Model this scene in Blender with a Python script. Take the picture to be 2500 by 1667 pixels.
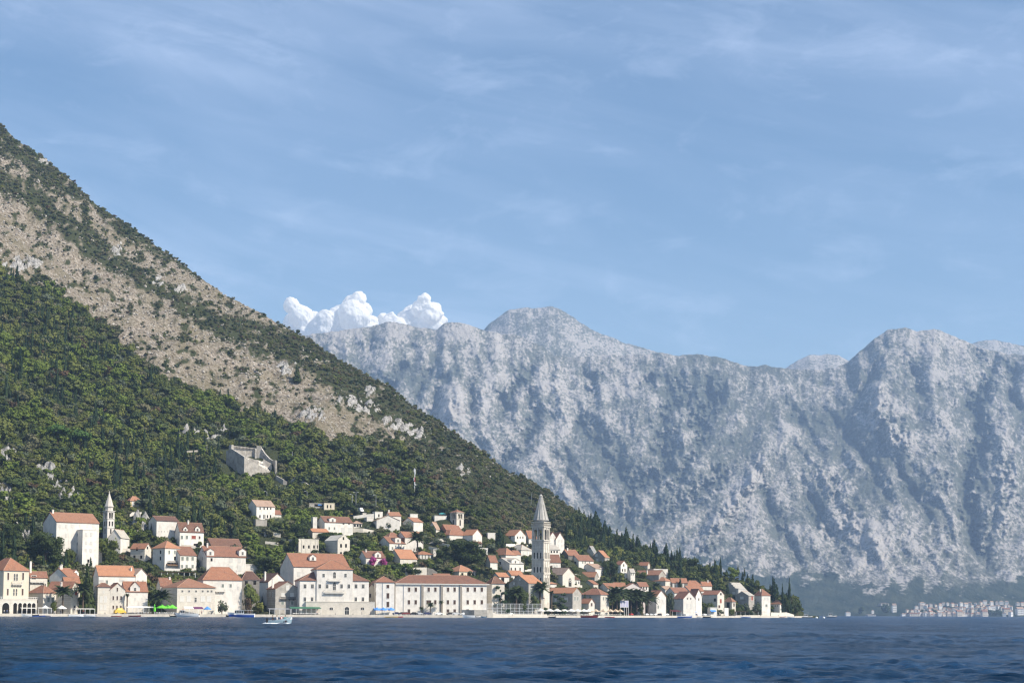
import bpy, math, random
import numpy as np
from mathutils import Matrix, Vector
R = math.radians
random.seed(7)
rng = np.random.default_rng(11)
sc = bpy.context.scene
COL = sc.collection
for o_ in list(bpy.data.objects): bpy.data.objects.remove(o_)

# ---------------------------------------------------------------- camera
W0, H0 = 2500.0, 1667.0            # photograph size, used to turn measurements into directions
FPX = 3819.0                       # 55 mm on a 36 mm wide sensor
CAMH = 1.8
PITCH, ROLL = R(3.5), R(0.22)
HORIZ = 1498.3                     # row of the horizon at the centre column
cd = bpy.data.cameras.new('camera'); cam = bpy.data.objects.new('camera', cd); COL.objects.link(cam)
cd.sensor_width = 36.0; cd.lens = 36.0 * FPX / W0
cd.clip_start = 0.5; cd.clip_end = 60000.0
SHIFT = (HORIZ - H0 / 2) - FPX * math.tan(PITCH)
cd.shift_y = SHIFT / W0
MC = Matrix.Rotation(0, 4, 'Z') @ Matrix.Rotation(R(90) + PITCH, 4, 'X') @ Matrix.Rotation(ROLL, 4, 'Z')
cam.matrix_world = Matrix.Translation((0, 0, CAMH)) @ MC
sc.camera = cam
M3 = np.array(MC.to_3x3())

def ray(px, py):
    """direction per metre of depth Y: returns (x/y, z/y); works on arrays"""
    px = np.asarray(px, float); py = np.asarray(py, float)
    lx = (px - W0 / 2) / FPX; ly = (H0 / 2 - py + SHIFT) / FPX; lz = -1.0
    x = M3[0, 0] * lx + M3[0, 1] * ly + M3[0, 2] * lz
    y = M3[1, 0] * lx + M3[1, 1] * ly + M3[1, 2] * lz
    z = M3[2, 0] * lx + M3[2, 1] * ly + M3[2, 2] * lz
    return x / y, z / y

def proj(X, Y, Z):
    d = np.array([X, Y, np.asarray(Z) - CAMH], dtype=float) if np.isscalar(X) else np.stack([X, Y, Z - CAMH])
    l = np.tensordot(M3.T, d, axes=1)
    px = W0 / 2 + FPX * l[0] / -l[2]
    py = H0 / 2 + SHIFT - FPX * l[1] / -l[2]
    return px, py

# ---------------------------------------------------------------- sky, sun, exposure
SUN_YAW, SUN_EL = R(64), R(40)     # sun to the right and behind the viewer
world = bpy.data.worlds.new('World'); sc.world = world; world.use_nodes = True
nt = world.node_tree; nt.nodes.clear()
def N(nt, typ, **kw):
    n = nt.nodes.new(typ)
    for k, v in kw.items():
        if hasattr(n, k): setattr(n, k, v)
    return n
def setin(n, **kw):
    for k, v in kw.items(): n.inputs[k.replace('_', ' ')].default_value = v
L = lambda nt, a, b: nt.links.new(a, b)
sky = N(nt, 'ShaderNodeTexSky', sky_type='NISHITA', sun_disc=False, sun_elevation=SUN_EL,
        sun_rotation=R(180) - SUN_YAW, altitude=0.0, air_density=1.15, dust_density=0.25, ozone_density=3.0)
tc = N(nt, 'ShaderNodeTexCoord')
def mathn(nt, op, a, b=None, c=None, clamp=False):
    n = nt.nodes.new('ShaderNodeMath'); n.operation = op; n.use_clamp = clamp
    for i, v in enumerate((a, b, c)):
        if v is None: continue
        if isinstance(v, (int, float)): n.inputs[i].default_value = v
        else: nt.links.new(v, n.inputs[i])
    return n.outputs[0]
def ramp(nt, fac, stops, interp='LINEAR'):
    n = nt.nodes.new('ShaderNodeValToRGB'); n.color_ramp.interpolation = interp
    el = n.color_ramp.elements
    while len(el) < len(stops): el.new(0.5)
    for e, (p, c) in zip(el, stops):
        e.position = p; e.color = (c, c, c, 1) if isinstance(c, (int, float)) else (*c, 1)
    if fac is not None: nt.links.new(fac, n.inputs[0])
    return n.outputs[0]
def noise(nt, vec, scale, detail=4, rough=0.55, dist=0.0, out='Fac', typ='FBM'):
    n = nt.nodes.new('ShaderNodeTexNoise'); n.noise_type = typ
    n.inputs['Scale'].default_value = scale; n.inputs['Detail'].default_value = detail
    n.inputs['Roughness'].default_value = rough; n.inputs['Distortion'].default_value = dist
    if vec is not None: nt.links.new(vec, n.inputs['Vector'])
    return n.outputs[out]
def mapping(nt, vec, loc=(0, 0, 0), rot=(0, 0, 0), scl=(1, 1, 1), typ='POINT'):
    n = nt.nodes.new('ShaderNodeMapping'); n.vector_type = typ
    n.inputs['Location'].default_value = loc; n.inputs['Rotation'].default_value = rot; n.inputs['Scale'].default_value = scl
    nt.links.new(vec, n.inputs['Vector']); return n.outputs[0]
def mixc(nt, fac, a, b, mode='MIX'):
    n = nt.nodes.new('ShaderNodeMix'); n.data_type = 'RGBA'; n.blend_type = mode
    for s, v in ((n.inputs['Factor'], fac), (n.inputs['A'], a), (n.inputs['B'], b)):
        if isinstance(v, (int, float)): s.default_value = v
        elif isinstance(v, (tuple, list)): s.default_value = (*v, 1)
        else: nt.links.new(v, s)
    return n.outputs['Result']
# thin cirrus: wide soft bands lying across the sky
rd = N(nt, 'ShaderNodeVectorRotate', rotation_type='Y_AXIS'); L(nt, tc.outputs['Generated'], rd.inputs['Vector']); rd.inputs['Angle'].default_value = R(-13)
v1 = mapping(nt, rd.outputs[0], loc=(0.9, 0, 0.55), scl=(1.4, 1.0, 6.0))
c1 = noise(nt, v1, 1.3, 3, 0.5, 0.25)
v2 = mapping(nt, rd.outputs[0], loc=(4.1, 2, 1.5), scl=(5.0, 2.0, 30.0))
c2 = noise(nt, v2, 1.1, 9, 0.62, 0.6)
v3 = mapping(nt, tc.outputs['Generated'], loc=(1.7, 0, 3.4), scl=(9.0, 4.0, 22.0))
c3 = noise(nt, v3, 1.6, 7, 0.65, 0.4)
sz = nt.nodes.new('ShaderNodeSeparateXYZ'); L(nt, tc.outputs['Generated'], sz.inputs[0])
hi = ramp(nt, sz.outputs['Z'], [(0.10, 0.15), (0.22, 0.42), (0.33, 1.25)])        # more veil overhead than towards the horizon
veil = mathn(nt, 'MULTIPLY', ramp(nt, c1, [(0.38, 0.05), (0.68, 1.0)]), hi)
wisps = mathn(nt, 'MULTIPLY', ramp(nt, c2, [(0.42, 0.0), (0.78, 1.0)]), ramp(nt, c1, [(0.40, 0.25), (0.60, 1.0)]))
cc = mathn(nt, 'MULTIPLY_ADD', wisps, 0.32, mathn(nt, 'MULTIPLY', veil, 0.20))
cirrus = mathn(nt, 'MULTIPLY_ADD', ramp(nt, c3, [(0.52, 0.0), (0.8, 1.0)]), 0.20, cc)
skys = nt.nodes.new('ShaderNodeHueSaturation'); skys.inputs['Saturation'].default_value = 1.12; L(nt, sky.outputs[0], skys.inputs['Color'])
skyc = mixc(nt, cirrus, skys.outputs[0], (8.8, 9.9, 12.4))
bg = N(nt, 'ShaderNodeBackground'); bg.inputs['Strength'].default_value = 0.077
L(nt, skyc, bg.inputs['Color'])
wo = N(nt, 'ShaderNodeOutputWorld'); L(nt, bg.outputs[0], wo.inputs['Surface'])

sd = bpy.data.lights.new('sun', 'SUN'); sun = bpy.data.objects.new('sun', sd); COL.objects.link(sun)
sd.energy = 4.6; sd.angle = R(0.53); sd.color = (1.0, 0.915, 0.79)
sdir = Vector((math.sin(SUN_YAW) * math.cos(SUN_EL), -math.cos(SUN_YAW) * math.cos(SUN_EL), math.sin(SUN_EL)))
sun.rotation_euler = sdir.to_track_quat('Z', 'Y').to_euler(); sun.location = (300, -300, 300)
sc.view_settings.view_transform = 'Standard'; sc.view_settings.look = 'None'
sc.view_settings.exposure = 0.69; sc.view_settings.gamma = 1.0; sc.view_settings.use_curve_mapping = False
cy = sc.cycles
cy.sample_clamp_direct = 6.0; cy.sample_clamp_indirect = 2.5
cy.use_denoising = True
try: cy.denoiser = 'OPENIMAGEDENOISE'; cy.denoising_input_passes = 'RGB_ALBEDO_NORMAL'
except Exception: pass
cy.max_bounces = 6; cy.diffuse_bounces = 3; cy.glossy_bounces = 3; cy.volume_bounces = 1; cy.transparent_max_bounces = 8
cy.use_fast_gi = False; cy.pixel_filter_type = 'BLACKMAN_HARRIS'; cy.filter_width = 1.3

# ---------------------------------------------------------------- small helpers
def tag(o, label=None, cat=None, group=None, kind=None):
    if label: o['label'] = label
    if cat: o['category'] = cat
    if group: o['group'] = group
    if kind: o['kind'] = kind
    return o
def link(name, data, parent=None, loc=None, rz=None, scale=None):
    o = bpy.data.objects.new(name, data); COL.objects.link(o)
    if parent is not None: o.parent = parent
    if loc is not None: o.location = loc
    if rz is not None: o.rotation_euler = (0, 0, rz)
    if scale is not None: o.scale = scale
    return o
def grid_mesh(name, P, smooth=True, mats=()):
    """P: (rows, cols, 3)"""
    r, c = P.shape[:2]
    me = bpy.data.meshes.new(name)
    me.vertices.add(r * c); me.vertices.foreach_set('co', P.astype(np.float32).ravel())
    i = np.arange(r * c).reshape(r, c)
    q = np.stack([i[:-1, :-1], i[:-1, 1:], i[1:, 1:], i[1:, :-1]], -1).reshape(-1, 4)
    me.loops.add(q.size); me.loops.foreach_set('vertex_index', q.ravel().astype(np.int32))
    me.polygons.add(len(q)); me.polygons.foreach_set('loop_start', (np.arange(len(q)) * 4).astype(np.int32))
    me.polygons.foreach_set('use_smooth', np.full(len(q), smooth))
    me.update(calc_edges=True)
    for m in mats: me.materials.append(m)
    return me
def attr(me, name, a):
    t = me.attributes.new(name, 'FLOAT', 'POINT'); t.data.foreach_set('value', np.asarray(a, np.float32).ravel())

# numpy gradient noise
_perm = rng.permutation(65536).astype(np.int64)
def _h(ix, iy): return _perm[(_perm[(ix & 65535)] + iy) & 65535]
def gn(x, y):
    ix = np.floor(x).astype(np.int64); iy = np.floor(y).astype(np.int64)
    fx = x - ix; fy = y - iy
    u = fx * fx * fx * (fx * (fx * 6 - 15) + 10); v = fy * fy * fy * (fy * (fy * 6 - 15) + 10)
    def g(dx, dy):
        a = _h(ix + dx, iy + dy) * (2 * math.pi / 65536)
        return np.cos(a) * (fx - dx) + np.sin(a) * (fy - dy)
    a = g(0, 0); b = g(1, 0); c = g(0, 1); d = g(1, 1)
    return 1.5 * ((a + u * (b - a)) + v * ((c + u * (d - c)) - (a + u * (b - a))))
def fbm(x, y, o=5, gain=0.5):
    s = 0; a = 1.0
    for k in range(o):
        s = s + a * gn(x * 2 ** k + 17.3 * k, y * 2 ** k + 9.1 * k); a *= gain
    return s
def ridged(x, y, o=4, gain=0.5):
    s = 0; a = 1.0; w = 1.0
    for k in range(o):
        n = (1 - np.abs(gn(x * 2 ** k + 31.7 * k, y * 2 ** k + 5.3 * k))) ** 2
        s = s + a * n * w; w = np.clip(n * 1.4, 0, 1); a *= gain
    return s
def sstep(a, b, x):
    t = np.clip((x - a) / (b - a), 0, 1); return t * t * (3 - 2 * t)
def interp(pts, x):
    p = np.array(pts, float); return np.interp(x, p[:, 0], p[:, 1])

# ---------------------------------------------------------------- material kit
def mat(name):
    m = bpy.data.materials.new(name); m.use_nodes = True
    nt = m.node_tree; nt.nodes.clear()
    b = nt.nodes.new('ShaderNodeBsdfPrincipled'); o = nt.nodes.new('ShaderNodeOutputMaterial')
    nt.links.new(b.outputs[0], o.inputs['Surface'])
    b.inputs['Specular IOR Level'].default_value = 0.2; b.inputs['Roughness'].default_value = 0.85
    return m, nt, b
def bump(nt, b, h, strength=0.5, dist=0.1):
    n = nt.nodes.new('ShaderNodeBump'); n.inputs['Strength'].default_value = strength; n.inputs['Distance'].default_value = dist
    nt.links.new(h, n.inputs['Height']); nt.links.new(n.outputs[0], b.inputs['Normal']); return n
def geo(nt): return nt.nodes.new('ShaderNodeNewGeometry').outputs['Position']
def objc(nt): return nt.nodes.new('ShaderNodeTexCoord').outputs['Object']
def orand(nt): return nt.nodes.new('ShaderNodeObjectInfo').outputs['Random']
def plain(name, col, rough=0.7, spec=0.3, var=0.12, scale=1.5, metal=0):
    m, nt, b = mat(name)
    f = noise(nt, objc(nt), scale, 4)
    c = mixc(nt, f, tuple(max(0, x * (1 - var)) for x in col), tuple(min(1, x * (1 + var)) for x in col))
    L(nt, c, b.inputs['Base Color']); b.inputs['Roughness'].default_value = rough
    b.inputs['Specular IOR Level'].default_value = spec; b.inputs['Metallic'].default_value = metal
    return m
# ================================================================ the near hillside
SHORE = [(-900, 560), (-400, 610), (0, 655), (300, 690), (600, 715), (730, 726), (915, 738), (970, 742), (1190, 753), (1250, 775), (1400, 850), (1550, 925), (1750, 1018), (1900, 1086), (1965, 1116), (2000, 1135)]
SKYL = [(-900, -420), (-400, -10), (0, 306), (60, 350), (110, 382), (160, 418), (185, 452), (220, 480), (270, 516), (320, 550), (370, 584), (430, 624), (480, 660), (540, 704),
        (600, 734), (650, 764), (700, 790), (763, 824), (805, 856), (879, 906), (942, 938), (1015, 994), (1061, 1022), (1131, 1064), (1177, 1096), (1226, 1131), (1300, 1174),
        (1340, 1200), (1400, 1245), (1450, 1285), (1500, 1315), (1560, 1340), (1620, 1365), (1700, 1392), (1750, 1402), (1800, 1412), (1850, 1432), (1900, 1455), (1940, 1476), (1966, 1500), (2000, 1503)]
SKYL = [(x, y + (float(np.interp(x, [0, 150, 700, 1300, 1450], [24, 20, 11, 5, 0])))) for x, y in SKYL]      # the scrub on the ridge adds its own height
RIDGE = [(-900, 1620), (-400, 1580), (0, 1500), (500, 1400), (1000, 1290), (1250, 1235), (1500, 1160), (1750, 1112), (1850, 1112), (1900, 1118), (1940, 1124), (1966, 1131), (2000, 1139)]
QZ = 1.1
def px_of_t(t): return W0 / 2 + FPX * t * 1.0006
def ridge_z(px):
    Yr = interp(RIDGE, px); _, zz = ray(px, interp(SKYL, px)); return Yr, CAMH + Yr * zz
def H(t, Y):
    """terrain height for direction t = X/Y at depth Y"""
    px = px_of_t(t); D0 = interp(SHORE, px); Yr, zr = ridge_z(px)
    zr = np.maximum(zr, 0.5)
    flat = np.minimum(14.0, (Yr - D0) * 0.4)
    s = np.clip((Y - D0 - flat) / np.maximum(Yr - D0 - flat, 1), 0, None)
    z = QZ + (zr - QZ) * np.minimum(s, 1) ** 1.15
    X = t * Y
    amp = sstep(0.12, 0.5, s) * np.clip(zr / 120, 0, 1) * (1 - 0.65 * sstep(0.8, 1.0, s))
    z = z + amp * (11 * fbm(X / 150, Y / 150, 3) + 5.0 * fbm(X / 40 + 9, Y / 40, 3) + 1.6 * fbm(X / 9, Y / 9, 2))
    z = np.where(s > 1, z - (s - 1) * (Yr - D0) * 0.62, z)
    z = np.where(Y < D0, -2.0, z)
    return z
_Ys = np.linspace(0, 1, 900)
def ground_hit(px, py):
    t, zz = ray(px, py); t = float(t); zz = float(zz)
    p = px_of_t(t); D0 = float(interp(SHORE, p)); Yr = float(interp(RIDGE, p))
    Y = D0 + (Yr - D0) * _Ys
    h = H(np.full_like(Y, t), Y); r = CAMH + Y * zz
    k = np.argmax(h >= r)
    if h[k] < r[k]: k = len(Y) - 1
    if k > 0:
        a, b = h[k - 1] - r[k - 1], h[k] - r[k]
        f = -a / (b - a) if b != a else 1
        y = Y[k - 1] + (Y[k] - Y[k - 1]) * min(max(f, 0), 1)
    else: y = Y[0]
    return t * y, y, CAMH + y * zz
def shore_pt(px, off, z=QZ):
    t, _ = ray(px, HORIZ); t = float(t); y = float(interp(SHORE, px_of_t(t))) + off
    return t * y, y, z

# vegetation zones, read off the hillside: how much scrub covers the ground
LOW = [(-400, 500), (0, 655), (51, 680), (115, 707), (158, 735), (221, 766), (277, 806), (306, 856), (399, 908), (478, 950), (568, 979), (605, 1005), (663, 1014), (752, 1054), (837, 1072), (935, 1089), (1008, 1096), (1030, 1120), (1200, 1215), (1330, 1250), (1400, 1255), (1450, 1268), (1500, 1298), (1600, 1335), (2000, 1470), (2600, 1700)]
UPP = [(-400, 330), (0, 470), (59, 493), (138, 557), (198, 616), (277, 660), (376, 715), (435, 754), (514, 806), (593, 845), (675, 875), (717, 896), (780, 928), (815, 963), (868, 1001), (938, 1036), (1008, 1086), (1030, 1097), (2600, 2400)]
B2L = [(-400, 270), (60, 440), (99, 470), (150, 517), (221, 557), (285, 616), (376, 675), (475, 735), (540, 770), (672, 800), (700, 815)]
B2U = [(-400, 240), (60, 400), (99, 454), (221, 497), (300, 580), (396, 622), (494, 680), (573, 715), (672, 775), (700, 800)]
def cover(px, py):
    """0 = bare scree, 1 = closed forest"""
    n = fbm(px / 60, py / 45, 4); n2 = fbm(px / 22 + 40, py / 16, 3)
    low = interp(LOW, px); up = interp(UPP, px)
    forest = sstep(-16, 16, py - low + 30 * n + 22 * n2)
    band = (px < 1020) * sstep(-12, 12, py - up + 34 * n + 26 * n2) * (1 - forest)
    b2 = sstep(-9, 9, py - interp(B2U, px) + 20 * n + 18 * n2) * sstep(-9, 9, interp(B2L, px) - py + 20 * n + 18 * n2) * (px < 720)
    top = np.where(px < 720, 0.84, 0.90)
    c = top + 0.5 * n2 + 0.3 * n
    c = c * (1 - b2) + b2 * (0.30 + 0.7 * n2 + .3 * n)
    c = c * (1 - band) + band * (0.22 + 0.62 * n2 + 0.32 * n)
    c = c * (1 - forest) + forest * 1.0
    return np.clip(c, 0, 1), forest
def rockiness(px, py):
    def blob(x, y, rx, ry, k=1): return k * np.exp(-(((px - x) / rx) ** 2 + ((py - y) / ry) ** 2))
    r = blob(120, 1165, 34, 24) + blob(160, 1215, 34, 26) + blob(20, 1120, 32, 26) + blob(14, 1210, 26, 34) + blob(48, 1330, 30, 30)
    r = r + blob(950, 1036, 24, 12) + blob(985, 1048, 26, 11) + blob(1015, 1062, 20, 10) + blob(905, 955, 12, 16) + blob(700, 905, 22, 22, .8) + blob(762, 1018, 36, 22, .8)
    r = r + blob(505, 1080, 28, 20, .8) + blob(545, 1055, 14, 8) + blob(480, 1068, 20, 10) + blob(1130, 1155, 16, 9) + blob(345, 1285, 22, 26) + blob(455, 1062, 22, 16) + blob(850, 985, 40, 16, .6)
    r = r + blob(285, 610, 12, 22) + blob(385, 690, 12, 14) + blob(440, 712, 14, 12) + blob(120, 395, 26, 14, .8) + blob(60, 650, 50, 18, .9) + blob(900, 1000, 30, 14, .8)
    n = fbm(px / 17, py / 11 + px / 40, 4, .6)
    return np.clip(r * (0.85 + 1.5 * n), 0, 1)

cols = np.unique(np.concatenate([np.linspace(-900, -60, 40), np.linspace(-60, 1999, 620)]))
tcol = (cols - W0 / 2) / (FPX * 1.0006)
rows = np.concatenate([[0.0, 0.0004], np.linspace(0.0006, 1.0, 330), 1 + np.linspace(0, 1, 26)[1:] ** 1.3 * 1.2])
D0c = interp(SHORE, cols); Yrc = interp(RIDGE, cols)
YY = D0c[None, :] + 1.2 + (Yrc - D0c)[None, :] * rows[:, None]
TT = np.broadcast_to(tcol[None, :], YY.shape)
ZZ = H(TT, YY)
ZZ = np.maximum(ZZ, -6.0); ZZ[0] = -6.0
pxg, pyg = proj(TT * YY, YY, ZZ)
cov, forest_g = cover(pxg, pyg); rk = rockiness(pxg, pyg)
X_ = TT * YY
ZZ = ZZ + rk * (3.5 * ridged(X_ / 14, YY / 14, 3) + 1.0)       # crags stand proud
ZZ = ZZ + (1 - cov) * 0.9 * fbm(X_ / 4, YY / 4 + 3, 2) * (rows[:, None] > 0.25)
P = np.stack([X_, YY, ZZ], -1)

# ground material: earth and grass under the scrub, pale limestone scree, crags
m_hill, nt, b = mat('hill_ground')
pos = geo(nt)
acov = nt.nodes.new('ShaderNodeAttribute'); acov.attribute_name = 'cover'
arock = nt.nodes.new('ShaderNodeAttribute'); arock.attribute_name = 'rock'
n1 = noise(nt, pos, 0.45, 8, 0.68); n2 = noise(nt, pos, 0.03, 5, 0.6); n3 = noise(nt, pos, 1.6, 4, 0.7)
scree = mixc(nt, ramp(nt, n1, [(0.40, 0.0), (0.60, 1.0)]), (0.135, 0.106, 0.074), (0.46, 0.405, 0.335))
scree = mixc(nt, ramp(nt, n2, [(0.42, 0.0), (0.62, 0.7)]), scree, (0.19, 0.165, 0.105))
scree = mixc(nt, ramp(nt, n3, [(0.35, 0.65), (0.48, 0.0)]), scree, (0.10, 0.085, 0.06))
earth = mixc(nt, n1, (0.030, 0.042, 0.018), (0.075, 0.080, 0.038))
f = mathn(nt, 'MULTIPLY_ADD', n1, 0.9, mathn(nt, 'SUBTRACT', acov.outputs['Fac'], 0.45))
c = mixc(nt, ramp(nt, f, [(0.35, 0.0), (0.62, 1.0)]), scree, earth)
rockc = mixc(nt, ramp(nt, n1, [(0.38, 0.0), (0.60, 1.0)]), (0.17, 0.165, 0.15), (0.52, 0.50, 0.47))
fr = mathn(nt, 'MULTIPLY_ADD', n1, 0.8, mathn(nt, 'SUBTRACT', arock.outputs['Fac'], 0.4))
c = mixc(nt, ramp(nt, fr, [(0.40, 0.0), (0.5, 1.0)]), c, rockc)
L(nt, c, b.inputs['Base Color']); b.inputs['Roughness'].default_value = 0.95; b.inputs['Specular IOR Level'].default_value = 0.05
bump(nt, b, mathn(nt, 'ADD', n1, mathn(nt, 'MULTIPLY', n3, 0.4)), 0.9, 2.2)
me = grid_mesh('hillside', P, True, [m_hill]); attr(me, 'cover', cov); attr(me, 'rock', rk)
hill = tag(link('hillside', me), 'steep scrub covered hillside with pale scree bands rising behind the town', 'hill', kind='structure')

# ================================================================ far mountains
GUL = [  # polylines of gullies: width, depth, points
 (16, 150, [(1264, 905), (1238, 975), (1225, 1010)]), (20, 130, [(1300, 880), (1285, 935), (1310, 1020), (1275, 1090), (1235, 1120), (1200, 1190)]),
 (17, 160, [(1592, 905), (1580, 945)]), (16, 120, [(1650, 915), (1665, 1000)]), (26, 240, [(1722, 935), (1738, 985), (1705, 1025), (1714, 1065)]),
 (14, 90, [(1620, 905), (1640, 990), (1622, 1010)]), (14, 80, [(1688, 930), (1680, 1000)]),
 (28, 150, [(1620, 960), (1622, 1090), (1615, 1150), (1540, 1200), (1533, 1262), (1546, 1300)]), (26, 120, [(1375, 1000), (1440, 1050), (1490, 1125), (1538, 1200)]),
 (24, 140, [(1800, 1145), (1730, 1180), (1665, 1230), (1600, 1270), (1550, 1300)]), (20, 100, [(1714, 1065), (1680, 1130), (1650, 1180), (1600, 1230)]),
 (20, 260, [(2428, 855), (2412, 940), (2378, 1000), (2402, 1060), (2366, 1160), (2360, 1235), (2378, 1315), (2405, 1375)]),
 (16, 130, [(2138, 895), (2095, 975)]), (18, 150, [(2222, 880), (2253, 978)]), (18, 90, [(2125, 1045), (2178, 1125), (2225, 1200), (2270, 1270)]),
 (16, 80, [(2000, 985), (2100, 1100), (2180, 1240)]), (16, 90, [(1420, 890), (1446, 960), (1450, 1000)]), (14, 100, [(1450, 905), (1447, 960)]),
 (18, 110, [(1000, 880), (965, 920), (935, 975)]), (15, 90, [(1110, 895), (1065, 950), (1050, 1010), (1060, 1060)]), (14, 80, [(1060, 885), (1020, 960), (1000, 1020)]),
 (14, 90, [(1160, 880), (1150, 960), (1148, 1060)]), (14, 80, [(905, 820), (910, 860)]), (16, 80, [(1150, 1060), (1190, 1130), (1215, 1190)]), (18, 110, [(2480, 880), (2470, 950), (2490, 1010)]),
 (16, 100, [(2320, 1180), (2340, 1260), (2375, 1330)]), (14, 70, [(1900, 960), (1960, 1040), (2010, 1120)]), (15, 90, [(1860, 1200), (1900, 1290), (1960, 1380)]),
 (18, 90, [(1340, 1090), (1400, 1180), (1450, 1260), (1480, 1330)]), (15, 70, [(1320, 1200), (1370, 1290), (1400, 1350)]), (16, 90, [(1960, 1180), (1990, 1250), (2040, 1330)]), (15, 80, [(2100, 1280), (2110, 1340), (2140, 1390)]),
 (14, 120, [(2388, 850), (2384, 885)]), (12, 90, [(2450, 880), (2462, 930), (2470, 990)]),
 (26, -110, [(1900, 1065), (1850, 1150), (1790, 1230), (1740, 1300), (1700, 1380)]), (24, -90, [(1325, 1085), (1360, 1180), (1400, 1250)]), (22, -90, [(1575, 1200), (1545, 1290), (1530, 1330)]),
 (30, -120, [(2290, 1130), (2330, 1220), (2350, 1330)]), (34, -120, [(2150, 920), (2140, 1000), (2230, 1100)]), (26, -100, [(1960, 1090), (2040, 1200), (2100, 1300), (2150, 1380)]),
 (30, -120, [(2450, 1060), (2460, 1180), (2440, 1300)]), (24, -90, [(1230, 1150), (1290, 1230), (1340, 1300)]), (20, -80, [(1110, 960), (1100, 1060)]), (20, -90, [(1350, 880), (1360, 960), (1390, 1060)])]
def gully(U, V):
    out = np.zeros_like(U)
    wu = U + 9 * fbm(U / 45, V / 45, 3); wv = V + 9 * fbm(U / 45 + 50, V / 45, 3)
    for w, dep, pts in GUL:
        best = np.full_like(U, 1e9); tt_ = np.zeros_like(U)
        n = len(pts) - 1
        lo_u = min(p[0] for p in pts) - 4 * w; hi_u = max(p[0] for p in pts) + 4 * w
        lo_v = min(p[1] for p in pts) - 4 * w; hi_v = max(p[1] for p in pts) + 4 * w
        sel = (U > lo_u) & (U < hi_u) & (V > lo_v) & (V < hi_v)
        u = wu[sel]; v = wv[sel]; bb = np.full(u.shape, 1e9); ta = np.zeros(u.shape)
        for k in range(n):
            (x0, y0), (x1, y1) = pts[k], pts[k + 1]
            dx, dy = x1 - x0, y1 - y0; t = np.clip(((u - x0) * dx + (v - y0) * dy) / (dx * dx + dy * dy), 0, 1)
            d = np.hypot(u - x0 - t * dx, v - y0 - t * dy)
            m = d < bb; bb = np.where(m, d, bb); ta = np.where(m, (k + t) / n, ta)
        env = np.minimum(1, 4 * ta + 0.25) * np.minimum(1, 4 * (1 - ta) + 0.3)
        out[sel] += dep * 0.62 * env * np.maximum(0, 1 - bb / (w * 1.9)) ** 1.35
    return out
def drainage():
    """water courses of the wall: the measured main gullies and many smaller ones running down into them"""
    r_ = np.random.default_rng(21); pts = []
    for w, dep, pl in GUL:
        if dep < 0: continue
        for (x0, y0), (x1, y1) in zip(pl[:-1], pl[1:]):
            n = int(math.hypot(x1 - x0, y1 - y0) / 7) + 1
            pts += [(x0 + (x1 - x0) * k / n, y0 + (y1 - y0) * k / n) for k in range(n)]
    seeds = [(x + r_.uniform(-9, 9), y + r_.uniform(-25, 25)) for y in (850, 930, 1010, 1090, 1170, 1250, 1330) for x in range(360, 2900, 46)]
    seeds = [seeds[i] for i in r_.permutation(len(seeds))]
    for x, y in seeds:
        if y < interp(MAIN, x) + 8: y = interp(MAIN, x) + 8
        a = np.array(pts); 
        if np.min(np.hypot(a[:, 0] - x, (a[:, 1] - y) * .6)) < 17: continue
        line = []; ph = r_.uniform(0, 9)
        for k in range(70):
            lat = float(np.interp(x, [300, 900, 1100, 1480, 1535, 1590, 1860, 1925, 2290, 2370, 2420, 3000], [.1, .15, .55, .8, 0, -.9, -.8, .75, .8, 0, -.45, -.2])) * float(sstep(880, 1010, y))
            lat += .38 * math.sin(k * .33 + ph) + r_.uniform(-.3, .3); l = math.hypot(lat, 1); x += 7 * lat / l; y += 7 / l; line.append((x, y))
            if y > 1425 or (k > 2 and np.min(np.hypot(a[:, 0] - x, a[:, 1] - y)) < 6): break
        pts += line
    return np.array(pts, np.float32)
MAIN = [(200, 860), (600, 835), (765, 816), (840, 805), (903, 797), (935, 789), (962, 785), (1020, 799), (1063, 805), (1085, 791), (1100, 787), (1126, 787), (1187, 807), (1286, 824), (1330, 850), (1356, 868), (1400, 872), (1467, 866),
        (1530, 866), (1600, 862), (1658, 868), (1711, 864), (1765, 874), (1828, 895), (1871, 890), (1913, 901), (1975, 903), (2040, 900), (2083, 873), (2121, 838), (2168, 805), (2210, 799), (2239, 807), (2295, 805), (2343, 828),
        (2371, 838), (2392, 848), (2432, 858), (2500, 866), (2700, 900), (3100, 960)]
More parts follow.
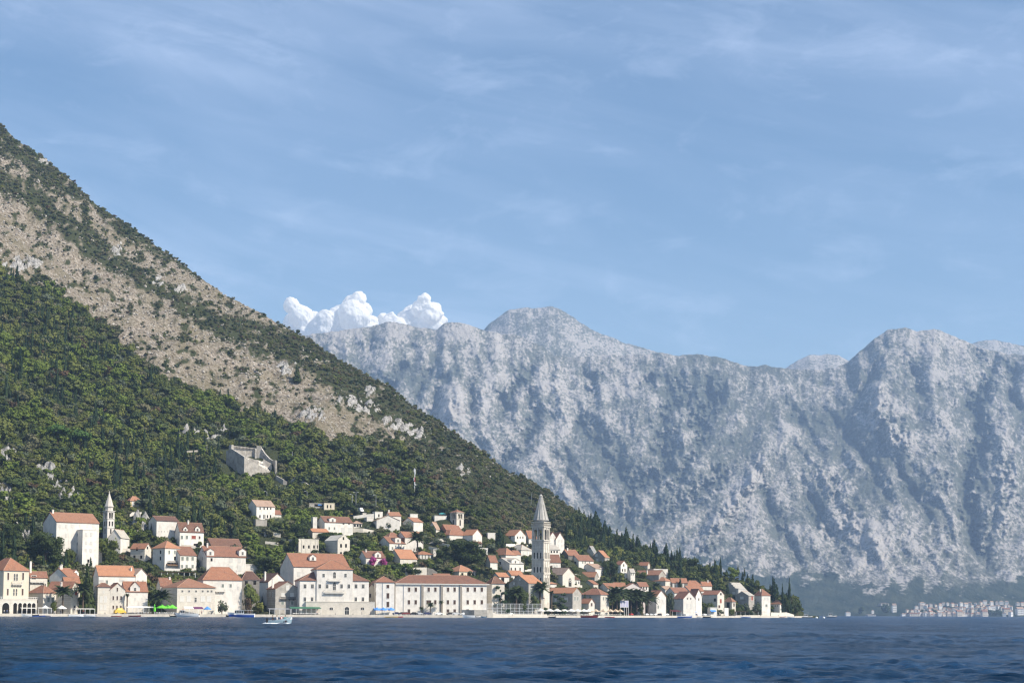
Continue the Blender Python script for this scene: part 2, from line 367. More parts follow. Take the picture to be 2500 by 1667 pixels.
def mountain(name, sky_pts, u0, u1, nu, nv, Yb, Yf, Yt, relief, m, base_row=None, seed=0, back=.25):
    U = np.linspace(u0, u1, nu)[None, :] * np.ones((nv, 1))
    vs = interp(sky_pts, U[0]) + 2.6 * fbm(U[0] / 26 + seed, U[0] * 0 + 3.3, 4) 
    w = np.linspace(0, 1, nv)[:, None]
    base = HORIZ + (U - W0 / 2) * 0.00384 + (0.6 if base_row is None else base_row)
    V = base + (vs[None, :] - base) * w
    k = np.clip(w / 0.14, 0, 1)
    Y = Yb + (Yf - Yb) * k ** 0.85 + (Yt - Yf) * np.clip((w - 0.14) / 0.86, 0, 1) ** 0.9
    wx = U + 13 * fbm(U / 80 + seed, V / 80, 4, .6); wy = V + 13 * fbm(U / 110, V / 110 + seed + 7, 3)
    shear = (wy - 900) * 0.42 * np.sin((wx - 1650) / 420.0)
    a = wx + shear
    dg1 = (U - V * .62) / 62; dg2 = (U + V * .85) / 74; lowz = sstep(930, 1120, V + 60 * np.sin(U / 170)); sideL = sstep(-60, 60, 1330 - U + 90 * fbm(V / 90, U * 0 + 1.5, 2)) + sstep(1640, 1760, U) * (1 - sstep(2330, 2400, U))
    tri = lambda q: np.abs((q % 1.0) - 0.5) * 2                      # sharp crested folds
    wob = 0.55 * fbm(U / 120 + seed, V / 120, 4, .6)
    rib_up = tri((U + .12 * V) / 64 + wob + .8 * fbm(U / 300, V / 500, 2)); rib_a = tri(dg1 / 1.15 + wob * 1.3); rib_b = tri(dg2 / 1.1 - wob * 1.3)
    ribs = (1 - lowz) * rib_up * 46 + lowz * (sideL * rib_a + (1 - sideL) * rib_b) * 64
    rel = (0.75 if relief < .9 else .25) * ribs * (0.55 + 0.6 * fbm(U / 90 + 4, V / 90, 3)) + 26 * (1 - ridged(a / 120 + seed, wy / 300, 5, 0.6)) \
        + 13 * (1 - ridged(a / 30, wy / 75 + seed, 4, .62)) + 9 * (1 - ridged(wx / 13, wy / 17, 3, .7)) + 6 * fbm(U / 6, V / 6, 2, .7)
    env = sstep(0.05, 0.16, w) * (1 - 0.55 * sstep(0.93, 1.0, w)) * (0.75 + 0.25 * sstep(1.0, 0.5, w))
    gl = gully(U, V) if relief > 0.9 else np.zeros_like(U)
    if relief > 0.9:                                  # faces rise from the water courses to sharp crests between them
        dp = drainage(); q_ = 2; Uc, Vc = (U + 7 * fbm(U / 34, V / 34, 3, .6))[::q_, ::q_].astype(np.float32), (V + 7 * fbm(U / 34 + 9, V / 34, 3, .6))[::q_, ::q_].astype(np.float32); Dd = np.empty_like(Uc)
        for j in range(0, Uc.shape[1], 10):
            uc, vc = Uc[:, j:j + 10], Vc[:, j:j + 10]; sel = dp[(dp[:, 0] > uc.min() - 75) & (dp[:, 0] < uc.max() + 75)]
            if len(sel) == 0: Dd[:, j:j + 10] = 60; continue
            Dd[:, j:j + 10] = np.sqrt(((uc[..., None] - sel[:, 0]) ** 2 + ((vc[..., None] - sel[:, 1]) * .8) ** 2).min(-1))
        Df = np.repeat(np.repeat(Dd, q_, 0), q_, 1)[:nv, :nu]
        Df = (Df + np.roll(Df, 1, 0) + np.roll(Df, 1, 1) + np.roll(np.roll(Df, 1, 0), 1, 1)) / 4
        dr = 58 - 1.75 * np.minimum(Df, 40)
        rel = rel * .50 + dr * (0.8 + .5 * fbm(U / 70, V / 70 + 4, 2))
    gl = gl * (0.85 + 0.7 * fbm(U / 26, V / 34, 4, .6)); Y = Y + relief * env * rel + 1.15 * gl * env + (1 - env) * 10 * fbm(U / 30, V / 20, 3)
    _, zz = ray(U, V); t, _ = ray(U, V)
    X = t * Y; Z = CAMH + Y * zz
    # the far side, falling away
    nb = 10
    fb = np.linspace(0, 1, nb + 1)[1:, None]
    Xb = X[-1] * (1 + back * fb); Ybk = Y[-1] * (1 + back * fb); Zb = Z[-1] * (1 - fb ** 1.2) - 30 * fb
    P = np.stack([np.concatenate([X, Xb]), np.concatenate([Y, Ybk]), np.concatenate([Z, Zb])], -1)
    P[0, :, 2] = -3.0
    me = grid_mesh(name, P, True, [m])
    veg = np.clip((rel * relief + gl) / 150.0, -1, 2)
    foot = sstep(-24, 34, V - interp([(600, 1330), (1700, 1360), (1850, 1385), (1960, 1402), (2040, 1392), (2110, 1432), (2200, 1432), (2250, 1395), (2275, 1432), (2300, 1420), (2340, 1420), (2420, 1425), (2500, 1405), (3000, 1400)], U) + 30 * fbm(U / 40, V / 30, 4))
    pad = lambda q: np.concatenate([q, np.zeros((nb, nu)) + q[-1]])
    attr(me, 'veg', pad(veg)); attr(me, 'foot', pad(foot * np.ones_like(veg)))
    attr(me, 'wid', pad(np.ones_like(veg) * w))
    return me
m_rock, nt, b = mat('far_rock')
pos = geo(nt)
av = nt.nodes.new('ShaderNodeAttribute'); av.attribute_name = 'veg'
af = nt.nodes.new('ShaderNodeAttribute'); af.attribute_name = 'foot'
ps = mapping(nt, pos, scl=(1, 0.35, 0.8))
n1 = noise(nt, ps, 0.020, 8, 0.66, 0.3); n2 = noise(nt, pos, 0.0035, 6, 0.6); n3 = noise(nt, ps, 0.075, 4, 0.7); n4 = noise(nt, pos, 0.0012, 3, 0.5)
n5_ = lambda: ramp(nt, n1, [(0.36, 0.0), (0.66, 1.0)])
rock = mixc(nt, n2, (0.285, 0.265, 0.24), (0.385, 0.355, 0.32))
rock = mixc(nt, ramp(nt, n1, [(0.40, 0.0), (0.62, 0.7)]), rock, (0.46, 0.425, 0.385))
rock = mixc(nt, ramp(nt, n3, [(0.3, 0.4), (0.5, 0.0)]), rock, (0.21, 0.20, 0.20))
vegc = mixc(nt, n5_(), (0.018, 0.030, 0.020), (0.060, 0.070, 0.048))
f = mathn(nt, 'ADD', mathn(nt, 'MULTIPLY', av.outputs['Fac'], 0.42), mathn(nt, 'MULTIPLY', n1, 1.25))
f = mathn(nt, 'MULTIPLY_ADD', n2, 0.75, f)
f = mathn(nt, 'MULTIPLY_ADD', n4, 0.35, f)
n5 = noise(nt, ps, 0.085, 5, 0.75)
f = mathn(nt, 'MULTIPLY_ADD', n5, 1.5, f)
vf = ramp(nt, mathn(nt, 'MULTIPLY', f, 0.36), [(0.664, 0.0), (0.705, 0.55), (0.785, 0.92)])
ff = mathn(nt, 'MULTIPLY_ADD', mathn(nt, 'SUBTRACT', n1, 0.5), 1.1, af.outputs['Fac'])
ff = mathn(nt, 'MULTIPLY_ADD', mathn(nt, 'SUBTRACT', n5, 0.5), 2.2, ff)
vf2 = ramp(nt, ff, [(0.22, 0.0), (0.60, 1.0)])
c = mixc(nt, mathn(nt, 'MAXIMUM', vf, vf2), rock, vegc)
L(nt, c, b.inputs['Base Color']); b.inputs['Specular IOR Level'].default_value = 0.0; b.inputs['Roughness'].default_value = 1.0
bump(nt, b, mathn(nt, 'ADD', n1, mathn(nt, 'MULTIPLY', n3, 0.9)), 1.0, 6.0)
me = mountain('mountain_range', MAIN, 350, 2900, 1000, 400, 4300, 4900, 6500, 1.0, m_rock)
tag(link('mountain_range', me), 'grey limestone mountain wall with gullies and dark scrub across the bay', 'mountain', kind='structure')
PK = [(1050, 900), (1150, 830), (1187, 799), (1222, 769), (1245, 757), (1275, 751), (1310, 752), (1350, 748), (1382, 761), (1420, 790), (1467, 815), (1531, 839), (1594, 855), (1658, 872), (1800, 930)]
me = mountain('mountain_peak', PK, 1050, 1800, 260, 120, 6400, 6700, 7900, 0.55, m_rock, base_row=-450, seed=5, back=.12)
tag(link('mountain_peak', me), 'pale rounded summit standing behind the middle of the mountain wall', 'mountain', kind='structure')
PK = [(1850, 960), (1918, 899), (1950, 878), (1975, 866), (2022, 864), (2050, 870), (2074, 880), (2160, 930)]
me = mountain('mountain_peak', PK, 1850, 2160, 110, 60, 7000, 7100, 8300, 0.35, m_rock, base_row=-500, seed=9, back=.07)
tag(link('mountain_peak', me), 'small double summit peeping over the ridge left of the right-hand mountain', 'mountain', kind='structure')
PK = [(2300, 900), (2371, 840), (2404, 829), (2440, 831), (2500, 845), (2700, 880), (2900, 940)]
me = mountain('mountain_peak', PK, 2300, 2900, 120, 60, 8000, 8100, 8750, 0.3, m_rock, base_row=-500, seed=13, back=.03)
tag(link('mountain_peak', me), 'far hazy summit beyond the ridge at the right edge', 'mountain', kind='structure')

# ================================================================ the bay
m_sea, nt, b = mat('sea_water')
pos = geo(nt)
b.inputs['Base Color'].default_value = (0.012, 0.042, 0.115, 1); b.inputs['Roughness'].default_value = 0.2
b.inputs['IOR'].default_value = 1.333; b.inputs['Specular IOR Level'].default_value = 0.36
s1 = noise(nt, mapping(nt, pos, scl=(0.55, 1.5, 1)), 2.2, 6, 0.7, 0.2)
s2 = noise(nt, mapping(nt, pos, scl=(0.6, 1.0, 1)), 0.16, 4, 0.6)
big = noise(nt, mapping(nt, pos, scl=(0.25, 1.0, 1)), 0.012, 4, 0.55)
L(nt, mixc(nt, big, (0.001, 0.038, 0.104), (0.002, 0.048, 0.130)), b.inputs['Base Color'])
bn = bump(nt, b, mathn(nt, 'MULTIPLY_ADD', s2, 0.5, s1), 1.0, 1.0)
g1 = noise(nt, pos, 0.045, 8, 0.78); g2 = noise(nt, mapping(nt, pos, scl=(.8, 1, 1)), 0.30, 6, 0.72); g3 = noise(nt, pos, 0.008, 3, 0.5)      # gusts: ruffled and calmer patches
g4 = noise(nt, mapping(nt, pos, scl=(1.6, .8, 1)), 0.016, 5, 0.75)
gu = mathn(nt, 'MAXIMUM', mathn(nt, 'MAXIMUM', ramp(nt, g1, [(0.50, 0.0), (0.60, 1.0)]), ramp(nt, g2, [(0.51, 0.0), (0.61, 1.0)])), ramp(nt, g4, [(0.52, 0.0), (0.60, .8)]))
L(nt, mathn(nt, 'MULTIPLY_ADD', gu, 2.4, mathn(nt, 'MULTIPLY_ADD', g3, 0.5, 0.1)), bn.inputs['Distance'])
L(nt, mathn(nt, 'MULTIPLY_ADD', gu, -0.22, 0.25), b.inputs['Specular IOR Level'])
ry = np.linspace(1, 0, 235)
Yw = 1 / (1 / 900 + (1 / 36 - 1 / 900) * ry)
Yw = np.concatenate([[-3000, -400, -60, 0, 20], Yw, [1150, 1500, 2000, 3000, 4200, 5200, 6000]])
tw = np.concatenate([[-60, -6, -1.5, -0.7], np.linspace(-0.42, 0.42, 1250), [0.7, 1.5, 6, 60]])
YW = Yw[:, None] * np.ones_like(tw)[None, :]
XW = np.where(np.abs(YW) > 36, np.abs(YW), 36) * tw[None, :]
XW = np.clip(XW, -6000, 6000)
fade = sstep(30, 45, YW) * (1 - sstep(600, 1000, YW)) * (np.abs(tw)[None, :] < 0.42)
a1 = R(20)
def wave(X, Y, wl, ang, k):
    x = X * math.cos(ang) + Y * math.sin(ang); y = -X * math.sin(ang) + Y * math.cos(ang)
    return 1 - np.abs(gn(x / (wl * 2.6) + k, y / wl)) * 2
cr = lambda n: np.clip(n, 0, 2) ** 1.4
ZW = fade * (0.17 * cr(gn(XW / 5.0 + 70, YW / 3.2)) + 0.20 * cr(gn(XW / 3.0, YW / 1.5)) + 0.16 * cr(gn(XW / 1.1 + 40, YW / 0.7)) + 0.09 * gn(XW / .7, YW / .6 + 9) + 0.07 * wave(XW, YW, 3.2, R(12), 3) + 0.07 * gn(XW / 16, YW / 9))
ZW = ZW * (0.75 + 0.5 * np.clip(fbm(XW / 60, YW / 60, 2), -1, 1))
P = np.stack([XW, YW, ZW], -1)
me = grid_mesh('bay_water', P, True, [m_sea])
tag(link('bay_water', me), 'dark blue rippled water of the bay in the foreground', 'water', kind='structure')
# sea bed, so that the ground carries on beneath the water
me = bpy.data.meshes.new('sea_bed'); me.from_pydata([(-6000, -3000, -7), (6000, -3000, -7), (6000, 6100, -7), (-6000, 6100, -7)], [], [(0, 1, 2, 3)])
me.materials.append(plain('sea_bed_mud', (0.10, 0.10, 0.08), scale=0.05)); tag(link('sea_bed', me), 'muddy bottom of the bay under the water', 'ground', kind='structure')

# ================================================================ haze
me = bpy.data.meshes.new('haze')
x0, x1, y0, y1, z0, z1 = -6300, 6600, -3300, 9350, -34, 1690
me.from_pydata([(x0, y0, z0), (x1, y0, z0), (x1, y1, z0), (x0, y1, z0), (x0, y0, z1), (x1, y0, z1), (x1, y1, z1), (x0, y1, z1)], [],
               [(0, 3, 2, 1), (4, 5, 6, 7), (0, 1, 5, 4), (1, 2, 6, 5), (2, 3, 7, 6), (3, 0, 4, 7)])
mh = bpy.data.materials.new('haze_air'); mh.use_nodes = True; nt = mh.node_tree; nt.nodes.clear()
pv = nt.nodes.new('ShaderNodeVolumePrincipled'); pv.inputs['Density'].default_value = 0.000072
pv.inputs['Color'].default_value = (0.50, 0.70, 1.0, 1); pv.inputs['Anisotropy'].default_value = 0.1
oo = nt.nodes.new('ShaderNodeOutputMaterial'); L(nt, pv.outputs[0], oo.inputs['Volume'])
me.materials.append(mh); hz = tag(link('haze', me), 'thin blue haze filling the air over the bay', 'haze', kind='stuff')
# ================================================================ materials of the town
def wall_mat(name, col, stain=0.25, stone=False):
    m, nt, b = mat(name); pos = geo(nt); rnd = orand(nt)
    n1 = noise(nt, pos, 0.35, 6, 0.65); n2 = noise(nt, mapping(nt, pos, scl=(1, 1, 0.22)), 1.1, 5, 0.6)
    dirt = tuple(c * 0.55 for c in col)
    c = mixc(nt, ramp(nt, n1, [(0.45, 0.0), (0.75, stain * 1.6)]), col, dirt)
    c = mixc(nt, ramp(nt, n2, [(0.52, 0.0), (0.72, stain * 1.3)]), c, tuple(x * 0.62 for x in (col[0], col[1] * 0.97, col[2] * 0.9)))
    if stone:
        br = nt.nodes.new('ShaderNodeTexBrick'); br.inputs['Scale'].default_value = 1.0
        br.inputs['Brick Width'].default_value = 0.9; br.inputs['Row Height'].default_value = 0.42; br.inputs['Mortar Size'].default_value = 0.03
        br.inputs['Color1'].default_value = (0.84, 0.84, 0.84, 1); br.inputs['Color2'].default_value = (1, 1, 1, 1); br.inputs['Mortar'].default_value = (0.75, 0.73, 0.70, 1)
        vm = mapping(nt, objc(nt), rot=(R(90), 0, 0)); L(nt, vm, br.inputs['Vector'])
        c = mixc(nt, 0.75, c, br.outputs['Color'], 'MULTIPLY')
    v = ramp(nt, rnd, [(0, 0.90), (1, 1.04)])
    c = mixc(nt, 1.0, c, v, 'MULTIPLY')
    L(nt, c, b.inputs['Base Color']); b.inputs['Roughness'].default_value = 0.9; b.inputs['Specular IOR Level'].default_value = 0.1
    bump(nt, b, noise(nt, pos, 2.5, 4, 0.6), 0.35, 0.06)
    return m
WM = dict(w=wall_mat('white_plaster', (0.77, 0.725, 0.65), 0.36), c=wall_mat('cream_plaster', (0.72, 0.64, 0.50), 0.16),
          l=wall_mat('pale_limestone', (0.70, 0.65, 0.56), 0.22, True), s=wall_mat('grey_stone', (0.46, 0.43, 0.38), 0.5, True),
          d=wall_mat('dark_stone', (0.24, 0.225, 0.20), 0.5, True), b=wall_mat('brown_plaster', (0.30, 0.17, 0.12), 0.3), y=wall_mat('ochre_plaster', (0.66, 0.50, 0.28), 0.2),
          p=wall_mat('pale_pink_wall', (0.70, 0.62, 0.57), 0.2))
def roof_mat(name, c1, c2, dark):
    m, nt, b = mat(name); pos = geo(nt); oc = objc(nt)
    n1 = noise(nt, pos, 0.5, 6, 0.7); n2 = noise(nt, pos, 3.0, 4, 0.7); n3 = noise(nt, mapping(nt, oc, scl=(2.2, 2.2, 0.5)), 1.3, 3, 0.6)
    c = mixc(nt, ramp(nt, n2, [(0.35, 0), (0.65, 1)]), c1, c2)
    c = mixc(nt, ramp(nt, n1, [(0.48, 0.0), (0.72, 0.75)]), c, dark)
    c = mixc(nt, ramp(nt, n3, [(0.5, 0.0), (0.75, 0.35)]), c, (0.42, 0.36, 0.28))
    v = ramp(nt, orand(nt), [(0, (0.72, 0.76, 0.80)), (0.5, 0.95), (1, (1.15, 1.1, 1.0))]); c = mixc(nt, 1.0, c, v, 'MULTIPLY')
    L(nt, c, b.inputs['Base Color']); b.inputs['Roughness'].default_value = 0.9; b.inputs['Specular IOR Level'].default_value = 0.1
    bump(nt, b, n2, 0.7, 0.18)
    return m
RM = dict(r=roof_mat('red_tiles', (0.235, 0.105, 0.068), (0.33, 0.165, 0.108), (0.15, 0.09, 0.07)), o=roof_mat('orange_tiles', (0.33, 0.152, 0.088), (0.41, 0.215, 0.138), (0.25, 0.13, 0.085)),
          b=roof_mat('brown_tiles', (0.13, 0.068, 0.052), (0.18, 0.10, 0.075), (0.09, 0.06, 0.05)), p=roof_mat('faded_tiles', (0.33, 0.22, 0.165), (0.42, 0.31, 0.24), (0.22, 0.165, 0.13)),
          g=roof_mat('stone_slates', (0.36, 0.34, 0.31), (0.46, 0.44, 0.40), (0.25, 0.23, 0.21)))
m_ridge = plain('mortared_ridge_tiles', (0.38, 0.24, 0.17), 0.9, 0.1, 0.2)
m_trim = plain('pale_stone_trim', (0.66, 0.63, 0.57), 0.85, 0.15, 0.12)
m_bay_shade = plain('taupe_bay_shade', (0.30, 0.27, 0.23), 0.9, 0.1, 0.15)  # brown-grey of the long building's shaded bay sides, put into the colour
m_glass, nt, b = mat('window_glass'); b.inputs['Base Color'].default_value = (0.018, 0.020, 0.022, 1); b.inputs['Roughness'].default_value = 0.12; b.inputs['Specular IOR Level'].default_value = 0.5
m_void = plain('unlit_interior', (0.02, 0.018, 0.015), 0.9, 0.05)
m_shut = plain('brown_shutters', (0.085, 0.05, 0.035), 0.6, 0.2); m_shutw = plain('pale_shutters', (0.62, 0.60, 0.55), 0.6, 0.2); m_shutg = plain('grey_green_shutters', (0.20, 0.22, 0.19), 0.6, 0.2)
m_shutr = plain('red_shutters', (0.30, 0.08, 0.05), 0.6, 0.2)
m_iron = plain('dark_iron', (0.05, 0.05, 0.05), 0.5, 0.4); m_wood = plain('weathered_timber', (0.16, 0.10, 0.06), 0.8, 0.15)
m_metal = plain('galvanised_metal', (0.45, 0.46, 0.47), 0.45, 0.5, 0.08, metal=0.3); m_white = plain('white_paint', (0.80, 0.80, 0.78), 0.5, 0.3, 0.04)

class MB:
    def __init__(s): s.v = []; s.f = []; s.m = []
    def poly(s, pts, faces, mi=0):
        k = len(s.v); s.v += [tuple(p) for p in pts]; s.f += [tuple(i + k for i in f) for f in faces]; s.m += [mi] * len(faces)
    def box(s, x0, x1, y0, y1, z0, z1, mi=0):
        s.poly([(x0, y0, z0), (x1, y0, z0), (x1, y1, z0), (x0, y1, z0), (x0, y0, z1), (x1, y0, z1), (x1, y1, z1), (x0, y1, z1)],
               [(0, 3, 2, 1), (4, 5, 6, 7), (0, 1, 5, 4), (1, 2, 6, 5), (2, 3, 7, 6), (3, 0, 4, 7)], mi)
    def slab(s, q, t, mi=0):
        """thick sheet: q four points of the top, thickened by t along its own normal (downwards)"""
        a = [Vector(p) for p in q]; n = (a[1] - a[0]).cross(a[-1] - a[0]); n.normalize()
        if n.z < 0: n = -n
        lo = [p - n * t for p in a]; k = len(a)
        s.poly(a + lo, [tuple(range(k)), tuple(range(2 * k - 1, k - 1, -1))] + [(i, i + k, (i + 1) % k + k, (i + 1) % k) for i in range(k)], mi)
    def tube(s, pts, r, n=6, mi=0, cap=True):
        pts = [Vector(p) for p in pts]; rr = r if isinstance(r, (list, tuple)) else [r] * len(pts); k0 = len(s.v)
        for i, p in enumerate(pts):
            d = (pts[min(i + 1, len(pts) - 1)] - pts[max(i - 1, 0)]).normalized()
            a = d.cross(Vector((0, 0, 1)) if abs(d.z) < 0.95 else Vector((1, 0, 0))).normalized(); c = d.cross(a)
            for j in range(n):
                w = 2 * math.pi * j / n; s.v.append(tuple(p + rr[i] * (math.cos(w) * a + math.sin(w) * c)))
        for i in range(len(pts) - 1):
            for j in range(n):
                s.f.append((k0 + i * n + j, k0 + i * n + (j + 1) % n, k0 + (i + 1) * n + (j + 1) % n, k0 + (i + 1) * n + j)); s.m.append(mi)
        if cap: s.f += [tuple(k0 + j for j in range(n))[::-1], tuple(k0 + (len(pts) - 1) * n + j for j in range(n))]; s.m += [mi, mi]
    def lathe(s, prof, n=8, mi=0, c=(0, 0)):
        s.tube([(c[0], c[1], z) for r, z in prof], [max(r, 0.002) for r, z in prof], n, mi)
    def mesh(s, name, *mats, smooth=False):
        me = bpy.data.meshes.new(name); me.from_pydata(s.v, [], s.f)
        for m in mats: me.materials.append(m)
        me.polygons.foreach_set('material_index', s.m)
        if smooth: me.polygons.foreach_set('use_smooth', [True] * len(s.f))
        me.update(); return me
    def build(s, name, *mats, parent=None, loc=None, rz=None, smooth=False):
        return link(name, s.mesh(name, *mats, smooth=smooth), parent, loc, rz)

TILE = dict(A=(0, 1180, .22959), B=(280, 1180, .22959), C=(560, 1180, .22959), D=(840, 1180, .22959), E=(1120, 1180, .22959), F=(1380, 1180, .22959),
            G=(1660, 1280, .16582), K=(1960, 1380, .22959), M=(440, 1040, .15306), Z=(500, 700, .35073), Y=(0, 800, .31891))
def pxy(T, x, y): o = TILE[T]; return o[0] + x * o[2], o[1] + y * o[2]
class Frame:
    def __init__(s, P, psi): s.P = P; s.psi = psi; s.c = math.cos(psi); s.s = math.sin(psi)
    def w(s, u, v): return s.P[0] + s.c * u - s.s * v, s.P[1] + s.s * u + s.c * v
def along(P, d, t):  # distance from P along d at which direction t = X/Y is met
    return (t * P[1] - P[0]) / (d[0] - t * d[1])
RECTS = []       # what each building covers: x0, x1, y0, y1 in photograph rows, depth, footprint
FOOT = []
_wm = {}
def win_mesh(style):
    if style in _wm: return _wm[style]
    f = MB(); t = 0.13; th = 0.09
    arch = style == 'a'
    if style != 'k':
        f.box(-.5 - t, -.5, -th, 0.02, -.5 - t * .6, .5); f.box(.5, .5 + t, -th, 0.02, -.5 - t * .6, .5)
        f.box(-.5, .5, -th - .06, 0.02, -.5 - t * .6, -.5)
        if arch:
            for k in range(6):
                a0, a1 = math.pi * k / 6, math.pi * (k + 1) / 6
                q = [(math.cos(a) * r_, -th, .5 + math.sin(a) * r_ * .45) for a, r_ in ((a0, .5), (a0, .63), (a1, .63), (a1, .5))]
                f.poly(q + [(x, .02, z) for x, _, z in q], [(0, 1, 2, 3), (7, 6, 5, 4), (0, 4, 5, 1), (2, 6, 7, 3), (1, 5, 6, 2), (3, 7, 4, 0)])
        else: f.box(-.5 - t, .5 + t, -th - .03, 0.02, .5, .5 + t * .7)
    else: f.box(-.5, .5, -.012, .02, -.52, -.5)
    p = MB()
    if style in 'dak':
        p.box(-.5, .5, -.03, .01, -.5, .5, 0)
        if style != 'k':
            p.box(-.03, .03, -.05, -.03, -.5, .5, 1); p.box(-.5, -.03, -.048, -.03, .12, .16, 1); p.box(.03, .5, -.048, -.03, .12, .16, 1)
        if arch: p.poly([(math.cos(math.pi * k / 8) * .5, -.03, .5 + math.sin(math.pi * k / 8) * .225) for k in range(9)], [tuple(range(9))])
        mats = (m_void if style == 'k' else m_glass, m_shutw)
    else:
        sm = dict(b=m_shut, s=m_shutw, g=m_shutg, r=m_shutr)[style]
        p.box(-.5, -.01, -.06, .01, -.5, .5); p.box(.01, .5, -.06, .01, -.5, .5)
        for k in range(5): p.box(-.46, -.06, -.075, -.06, -.42 + k * .18, -.36 + k * .18); p.box(.06, .46, -.075, -.06, -.42 + k * .18, -.36 + k * .18)
        mats = (sm,)
    both = MB(); both.v = f.v + p.v; both.f = f.f + [tuple(i + len(f.v) for i in q) for q in p.f]; both.m = [0] * len(f.f) + [1 + min(i, len(mats) - 1) for i in p.m]
    _wm[style] = (f.mesh('window_frame', m_trim), p.mesh('pane' if style in 'dak' else 'shutters', *mats), both.mesh('window', m_trim, *mats))
    return _wm[style]
def add_window(h, loc, rz, w, hh, style):
    fm, pm, bm = win_mesh(style)
    o = link('window', fm, h['root'], loc, rz, (w, 1.0, hh))
    link('pane' if style in 'dak' else 'shutters', pm, o)
    return o
def place_windows(h, lst, side=False):
    T, fr = h['T'], h['fr']
    for e in lst:
        x, y = e[0], e[1]; px, py = pxy(T, x, y); t, _ = ray(px, py); t = float(t)
        r_ = (fr.c, fr.s); b_ = (-fr.s, fr.c); sc_ = TILE[T][2]
        d = along(fr.P, b_ if side else r_, t)
        lim = h['D'] if side else h['W']
        d = min(max(d, 0.5), lim - 0.5)
        wx, wy = fr.w(0, d) if side else fr.w(d, 0)
        _, zz = ray(px, py); z = CAMH + wy * float(zz) - h['z0']
        m_px = wy / FPX * sc_
        ww = e[2] * m_px * (1.25 if side else 1 / max(0.4, math.cos(h['phi']))) if len(e) > 2 and e[2] else 1.05
        hh = e[3] * m_px if len(e) > 3 and e[3] else 1.7
        st = e[4] if len(e) > 4 else h['st']
        loc = h['off'] + Vector((0 if side else d, d if side else 0, z)); 
        if h['drz']: loc = h['off'] + Matrix.Rotation(h['drz'], 3, 'Z') @ (loc - h['off'])
        add_window(h, loc, (R(-90) if side else 0) + h['drz'], ww, hh, st)
def row(y, xs, w=None, hh=None, st=None):
    return [(x, y, w, hh) + ((st,) if st else ()) for x in xs]
